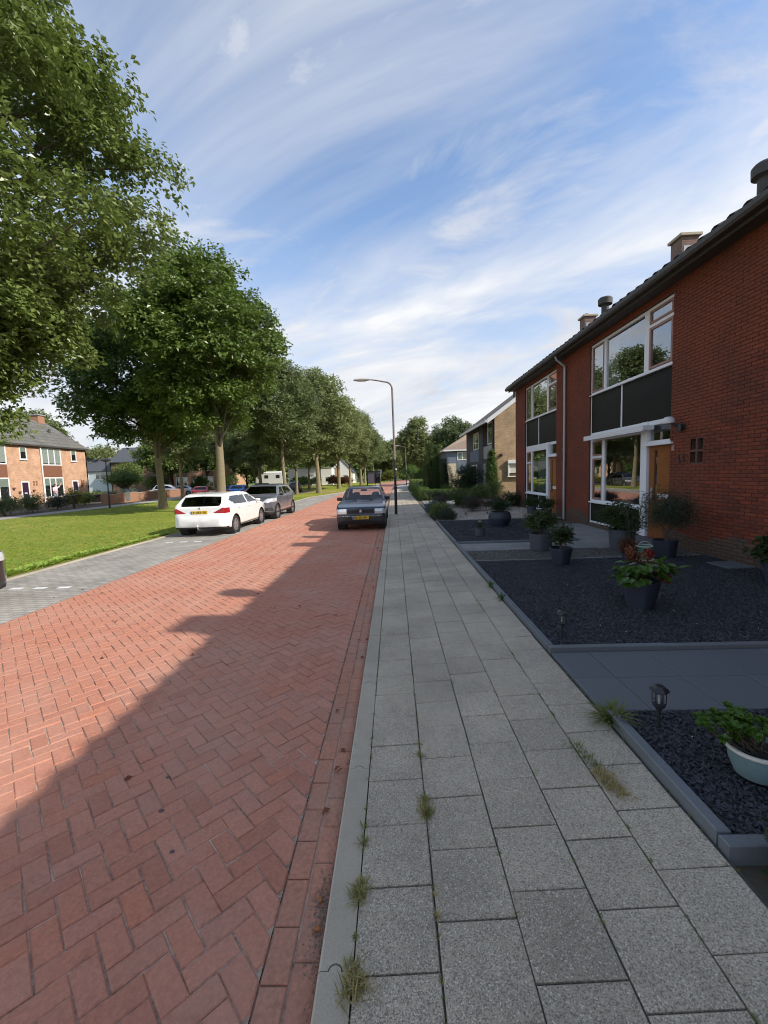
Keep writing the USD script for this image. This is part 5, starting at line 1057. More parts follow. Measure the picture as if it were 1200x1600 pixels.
b = MB(); h = trimesh.creation.icosphere(3, 1.0); v = np.array(h.vertices); v = v * (1 + .35 * (meshkit.fbm(v * 1.7 + 5, 4)[:, None] - .5)) * [.10, .09, .12]; v[:, 2] = np.maximum(v[:, 2], -.08); b.add(v * .8 + [2.11, 2.24, BZ + .06], h.faces); v2 = np.array(h.vertices) * (1 + .3 * (meshkit.fbm(np.array(h.vertices) * 2 + 9, 3)[:, None] - .5)) * .06; b.add(v2 * .8 + [2.10, 2.24, BZ + .165], h.faces)
emit('white_ornament', b, 'white_soft', None, smooth=True, label='white stone ornament at the right edge behind the turquoise pot', cat='ornament')
pot('flower_pot', 'black pot with a leafy plant at the right edge of the slate bed', (4.98, 5.42, PZ - .01), [(.15, 0), (.16, .01), (.2, .25), (.215, .255), (.22, .30)], 'pot_dark')
shrub('leafy_plant', 'leafy plant in the black pot at the right edge', 'plant', (4.98, 5.42, PZ + .25), (.2, .2, .13), 130, 6, (.10, .05), 'pot_leaf', 111, .14, lr=.1)
pot('flower_pot', 'grey pot by the neighbour window, left one of two', (4.95, 15.2, PZ - .02), [(.13, 0), (.14, .02), (.165, .28), (.17, .30)], 'pot_grey'); shrub('bushy_plant', 'low plant in the grey pot by the neighbour window', 'plant', (4.95, 15.2, PZ + .24), (.25, .25, .14), 160, 6, (.07, .035), 'pot_leaf', 112, .14, lr=.1)
pot('flower_pot', 'dark pot with pale flowers beside the neighbour door', (4.95, 13.75, PZ - .02), [(.14, 0), (.15, .02), (.18, .27), (.19, .3)], 'pot_dark'); t = shrub('flowering_plant', 'plant with white and orange blooms in the dark pot beside the neighbour door', 'plant', (4.95, 13.75, PZ + .24), (.26, .26, .2), 200, 6, (.06, .03), 'pot_leaf', 113, .14, lr=.1); flowers(t, rg, np.array([[-.15, 0, .3], [0, -.1, .25]]), .06, 16, 'petal_white', .04, .035)
# hedge corner just inside the frame at the lower right
shrub('low_shrub', 'dark low shrub at the lower right corner below the slate edging', 'shrub', (1.68, 1.40, .06), (.26, .20, .10), 420, 7, (.04, .022), 'dark_leaf', 114, .10, lr=.12)
# ---- solar lamps
glass('lamp_glass', (.8, .82, .82), .05, .8)
def solar_lamp(loc, label, rz):
    t = thing('solar_lamp', label, 'garden lamp', loc, rz, None); b = MB(); b.tube([(0, 0, -.05), (0, 0, .13)], .011, 10); b.lathe([(.011, .10), (.02, .12), (.034, .135), (.036, .145), (0, .146)], 16); emit('stake', b, 'black_metal', t, smooth=35)
    emit('glass', MB().lathe([(.024, .147), (.026, .222), (.022, .222), (.020, .147)], 16), 'lamp_glass', t, smooth=40); b = MB(); b.lathe([(0, .147), (.007, .148), (.007, .2), (0, .205)], 8); emit('bulb', b, 'white_soft', t)
    for k in range(6):
        a = k * PI / 3; c, s = math.cos(a), math.sin(a); b = MB(); b.tube([(.034 * c, .034 * s, .142), (.037 * c, .037 * s, .18), (.036 * c, .036 * s, .228)], .0028, 5); emit('bar', b, 'black_metal', t)
    b = MB(); b.lathe([(.0365, .158), (.039, .160), (.0365, .162), (.034, .160), (.0365, .158)], 18); emit('ring', b, 'black_metal', t); b = MB(); b.lathe([(0, .226), (.05, .226), (.054, .232), (.047, .246), (.03, .258), (0, .262)], 6); emit('cap', b, 'black_metal', t, smooth=35)
    b = MB(); b.box((-.014, -.014, .262), (.014, .014, .265)); emit('solar_panel', b, 'dark_void', t)
solar_lamp((1.545, 3.86, BZ), 'black solar lamp near the corner of the large slate bed', .2); solar_lamp((1.57, 2.46, BZ), 'nearer black solar lamp beside the spiky grass clump', .5)
# ---- weeds in the joints, spiky clump, litter in the gutter
def blades(r, n, c, rad, L, W, tilt):
    a = r.uniform(0, 2 * PI, n); P = np.array(c) + np.column_stack([r.normal(0, rad, (n, 2)), np.zeros(n)]); el = np.clip(r.normal(tilt, .3, n), .1, 1.5); d = np.column_stack([np.cos(a) * np.cos(el), np.sin(a) * np.cos(el), np.sin(el)]); Lx = L * r.uniform(.5, 1.2, n); s = np.column_stack([-np.sin(a), np.cos(a), np.zeros(n)]) * (W / 2)
    mid = P + d * Lx[:, None] * .55; tip = P + d * Lx[:, None] - np.column_stack([np.zeros((n, 2)), Lx * .22]); tip[:, 2] = np.maximum(tip[:, 2], c[2] + .002)
    V = np.stack([P - s, P + s, mid + s, mid - s, tip], 1).reshape(-1, 3); k = np.arange(n)[:, None] * 5; return V, np.vstack([k + [0, 1, 2], k + [0, 2, 3], k + [3, 2, 4]])
def weed(name, label, pts, mats, seed, cat='weed'):
    r = np.random.default_rng(seed); t = thing(name, label, cat, (pts[0][0], pts[0][1], 0))
    for m in mats:
        b = MB()
        for (x, y, rad, L, n) in pts: b.add(*blades(r, n, (x - pts[0][0], y - pts[0][1], max(pave_z(x), -.002)), rad, L, .0035, .75))
        emit('blades', b, m, t, kind='stuff')
weed('grass_tuft', 'grass tuft by the nearest kerb joint', [(-.183, 1.24, .022, .07, 70), (-.19, 1.30, .015, .04, 24)], ['dry_grass', 'weed_leaf'], 201)
weed('grass_tuft', 'small grass tuft at the kerb, second from the camera', [(-.185, 1.545, .015, .06, 50), (-.183, 1.60, .01, .04, 20)], ['weed_leaf', 'dry_grass'], 202)
weed('grass_tuft', 'thin grass tuft at the kerb edge, third from the camera', [(-.19, 1.79, .012, .05, 40), (-.187, 1.88, .01, .035, 20)], ['weed_leaf'], 203)
weed('grass_tuft', 'straw-coloured tuft between the first and second tile columns', [(.113, 1.94, .014, .06, 60), (.112, 2.02, .012, .05, 30)], ['dry_grass', 'weed_leaf'], 204)
weed('grass_tuft', 'green wisp between tiles, farther up from the straw-coloured tuft', [(.112, 2.36, .012, .045, 30), (.112, 2.46, .01, .03, 14)], ['weed_leaf'], 205)
weed('grass_tuft', 'thin wisp in the tile joint nearest the camera', [(.113, 1.45, .006, .04, 16), (.113, 1.53, .004, .03, 10)], ['dry_grass'], 206)
weed('weed_patch', 'creeping patch of green and straw-coloured weeds along the tile joint', [(1.02 + .012 * k, 2.36 - .047 * k, .022, .032, 34) for k in range(5)], ['weed_leaf'], 207); weed('dead_weed_patch', 'dry straw-coloured weeds below the green creeping patch', [(1.055 + .012 * k, 2.13 - .045 * k, .026, .04, 50) for k in range(4)], ['dry_grass', 'dry_grass'], 208)
weed('moss_wisp', 'pale wisp on the pavement before the far end of the slate edging', [(1.02, 5.05, .02, .03, 30), (1.02, 5.2, .02, .03, 20)], ['dry_grass'], 209)
def rosette(label, x, y, seed, n, L, W, m='weed_leaf'):
    r = np.random.default_rng(seed); t = thing('spiky_weed', label, 'weed', (x, y, pave_z(x))); V, F = blades(r, n, (0, 0, .005), .016, L, W, .65); emit('blades', (V, F), m, t, kind='stuff')
rosette('large spiky grass clump at the corner of the near slate edging', 1.345, 2.56, 210, 130, .19, .010, 'weed_leaf'); rosette('small leafy weed at the far slate edging, nearer of two', 1.335, 5.22, 211, 26, .12, .02, 'bright_leaf'); rosette('small leafy weed at the far slate edging, farther of two', 1.335, 5.78, 212, 22, .11, .02, 'bright_leaf')
pieces('brown_grit', [(.20, .15, .11), (.28, .22, .16), (.13, .10, .075), (.38, .31, .23)], grain=40)
rm = np.random.default_rng(41); M = []
for k in range(520):
    c = rm.integers(0, 6); y = rm.uniform(1.0, 9.0) if rm.uniform() < .6 else rm.uniform(1.0, 4.0); x = PX[c] if c < 5 else 1.325
    if c in (2, 3) and rm.uniform() < .6: continue
    M.append((x + rm.normal(0, .003), y, pave_z(x) - .003))
scatter('joint_moss', 'tiny moss and weed specks in the pavement joints', 'moss', 'weed_leaf', np.array(M), rm.uniform(.25, .8, len(M)), [blades(rm, 12, (0, 0, 0), .008, .022, .004, .7) for _ in range(4)], tilt=.2, seed=12)
rd = np.random.default_rng(31); n = 1900; yy = np.concatenate([rd.normal(1.52, .11, 420), rd.uniform(.8, 12, 1480)]); xx = KX0 - .004 - abs(rd.normal(0, .012, n)); xx[:420] -= abs(rd.normal(0, .03, 420))
scatter('gutter_grit', 'fine grit and leaf crumbs lying in the gutter along the kerb', 'grit', 'brown_grit', np.column_stack([xx, yy, np.full(n, ROAD_Z - .008)]), rd.uniform(.12, .45, n), SP, seed=8)
plain('acorn', (.28, .10, .03), .5, vary=.3)
for k, (x, y, lab) in enumerate(((-.36, 1.585, 'upper reddish acorn in the gutter litter by the kerb'), (-.35, 1.47, 'lower orange-brown acorn in the gutter litter by the kerb'))):
    v = np.array(trimesh.creation.icosphere(2, 1.0).vertices) * [.009, .016, .009]; emit('acorn', xf((v, trimesh.creation.icosphere(2, 1.0).faces), Tm((x, y, ROAD_Z + .004), .4 + k)), 'acorn', None, smooth=True, label=lab, cat='acorn')
# fallen leaves
rd = np.random.default_rng(32); n = 70; P = np.column_stack([rd.uniform(-7.2, -.4, n), rd.uniform(2, 16, n), np.full(n, ROAD_Z + .006)]); P[:30, 0] = rd.uniform(-.44, -.33, 30); P[:30, 2] -= .008
emit('fallen_leaves', leaves(P, unit(np.array([0, 0, 1.]) + rd.normal(0, .3, (n, 3))), runit(rd, n), .05, .03, .3), 'russet_leaf', None, label='scattered brown fallen leaves on the road and in the gutter', cat='leaves', kind='stuff')
# lawn grass: upright blades, broad-leaved weeds along the band
rd = np.random.default_rng(33); tufts = [blades(rd, 14, (0, 0, 0), .03, .075, .006, .9) for _ in range(5)]; n = 26000; u = rd.uniform(0, 1, n) ** 1.6; Y = 6 + u * 30; X = -7.48 - rd.uniform(0, 1, n) ** 1.2 * 13
scatter('lawn_grass', 'mown grass blades covering the lawn on the left', 'grass', 'grass_blade', np.column_stack([X, Y, np.full(n, LZ - .004)]), rd.uniform(.5, 1.0, n), tufts, tilt=.1, seed=9)
def dock(r): 
    m = 9; a = r.uniform(0, 6.3, m); el = r.uniform(.3, 1.2, m); d = np.column_stack([np.cos(a) * np.cos(el), np.sin(a) * np.cos(el), np.sin(el)]); return leaves(np.zeros((m, 3)), unit(np.column_stack([-np.cos(a) * .6, -np.sin(a) * .6, np.ones(m)])), d, .17, .07, .1)
n = 700; t = rd.uniform(0, 1, n) ** 1.3; scatter('verge_weeds', 'broad-leaved bright weeds along the lawn edge by the parking bay', 'weeds', 'verge_leaf', np.column_stack([-7.5 - abs(rd.normal(0, .22 * 1, n)) * (1 - .7 * t), 5.5 + t * 8, np.full(n, LZ)]), rd.uniform(.6, 1.2, n) * (1 - .45 * t), [dock(rd) for _ in range(4)], tilt=.15, seed=10)
# ------------------------------------------------------------------ houses, hedges and furniture further off
brick_look('orange_brick', (.48, .255, .15), (.54, .30, .18), (.5, .38, .28), .22, .06, .008, swizzle='yz'); brick_look('orange_brick_side', (.46, .24, .14), (.52, .28, .17), (.48, .36, .27), .22, .06, .008, swizzle='xz')
brick_look('yellow_brick', (.40, .27, .15), (.30, .19, .10), (.42, .34, .25), .22, .06, .009, swizzle='xz', bump=.8); brick_look('brown_brick', (.13, .085, .06), (.16, .10, .07), (.15, .12, .1), .22, .06, .009, swizzle='xz')
brick_look('far_roof_tiles', (.13, .125, .11), (.16, .155, .14), (.06, .06, .055), .3, .34, .02, swizzle='yz', bump=1.0); brick_look('cream_brick', (.50, .42, .30), (.54, .46, .34), (.5, .44, .36), .22, .06, .008, swizzle='xz')
plain('blind', (.42, .45, .40), .8, vary=.2, scale=5); plain('brown_panel', (.20, .09, .055), .5); plain('plum_door', (.035, .015, .03), .4); plain('grey_blue', (.13, .16, .21), .6); plain('pale_blue', (.50, .56, .60), .6); plain('dark_wood', (.05, .05, .055), .7, vary=.3, scale=12); plain('grey_panel', (.30, .31, .30), .6); plain('roof_dark', (.07, .075, .085), .7, vary=.2); plain('roof_brown', (.20, .15, .11), .85, vary=.25, scale=9, bump=.5, bscale=14); plain('white_hall', (.70, .70, .68), .6); plain('asphalt', (.055, .055, .055), .95, vary=.2, scale=8, bump=.4, bscale=90)
plain('purple_frame', (.045, .02, .04), .4); plain('poster_purple', (.36, .28, .36), .4, vary=.5, scale=7); plain('sign_blue', (.45, .55, .68), .4); plain('lamp_pole', (.20, .16, .15), .5, vary=.15); plain('lamp_head', (.42, .40, .36), .5); plain('low_wall_brick', (.30, .16, .10), .9, vary=.2, scale=9, bump=.3)
glass('far_window', (.80, .84, .84), .07, .9); plain('skin', (.50, .30, .22), .6, vary=.05); plain('pink_shirt', (.62, .45, .52), .8, vary=.15, scale=20); plain('jeans', (.30, .28, .36), .85); plain('hair_dark', (.03, .022, .02), .7)
sheet('side_street', [(-45, 43.1), (-11.7, 43.1), (-11.7, 63.9), (-45, 63.9)], LOW + .006, 'asphalt')

class Front:
    """a wall plane: local u to the right seen from outside, v up; n outwards"""
    def __init__(s, o, u): s.o = np.array(o, float); s.u = np.array([*u, 0.0]); s.n = np.array([u[1], -u[0], 0.0]); s.M = np.eye(4); s.M[:3, 0] = s.u; s.M[:3, 1] = s.n; s.M[:3, 2] = [0, 0, 1]; s.M[:3, 3] = s.o
    def boxes(s, L): 
        b = MB()
        for (u0, u1, v0, v1, d0, d1) in L: b.cbox((u0, d0, v0), (u1, d1, v1), .008, None)
        v, f = b.mesh(); d = np.linalg.det(s.M[:3, :3]); v = v @ s.M[:3, :3].T + s.M[:3, 3]; return (v, f if d > 0 else f[:, ::-1])
def window(F, t, u0, u1, v0, v1, bars=(), hb=(), fr='white_soft', w=.07, sill=False, curtain=False):
    L = [(u0, u0 + w, v0, v1, -.02, .035), (u1 - w, u1, v0, v1, -.02, .035), (u0 + w, u1 - w, v0, v0 + w, -.019, .033), (u0 + w, u1 - w, v1 - w, v1, -.019, .033)]
    for b in bars: L.append((b - w / 2, b + w / 2, v0 + w, v1 - w, -.018, .03))
    for h in hb: L.append((u0 + w, u1 - w, h - w / 2, h + w / 2, -.017, .027))
    if sill: L.append((u0 - .05, u1 + .05, v0 - .06, v0 - .003, -.02, .09))
    wd = emit('window', F.boxes(L), fr, t)
    xs = [u0 + w] + [q for b in sorted(bars) for q in (b - w / 2, b + w / 2)] + [u1 - w]
    for a, b in zip(xs[0::2], xs[1::2]): emit('pane', F.boxes([(a, b, v0 + w, v1 - w, .012, .018)]), 'far_window', wd)
    emit('room', F.boxes([(u0 + w, u1 - w, v0 + w, v1 - w, .0008, .003)]), 'dark_void', wd); emit('blind', F.boxes([(u0 + w, u1 - w, v0 + (v1 - v0) * (.12 if curtain else .6), v1 - w, .0045, .008)]), 'curtain' if not curtain else 'blind', wd)  # near-black board on the wall stands for the unlit interior behind the pane
    return wd
def gable_house(t, x0, x1, y0, y1, eave, ridge, axis, wall, side, roof, over=.25, gap=.0):
    """walls with two gables and a pitched roof; axis: direction of the ridge"""
    b = MB(); T = .15
    if axis == 'y':
        b.box((x0, y0 + .002, -.2), (x0 + T, y1 - .002, eave)); emit('wall', b, wall, t); b = MB(); b.box((x1 - T, y0 + .002, -.2), (x1, y1 - .002, eave)); emit('wall', b, wall, t); xm = (x0 + x1) / 2
        for ya, yb in ((y0, y0 + T), (y1 - T, y1)):
            b = MB(); P = [(x0, -.2), (x1, -.2), (x1, eave), (xm, ridge - .05), (x0, eave)]; V = [(p[0], ya, p[1]) for p in P] + [(p[0], yb, p[1]) for p in P]
            b.add(V, [[0, 1, 2], [0, 2, 4], [2, 3, 4], [5, 7, 6], [5, 9, 7], [7, 9, 8]]); b.add(V, [[k, k + 5, (k + 1) % 5 + 5, (k + 1) % 5] for k in range(5)]); emit('gable_wall', b, side, t)
        b = MB(); s = (ridge - eave) / (xm - x0)
        for sg, xe in ((-1, x0), (1, x1)):
            P = [(xe + sg * over, eave - over * s + .02), (xm - sg * .001, ridge + .02), (xm - sg * .001, ridge + .16), (xe + sg * over, eave - over * s + .16)]; V = [(p[0], y0 - .12, p[1]) for p in P] + [(p[0], y1 + .12, p[1]) for p in P]
            f = np.array([[0, 1, 2, 3], [7, 6, 5, 4], [0, 4, 5, 1], [1, 5, 6, 2], [2, 6, 7, 3], [3, 7, 4, 0]]); b.add(V, f if sg > 0 else f[:, ::-1])
        return emit('roof', b, roof, t)
    b.box((x0 + .002, y0, -.2), (x1 - .002, y0 + T, eave)); emit('wall', b, wall, t); b = MB(); b.box((x0 + .002, y1 - T, -.2), (x1 - .002, y1, eave)); emit('wall', b, wall, t); ym = (y0 + y1) / 2
    for xa, xb in ((x0, x0 + T), (x1 - T, x1)):
        b = MB(); P = [(y0, -.2), (y1, -.2), (y1, eave), (ym, ridge - .05), (y0, eave)]; V = [(xb, p[0], p[1]) for p in P] + [(xa, p[0], p[1]) for p in P]
        b.add(V, [[0, 1, 2], [0, 2, 4], [2, 3, 4], [5, 7, 6], [5, 9, 7], [7, 9, 8]]); b.add(V, [[k, k + 5, (k + 1) % 5 + 5, (k + 1) % 5] for k in range(5)]); emit('gable_wall', b, side, t)
    b = MB(); s = (ridge - eave) / (ym - y0)
    for sg, ye in ((-1, y0), (1, y1)):
        P = [(ye + sg * over, eave - over * s + .02), (ym - sg * .001, ridge + .02), (ym - sg * .001, ridge + .16), (ye + sg * over, eave - over * s + .16)]; V = [(x0 - .12, p[0], p[1]) for p in P] + [(x1 + .12, p[0], p[1]) for p in P]
        f = np.array([[0, 1, 2, 3], [7, 6, 5, 4], [0, 4, 5, 1], [1, 5, 6, 2], [2, 6, 7, 3], [3, 7, 4, 0]]); b.add(V, f[:, ::-1] if sg > 0 else f)
    return emit('roof', b, roof, t)
def dark_core(t, x0, x1, y0, y1, z1): emit('inner_wall', MB().box((x0 + .4, y0 + .4, -.1), (x1 - .4, y1 - .4, z1)), 'dark_void', t)  # solid near-black block filling the house, stands for unlit rooms

# -- the orange brick terrace across the lawn (facade x = -33, facing the street)
t = thing('brick_house', 'sunlit orange brick terrace with white window strips across the lawn at the left', 'house'); X = -33.0
rf = gable_house(t, X - 8.8, X, 20.9, 44.5, 5.45, 8.35, 'y', 'orange_brick', 'orange_brick_side', 'far_roof_tiles'); dark_core(t, X - 8.8, X, 20.9, 44.5, 5.3)
F = Front((X, 0, 0), (0, 1))       # u = y seen from the street side (mirrored, symmetric enough)
F.n = np.array([1.0, 0, 0]); F.M[:3, 1] = F.n
for y in (38.6, 32.7, 26.8):
    emit('render_panel', F.boxes([(y + .12, y + 2.4, 5.22, 5.40, .0, .03)]), 'cream_trim', t)
    window(F, t, y + .1, y + 2.42, 3.58, 5.22, (y + .88, y + 1.62), (), w=.11, curtain=True); emit('panel', F.boxes([(y + .16, y + 2.38, 2.5, 3.55, .0, .03)]), 'brown_panel', t)
    window(F, t, y + .1, y + 2.46, .5, 2.44, (y + .82, y + 1.5), (), w=.11); emit('panel', F.boxes([(y + .2, y + 2.38, .08, .47, .0, .03)]), 'brown_panel', t)
    window(F, t, y + 3.72, y + 4.44, 4.05, 5.18, (), (), w=.09, sill=True)
    emit('door_frame', F.boxes([(y + 3.55, y + 3.64, .05, 2.12, -.01, .05), (y + 4.28, y + 4.40, .05, 2.12, -.01, .05), (y + 3.64, y + 4.28, 2.0, 2.12, -.01, .05)]), 'white_soft', t)
    d = emit('door', F.boxes([(y + 3.645, y + 4.275, .05, 1.995, -.01, .03)]), 'plum_door', t); emit('letter_plate', F.boxes([(y + 3.82, y + 4.1, 1.0, 1.1, .03, .045)]), 'white_soft', d)
    emit('downpipe', MB().tube([(X + .10, y - .02, 0), (X + .10, y - .02, 5.4)], .055, 8), 'white_soft', t)
    for yy, z in ((y + 4.75, 1.62), (y + 3.2, 1.35)) if y > 38 else ((y + 4.75, 1.3), (y + 3.3, 1.2), (y + 2.75, 1.55)):
        b = MB(); b.lathe([(0, -.09), (.1, -.06), (.12, .04), (0, .05)], 10, (X + .14, yy, z)); emit('hanging_basket', b, 'brown_panel', t)
    for q in range(4): emit('wall_vent', F.boxes([(y + 4.82 + .3 * (q % 2), y + 5.0 + .3 * (q % 2), 1.72 + .24 * (q // 2), 1.9 + .24 * (q // 2), .0, .012)]), 'brown_panel', t)
emit('gutter', MB().box((X + .16, 20.9, 5.30), (X + .30, 44.6, 5.42)), 'gutter_dark', t)
b = MB(); b.box((X - 4.9, 43.4, 7.9), (X - 3.9, 44.2, 9.0)); ch = emit('chimney', b, 'low_wall_brick', rf); emit('chimney_cap', MB().cbox((X - 5.0, 43.3, 9.002), (X - 3.8, 44.3, 9.09)), 'lead', ch); emit('vent_pipe', MB().tube([(X - 2.2, 42.6, 6.8), (X - 2.2, 42.6, 7.45)], .12, 10), 'gutter_dark', rf)
# person waving at the window
def person(loc, rz):
    t = thing('person', 'person in a pale pink top by the white window, one arm raised', 'person', loc, rz)
    def hull_chain(ch):
        out = m3.Manifold()
        for (a, ra), (b2, rb) in ch: out = out + m3.Manifold.batch_hull([m3.Manifold.sphere(ra, 16).translate(list(a)), m3.Manifold.sphere(rb, 16).translate(list(b2))])
        return out
    J = dict(hip=(0, 0, .95), chest=(0, .02, 1.28), neck=(0, .02, 1.47), head=(0, .03, 1.62), ls=(.18, .01, 1.40), rs=(-.18, .01, 1.40), le=(.30, .10, 1.18), lw=(.22, .30, 1.08), re=(-.36, .1, 1.52), rw=(-.48, .16, 1.74), lh=(.1, 0, .92), rh=(-.1, 0, .92), lk=(.11, .03, .50), rk=(-.11, .02, .50), la=(.11, -.01, .09), ra=(-.11, -.01, .09), lt=(.12, .16, .05), rt=(-.12, .16, .05))
    g = lambda a, ra, b, rb: ((J[a], ra), (J[b], rb)); M = hull_chain([g('hip', .15, 'chest', .16), g('chest', .15, 'neck', .055), g('neck', .055, 'head', .07), g('chest', .13, 'ls', .07), g('chest', .13, 'rs', .07), g('ls', .062, 'le', .045), g('le', .045, 'lw', .032), g('rs', .062, 're', .045), g('re', .045, 'rw', .032), g('lh', .1, 'lk', .065), g('rh', .1, 'rk', .065), g('lk', .065, 'la', .042), g('rk', .065, 'ra', .042), g('la', .045, 'lt', .035), g('ra', .045, 'rt', .035), g('hip', .14, 'lh', .11), g('hip', .14, 'rh', .11)])
    M = M + m3.Manifold.sphere(.1, 24).scale([.8, .95, 1.15]).translate([0, .04, 1.63]) + m3.Manifold.sphere(.016, 8).translate([0, .14, 1.62])
    for w, s, up in (('lw', 1, 0), ('rw', -1, 1)):
        p = np.array(J[w]); d = unit(np.array([.0, 1, -.1])) if not up else unit(np.array([-.3, .2, 1.0])); q = unit(np.cross(d, [1, .3, 0.2])); M = M + m3.Manifold.batch_hull([m3.Manifold.sphere(.026, 10).translate(list(p + d * .02)), m3.Manifold.sphere(.03, 10).translate(list(p + d * .07 + q * .018)), m3.Manifold.sphere(.03, 10).translate(list(p + d * .07 - q * .018))])
        for k, L in enumerate((.07, .08, .085, .075)): o = p + d * .085 + q * (.03 - .02 * k); M = M + m3.Manifold.batch_hull([m3.Manifold.sphere(.0095, 8).translate(list(o)), m3.Manifold.sphere(.008, 8).translate(list(o + d * L + q * (.008 - .006 * k)))])
        o = p + d * .04 + q * .035; M = M + m3.Manifold.batch_hull([m3.Manifold.sphere(.012, 8).translate(list(o)), m3.Manifold.sphere(.009, 8).translate(list(o + d * .05 + q * .035))])
    M = M.refine_to_length(.03); mm = M.to_mesh(); tr = trimesh.Trimesh(mm.vert_properties[:, :3], mm.tri_verts); trimesh.smoothing.filter_taubin(tr, iterations=6); emit('body', (tr.vertices, tr.faces), 'skin', t, smooth=True)
    S = hull_chain([g('hip', .165, 'chest', .178), g('chest', .165, 'neck', .075), g('chest', .14, 'ls', .085), g('chest', .14, 'rs', .085), g('ls', .078, 'le', .062), g('rs', .078, 're', .062)]); emit('shirt', mmesh(S), 'pink_shirt', t, smooth=50); S = hull_chain([g('hip', .155, 'lh', .12), g('hip', .155, 'rh', .12), g('lh', .115, 'lk', .08), g('rh', .115, 'rk', .08), g('lk', .08, 'la', .06), g('rk', .08, 'ra', .06)]); emit('trousers', mmesh(S), 'jeans', t, smooth=50)
    emit('hair', mmesh(m3.Manifold.sphere(.112, 20).scale([.86, .95, 1.08]).translate([0, .015, 1.66]) - m3.Manifold.cube([.3, .2, .2]).translate([-.15, .07, 1.45])), 'hair_dark', t, smooth=50)
    for s in (-1, 1): emit('eye', MB().tm(trimesh.creation.icosphere(1, .011)).mesh() if False else xf((trimesh.creation.icosphere(1, .011).vertices, trimesh.creation.icosphere(1, .011).faces), Tm((s * .032, .128, 1.645))), 'hair_dark', t)
person((-30.9, 37.4, .02), -PI / 2)
# front-garden things across the lawn
def leafbox(name, label, cat, x0, x1, y0, y1, z0, z1, n, leaf, look_, seed, group=None, tw=.12, per=5, core='dark_leaf_core', rnd=0.0):
    """clipped hedge: leaf sprays all over a box with a solid near-black core standing for the shade inside"""
    r = np.random.default_rng(seed); t = thing(name, label, cat, ((x0 + x1) / 2, (y0 + y1) / 2, 0), 0, group); c = np.array([(x0 + x1) / 2, (y0 + y1) / 2, 0]); d = np.array([x1 - x0, y1 - y0, z1 - z0]); ar = np.array([d[1] * d[2], d[0] * d[2], d[0] * d[1]]); f = r.choice(3, n, p=ar / ar.sum()); P = r.uniform(-.5, .5, (n, 3)); s = np.where(r.uniform(size=n) < .5, -1, 1); s = np.where(f == 2, 1, s); P[np.arange(n), f] = .5 * s * r.uniform(.9, 1.02, n); N = np.zeros((n, 3)); N[np.arange(n), f] = s
    emit('foliage', twigs(r, P * d + [0, 0, (z0 + z1) / 2], unit(N + r.normal(0, .5, (n, 3)) + [0, 0, .2]), per, tw, *leaf), look_, t, kind='stuff'); b = MB(); b.cbox(*(np.array([-d / 2 * .93 + [0, 0, (z0 + z1) / 2], d / 2 * .93 + [0, 0, (z0 + z1) / 2]])), .05); emit('inner_twigs', b, 'foliage_shade', t); return t
plain('foliage_shade', (.018, .022, .010), .95, vary=.4, scale=20)  # near-black colour standing for shade deep inside hedges and conifers
r5 = np.random.default_rng(55)
for k, (x, y, h, w, lk, lab) in enumerate(((-23.2, 24.2, .5, .8, 'pale_leaf', 'loose pale grassy shrub at the left edge beside the path'), (-23.4, 26.4, .5, .8, 'pale_leaf', 'second loose grassy shrub along the far path'), (-23.8, 28.8, .45, .7, 'olive_leaf', 'low grey-green shrub before the plum doors'), (-24.6, 31.4, .6, .6, 'yellow_leaf', 'yellowish shrub beside the black post'), (-25.4, 33.6, .4, .7, 'oak_leaf', 'dark green low shrub left of the black planter'), (-24.6, 38.6, .42, .9, 'lavender_leaf', 'silvery round shrub right of the black planter'), (-25.8, 39.8, .5, .9, 'lavender_leaf', 'silvery shrub behind the low brick wall'), (-31.8, 41.0, .35, .5, 'oak_leaf', 'small dark shrub under the far left window strip'), (-31.8, 43.8, .4, .5, 'oak_leaf', 'small shrub at the corner of the orange brick house'))):
    shrub('low_shrub', lab, 'shrub', (x, y, LZ), (w, w * 1.2, h), 420, 6, (.13, .05), lk, 300 + k, .3, lr=.3)
t = thing('planter_table', 'long black table-like planter with greenery on top in the far left garden', 'planter', (-28.0, 38.6, 0)); b = MB(); b.cbox((-.45, -3.2, .62), (.45, 3.2, .72)); emit('top', b, 'black_metal', t)
for y in (-3.0, -1.5, 0, 1.5, 3.0): b = MB(); b.cbox((-.42, y - .1, 0), (.42, y + .1, .62)); emit('leg', b, 'black_metal', t)
O = np.column_stack([r5.uniform(-.4, .4, 300), r5.uniform(-3.1, 3.1, 300), np.full(300, .73)]); emit('greenery', twigs(r5, O, unit(r5.normal(0, .5, (300, 3)) + [0, 0, 1.0]), 5, .22, .09, .05), 'oak_leaf', t, kind='stuff')
b = MB(); b.cbox((-22.75, 28.95, LZ), (-22.65, 29.05, .85)); b.cbox((-22.95, 28.5, .85), (-22.5, 29.5, .95)); emit('post_box_stand', b, 'black_metal', None, label='black post with a flat top in the shrubs by the far path', cat='post')
t = thing('low_wall', 'low brick garden wall with piers beyond the lawn, left of the silver car', 'wall', (0, 0, 0))
for k, y in enumerate(np.arange(33.4, 46.5, 2.15)):
    x = -23.5 - .12 * (y - 33) * .6; b = MB(); b.cbox((x - .2, y - .2, LZ), (x + .2, y + .2, .86)); emit('pier', b, 'low_wall_brick', t); b = MB(); b.box((x - .19, y + .205, LZ), (x + .07, y + 1.94, .74)); emit('wall_panel', b, 'low_wall_brick', t); b = MB(); b.cbox((x - .22, y + .21, .742), (x + .1, y + 1.93, .79)); emit('coping', b, 'chimney_cap', t)
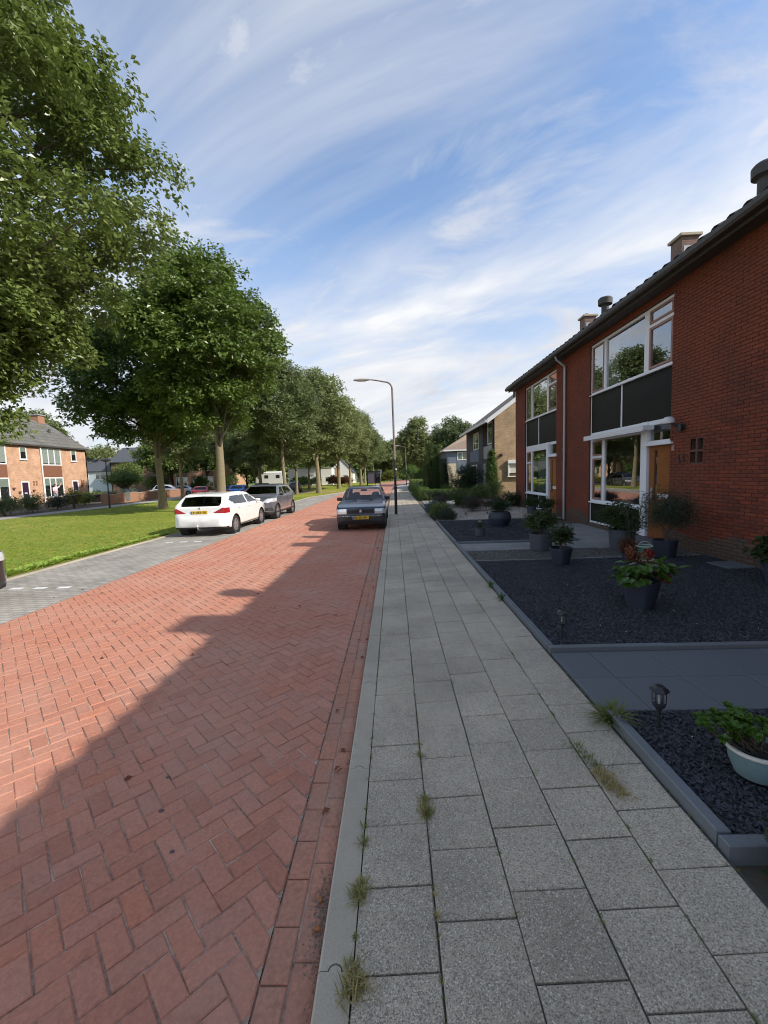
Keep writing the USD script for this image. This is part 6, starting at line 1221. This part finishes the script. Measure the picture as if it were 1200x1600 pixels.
t = thing('park_lamp', 'slim black lamp post with a flat round head on the lawn edge', 'street lamp', (-19.95, 28.7, LZ)); emit('pole', MB().tube([(0, 0, 0), (0, 0, .9), (0, 0, .92), (0, 0, 3.2)], [.065, .06, .042, .036], 10), 'black_metal', t, smooth=35); b = MB(); b.lathe([(0, 3.2), (.05, 3.2), (.30, 3.30), (.34, 3.34), (.30, 3.38), (.1, 3.46), (0, 3.47)], 20); emit('lamp_head', b, 'lamp_pole', t, smooth=35)
b = MB(); b.cbox((-20.2, 30.9, .35), (-20.16, 31.4, 1.0)); b.tube([(-20.22, 31.15, LZ), (-20.22, 31.15, 1.0)], .025, 8); emit('notice_board', b, 'white_soft', None, label='small white notice board right of the slim black lamp', cat='sign')
bush_tree('clipped_tree', 63, 'flat-clipped yellow-green tree behind the low brick wall', (-29.2, 44.6, low_z(-30, 46)), 2.9, 1.5, 1.5, 'hedge_leaf', 900, (.14, .09), lr=.5, nl=30, top=.2)
bush_tree('garden_tree', 64, 'small round tree beside the corner of the orange brick house', (-30.2, 46.5, low_z(-30, 46)), 4.2, 1.2, 1.4, 'oak_leaf', 1000, (.16, .1), lr=.6, nl=30)
for k, (x, y, h, w) in enumerate(((-36.0, 62.5, 1.4, 1.8), (-31.2, 66.0, 1.3, 1.8), (-26.6, 66.0, 1.1, 1.8))): shrub('hedge_bush', ('dense bush beside the small round tree', 'dense bush behind the silver off-roader', 'dense bush between the silver and the red cars')[k], 'bush', (x, y, low_z(x, y)), (w, w, h), 700, 7, (.2, .12), 'oak_leaf', 330 + k, .4, lr=.6)
# -- blue-grey house, brown gable, orange flats behind
t = thing('far_house', 'pale blue-grey house with dark roof seen between the brick terrace and the trees', 'house'); gable_house(t, -58.5, -48.2, 75, 82, 4.0, 6.3, 'x', 'pale_blue', 'pale_blue', 'roof_dark'); dark_core(t, -58.5, -48.2, 75, 82, 3.9); F = Front((0, 75, 0), (1, 0)); window(F, t, -54.4, -50.6, 2.4, 3.7, (-53.4, -51.7), (), w=.16); window(F, t, -57.8, -55.5, 2.4, 3.7, (-56.7,), (), w=.14); emit('panel', F.boxes([(-50.5, -48.4, 1.2, 3.8, 0, .03)]), 'white_soft', t)
t = thing('far_house', 'dark brown brick house with blank wall behind the clipped tree', 'house'); gable_house(t, -50.0, -41.2, 73, 81, 5.4, 8.0, 'x', 'brown_brick', 'brown_brick', 'roof_dark'); F = Front((0, 73, 0), (1, 0)); window(F, t, -47.5, -46.2, 3.2, 4.6)
t = thing('far_house', 'sunlit orange brick houses with white door strips behind the lawn trees', 'house'); gable_house(t, -40.6, -29.5, 76, 84, 5.5, 8.3, 'x', 'orange_brick_side', 'orange_brick', 'roof_dark'); dark_core(t, -40.6, -29.5, 76, 84, 5.4); F = Front((0, 76, 0), (1, 0))
for u in (-40.0, -35.2): window(F, t, u, u + 2.2, .4, 2.4, (u + .8, u + 1.4), (), w=.14); window(F, t, u, u + 2.2, 3.4, 5.1, (u + 1.1,), (), w=.14); emit('panel', F.boxes([(u + .05, u + 2.15, 2.45, 3.35, 0, .03)]), 'brown_panel', t); emit('door', F.boxes([(u + 3.0, u + 3.9, .05, 2.1, 0, .03)]), 'white_soft', t)
t = thing('white_hall', 'long low white hall with flat roof behind the street trees', 'building'); emit('wall', MB().box((-21.5, 85, -.2), (-12.6, 91, 3.4)), 'white_hall', t); emit('roof_edge', MB().box((-21.6, 84.9, 3.402), (-12.5, 91.1, 3.55)), 'lead', t); F = Front((0, 85, 0), (1, 0)); window(F, t, -12.6 - 1.3, -12.7, .6, 1.6)
t = thing('caravan', 'white camper with small dark windows at the left end of the white hall', 'caravan', (-22.6, 76.5, LZ)); b = MB(); b.cbox((-2.6, -1.1, .5), (2.6, 1.1, 2.95), .25); emit('body', b, 'white_soft', t, smooth=30)
for u in (-1.7, -.5, 1.6): b = MB(); b.cbox((u - .35, -1.12, 1.7), (u + .35, -1.08, 2.3), .015); emit('window', b, 'dark_void', t)
for u in (-1.6, 1.5): emit('wheel', MB().lathe([(0, -.1), (.3, -.1), (.33, -.05), (.33, .05), (.3, .1), (0, .1)], 18, (u, -.95, .33), 'y'), 'tyre', t)
t = thing('far_house', 'small white gabled house with dark roof seen through the street trees', 'house'); gable_house(t, -15.2, -9.6, 98, 108, 2.6, 5.6, 'y', 'white_hall', 'white_hall', 'roof_dark'); F = Front((0, 98, 0), (1, 0)); window(F, t, -11.8, -10.6, .8, 2.0, w=.14); emit('gable_board', MB().box((-15.0, 97.4, -.2), (-13.0, 97.9, 3.6)), 'orange_brick_side', t)
for k, (x, y, w, l, lk, lab) in enumerate(((-10.5, 80, 3.2, 1.0, 'russet_leaf', 'reddish low hedge in front of the white gabled house'), (-17.0, 79, 4.0, 1.0, 'hedge_leaf', 'low hedge in front of the white hall'), (-.9, 104, 1.6, 1.6, 'yellow_leaf', 'golden yellow shrub right of the bus shelter'), (-2.6, 112, 3.4, 1.2, 'yellow_leaf', 'wide yellowish border at the end of the road'), (4.6, 112, 4.0, 1.4, 'hedge_leaf', 'green hedge right of the road end'))): shrub('distant_shrub', lab, 'shrub', (x, y, LZ), (w, l, .65 if k != 2 else 1.5), 500, 6, (.3, .2), lk, 340 + k, .5, lr=.6)
# bus shelter and stop sign
t = thing('bus_shelter', 'dark purple bus shelter with a poster at the end of the lawn', 'bus shelter', (-4.15 + .6, 71, LZ), 0); b = MB(); b.cbox((-1.1, -.6, 2.25), (1.3, .9, 2.4)); emit('roof', b, 'purple_frame', t)
for x, y in ((-.98, -.5), (.42, -.5), (1.2, -.5), (-.98, .8), (1.2, .8)): b = MB(); b.cbox((x - .05, y - .05, 0), (x + .05, y + .05, 2.249)); emit('post', b, 'purple_frame', t)
b = MB(); b.cbox((-.92, -.52, .3), (.36, -.44, 2.1)); emit('poster_case', b, 'purple_frame', t); b = MB(); b.box((-.82, -.535, .42), (.26, -.522, 1.98)); emit('poster', b, 'poster_purple', t); b = MB(); b.box((-.9, .82, .3), (1.14, .84, 2.2)); emit('rear_pane', b, 'car_glass', t)
b = MB(); b.cbox((.5, -.49, .3), (1.12, -.47, 2.2)); emit('side_pane', b, 'car_glass', t)
t = thing('bus_stop_sign', 'pale blue square bus stop sign on a white post right of the shelter', 'sign', (-2.2 - .05, 70.5, LZ)); emit('post', MB().tube([(0, 0, 0), (0, 0, 2.4)], .05, 8), 'white_soft', t); b = MB(); b.cbox((-.28, -.03, 1.95), (.28, .03, 2.6)); emit('plate', b, 'sign_blue', t)
# street lamps
def street_lamp(loc, label, rz=0, h=5.62):
    t = thing('street_lamp', label, 'street lamp', loc, rz); b = MB(); b.tube([(0, 0, -.1), (0, 0, 1.12), (0, 0, 1.14), (0, 0, 2.3)], [.062, .060, .052, .048], 12); b.lathe([(.062, 1.10), (.07, 1.12), (.07, 1.16), (.055, 1.18)], 12); emit('lower_pole', b, 'black_metal', t, smooth=35)
    q = np.linspace(0, PI / 2, 9); pts = [(0, 0, 2.3), (-.01, 0, 4.0), (-.02, 0, h - .42)] + [(-.02 - .3 * (1 - math.cos(a)), 0, h - .42 + .30 * math.sin(a)) for a in q[1:]] + [(-.6, 0, h - .06), (-.95, 0, h + .0)]; emit('pole', MB().tube(pts, np.linspace(.046, .026, len(pts)), 10), 'lamp_pole', t, smooth=40)
    b = MB(); b.tube([(-.88, 0, h + .0), (-1.0, 0, h + .005), (-1.3, 0, h - .0), (-1.55, 0, h - .01), (-1.62, 0, h - .015)], [.03, .085, .10, .07, .02], 12); v, f = b.mesh(); v = v.copy(); v[:, 2] = h + (v[:, 2] - h) * .62; emit('lamp_head', (v, f), 'lamp_head', t, smooth=40)
    b = MB(); b.lathe([(0, -.03), (.07, -.02), (.075, .0), (0, .001)], 16, (-1.27, 0, h - .05), 'z', 2.6, 1.0); emit('lens', b, 'lamp_clear', t, smooth=40)
    b = MB(); b.cbox((-.05, -.012, 1.55), (.05, -.05 - .02, 1.7), .006) if False else b.cbox((.02, -.075, 1.86), (.09, -.05, 1.93), .005); emit('number_tag', b, 'white_soft', t)
street_lamp((.055, 17.65, .012), 'tall curved street lamp by the kerb, behind the navy hatchback'); street_lamp((1.75, 59.0, .02), 'second curved street lamp farther down the pavement'); street_lamp((-1.2, 128.0, 0), 'most distant street lamp arm before the trees')
# -- yellow brick house, hedges and conifers on the right
t = thing('yellow_house', 'yellow-brown brick house with white verge and dark wooden front beyond the terrace', 'house'); HX = 6.0
b = MB(); b.box((HX, 25.001, -.1), (HX + .15, 34.6, 4.95)); emit('wall', b, 'dark_wood', t); b = MB(); b.box((14.8, 25.001, -.1), (14.95, 34.6, 4.95)); emit('wall', b, 'dark_wood', t); b = MB(); xm = 10.5; RZ = 4.95 + 4.5 * .72
for ya, yb in ((25.0, 25.15), (34.45, 34.6)):
    b = MB(); P = [(HX - .001, -.1), (14.951, -.1), (14.951, 4.95), (xm, RZ), (HX - .001, 4.95)]; V = [(p[0], ya, p[1]) for p in P] + [(p[0], yb, p[1]) for p in P]; b.add(V, [[0, 1, 2], [0, 2, 4], [2, 3, 4], [5, 7, 6], [5, 9, 7], [7, 9, 8]]); b.add(V, [[k, k + 5, (k + 1) % 5 + 5, (k + 1) % 5] for k in range(5)]); emit('gable_wall', b, 'yellow_brick', t)
def slope(xe, ze, xr, zr, y0, y1, th, lift):
    P = [(xe, ze + lift), (xr, zr + lift), (xr, zr + lift + th), (xe, ze + lift + th)]; V = [(p[0], y0, p[1]) for p in P] + [(p[0], y1, p[1]) for p in P]; f = np.array([[0, 1, 2, 3], [7, 6, 5, 4], [0, 4, 5, 1], [1, 5, 6, 2], [2, 6, 7, 3], [3, 7, 4, 0]]); return V, f if xe > xr else f[:, ::-1]
b = MB(); b.add(*slope(HX - .45, 4.95 - .45 * .72, xm - .001, RZ, 24.9, 34.75, .1, .03)); b.add(*slope(15.4, 4.95 - .45 * .72, xm + .001, RZ, 24.9, 34.75, .1, .03)); rf = emit('roof', b, 'roof_brown', t); b = MB(); b.add(*slope(HX - .46, 4.95 - .46 * .72, xm - .002, RZ, 24.84, 24.898, .26, -.13)); emit('verge_board', b, 'white_soft', t); emit('gutter', MB().box((HX - .56, 24.85, 4.56), (HX - .47, 34.75, 4.70)), 'white_soft', t); emit('vent_pipe', MB().tube([(7.6, 26.5, 6.0), (7.6, 26.5, 6.75)], .09, 10), 'gutter_dark', rf)
emit('downpipe', MB().tube([(HX - .09, 25.12, 0), (HX - .09, 25.12, 4.6)], .06, 8), 'black_metal', t); F = Front((HX, 0, 0), (0, 1)); F.n = np.array([-1.0, 0, 0]); F.M[:3, 1] = F.n
window(F, t, 25.45, 26.75, 3.35, 4.7, (), (), w=.08); emit('panel', F.boxes([(25.35, 28.0, 2.5, 3.3, .0, .03)]), 'grey_panel', t); emit('panel', F.boxes([(26.8, 28.1, 3.32, 4.65, .0, .02)]), 'dark_void', t); window(F, t, 29.6, 31.5, 3.25, 4.45, (30.6,), (), w=.08); emit('panel', F.boxes([(28.2, 29.5, 2.4, 4.6, .0, .025)]), 'dark_wood', t); emit('panel', F.boxes([(29.6, 32.8, 2.4, 3.2, .0, .025)]), 'grey_blue', t); emit('panel', F.boxes([(25.3, 34.4, .1, 2.35, .0, .02)]), 'dark_wood', t); window(F, t, 30.2, 32.6, .7, 2.2, (31.4,), (), w=.08); emit('door', F.boxes([(27.0, 27.95, .1, 2.2, .02, .05)]), 'grey_panel', t)  # the dark_void panel stands for the dark loggia recess
G2 = Front((0, 25, 0), (1, 0)); emit('shutter_box', G2.boxes([(6.72, 7.75, 2.12, 2.32, 0, .19)]), 'white_soft', t); emit('window', G2.boxes([(6.74, 6.80, 1.38, 2.118, 0, .14), (7.68, 7.74, 1.38, 2.118, 0, .14), (6.70, 7.78, 1.33, 1.378, 0, .16)]), 'white_paint', t); emit('shutter', G2.boxes([(6.802, 7.678, 1.56, 2.117, .03, .05)]), 'cream_trim', t); emit('pane', G2.boxes([(6.802, 7.678, 1.379, 1.56, .02, .03)]), 'far_window', t); emit('wall_lamp', G2.boxes([(6.28, 6.42, 2.55, 2.7, 0, .12)]), 'black_metal', t)
t = thing('cream_house', 'cream brick house with blue-grey boarding and hipped brown roof past the columnar conifers', 'house'); x0, x1, y0, y1 = 5.75, 14, 46, 54; emit('wall', MB().box((x0, y0, -.1), (x1, y1, 2.7)), 'cream_brick', t); emit('upper_wall', MB().box((x0 + .02, y0 - .02, 2.702), (x1 - .02, y1, 4.1)), 'grey_blue', t)
V = [(x0 - .35, y0 - .35, 4.15), (x1 + .3, y0 - .35, 4.15), (x1 + .3, y1 + .3, 4.15), (x0 - .35, y1 + .3, 4.15), (9.2, 49.5, 6.4), (10.8, 50.5, 6.4)]; b = MB(); b.add(V, [[0, 1, 5], [0, 5, 4], [1, 2, 5], [2, 3, 5], [3, 4, 5], [3, 0, 4], [0, 2, 1], [0, 3, 2]]); emit('roof', b, 'roof_brown', t); emit('fascia', MB().box((x0 - .34, y0 - .36, 4.0), (x1 + .29, y0 - .34, 4.149)).box((x0 - .36, y0 - .34, 4.0), (x0 - .345, y1 + .3, 4.149)), 'white_soft', t)
F = Front((0, y0 - .02, 0), (1, 0)); window(F, t, 6.95, 8.05, 3.0, 3.9, (7.5,), (), w=.09, curtain=True); emit('panel', F.boxes([(6.95, 8.0, 1.6, 2.9, 0, .03)]), 'grey_blue', t)
leafbox('clipped_hedge', 'low clipped hedge running back from the pavement before the columnar conifers', 'hedge', 1.62, 5.6, 25.2, 25.75, .08, .62, 1700, (.05, .028), 'hedge_leaf', 401); leafbox('clipped_hedge', 'low clipped hedge along the pavement edge past the lamp post', 'hedge', 1.62, 2.1, 25.8, 38.5, .08, .72, 1700, (.07, .04), 'hedge_leaf', 402); leafbox('clipped_hedge', 'farther hedge along the pavement, darker', 'hedge', 1.9, 3.2, 39.5, 50, .08, .95, 1500, (.1, .06), 'oak_leaf', 403)
def column(label, loc, h, w, n, look_, seed, leaf=(.07, .025)):
    r = np.random.default_rng(seed); t = thing('columnar_conifer', label, 'conifer', loc); z = r.uniform(0, 1, n) ** .9; a = r.uniform(0, 2 * PI, n); R = w * np.clip(np.sin(np.clip(z * 1.1 + .12, 0, 1) * PI) ** .35, .25, 1) * (1 + .16 * np.sin(a * 5 + z * 9)) * r.uniform(.8, 1.05, n); P = np.column_stack([R * np.cos(a), R * np.sin(a), z * h]); D = unit(np.column_stack([np.cos(a) * .5, np.sin(a) * .5, np.full(n, 1.1)]) + r.normal(0, .25, (n, 3)))
    emit('foliage', twigs(r, P, D, 7, .26, *leaf, spread=.5), look_, t, kind='stuff'); emit('trunk', MB().tube([(0, 0, -.05), (0, 0, h * .5), (0, 0, h * .92)], [w * .5, w * .55, w * .25], 10), 'foliage_shade', t); return t  # the trunk is a thick near-black core, shade inside the foliage as colour
column('tall columnar conifer, left one behind the clipped hedge', (2.46, 28.6, 0), 3.6, .37, 2400, 'conifer_leaf', 411); column('columnar conifer with yellowish top, right one behind the clipped hedge', (3.0, 29.0, 0), 3.4, .35, 2300, 'conifer_leaf', 412); column('bluish cone-shaped conifer right of the columnar pair', (3.75, 31.0, 0), 2.6, .55, 1200, 'olive_leaf', 413); column('narrow climbing evergreen at the corner of the yellow house', (5.75, 24.75, 0), 2.75, .26, 1000, 'hedge_leaf', 414, (.08, .05))
shrub('dark_bush', 'big dark layered conifer bush in front of the yellow house', 'bush', (4.75, 27.2, 0), (.95, .95, 1.05), 1500, 7, (.11, .035), 'dark_leaf', 421, .3, lr=.4, nl=24, up=0.0); shrub('round_bush', 'light green rounded bush behind the clipped hedge', 'bush', (3.45, 26.6, 0), (.42, .42, .42), 420, 6, (.07, .035), 'hedge_leaf', 422, .16, lr=.2); leafbox('clipped_bush', 'small dark box-shaped bush right of the rounded bush', 'bush', 4.1, 5.1, 26.0, 26.6, .05, .72, 500, (.05, .03), 'dark_leaf', 423)
HB = 'purple-brown heather-like mounds in the pebble garden'
for k, (x, y, rx, rz, lk, lab) in enumerate(((3.1, 16.7, .62, .30, 'heather_leaf', 'purple-brown spreading mound left of the round planter'), (4.05, 16.9, .60, .33, 'heather_leaf', 'purple-brown mound beside the terrace end wall'), (3.0, 18.6, .55, .42, 'oak_leaf', 'leafy green shrub behind the purple-brown mounds'), (3.9, 19.4, .7, .50, 'oak_leaf', 'taller green shrub before the yellow brick gable'), (4.9, 20.5, .6, .62, 'hedge_leaf', 'light leggy rose-like shrub beside the yellow gable'), (2.35, 20.4, .5, .4, 'dark_leaf', 'dark shrub near the pavement before the clipped hedge'), (1.95, 18.0, .36, .26, 'heather_leaf', 'withered brownish plant by the pavement edge'), (1.55, 16.2, .30, .20, 'lavender_leaf', 'silvery blue lavender clump spilling over the pavement edge, farther one'), (1.62, 15.2, .32, .19, 'oak_leaf', 'low green clump on the pavement edge below the lavender'), (1.75, 14.1, .20, .11, 'olive_leaf', 'smallest grey-green clump at the corner of the far slate bed'), (5.1, 18.3, .4, .35, 'dark_leaf', 'dark shrub at the corner of the terrace'))):
    shrub('garden_shrub', lab, 'shrub', (x, y, .07), (rx, rx, rz), 650, 6, (.06, .022) if 'leaf' in lk and lk != 'oak_leaf' else (.07, .04), lk, 430 + k, .16, lr=.16, nl=18)
for k, (x, y) in enumerate(((2.0, 14.7), (2.6, 15.3), (3.3, 14.9), (2.2, 16.0))): rosette(('small dark plantlet nearest in the pebble garden', 'small dark plantlet in the middle of the pebbles', 'small dark plantlet right in the pebble garden', 'small dark plantlet farthest in the pebble garden')[k], x, y, 460 + k, 26, .13, .012, 'dark_leaf')
emit('garden_path', MB().slab([(1.6, 21.6), (5.8, 21.6), (5.8, 24.9), (1.6, 24.9)], .0, .07, .004), 'grey_slab', garden)
bush_tree('garden_tree', 65, 'small round ornamental tree on the pavement far ahead', (2.6, 62.0, 0), 2.7, 1.1, .95, 'hedge_leaf', 700, (.12, .08), lr=.4, nl=22, tr=.05)
for k, (x, y, s) in enumerate(((4.2, 43.0, 1.0), (3.4, 52.0, 1.2), (5.2, 58.0, 1.4))): shrub('hedge_bush', ('bush left of the cream house', 'bush beyond the far hedge', 'farthest bush on the right side')[k], 'bush', (x, y, 0), (s, s, s * .85), 600, 6, (.16, .1), ('yellow_leaf', 'hedge_leaf', 'oak_leaf')[k], 470 + k, .35, lr=.5)
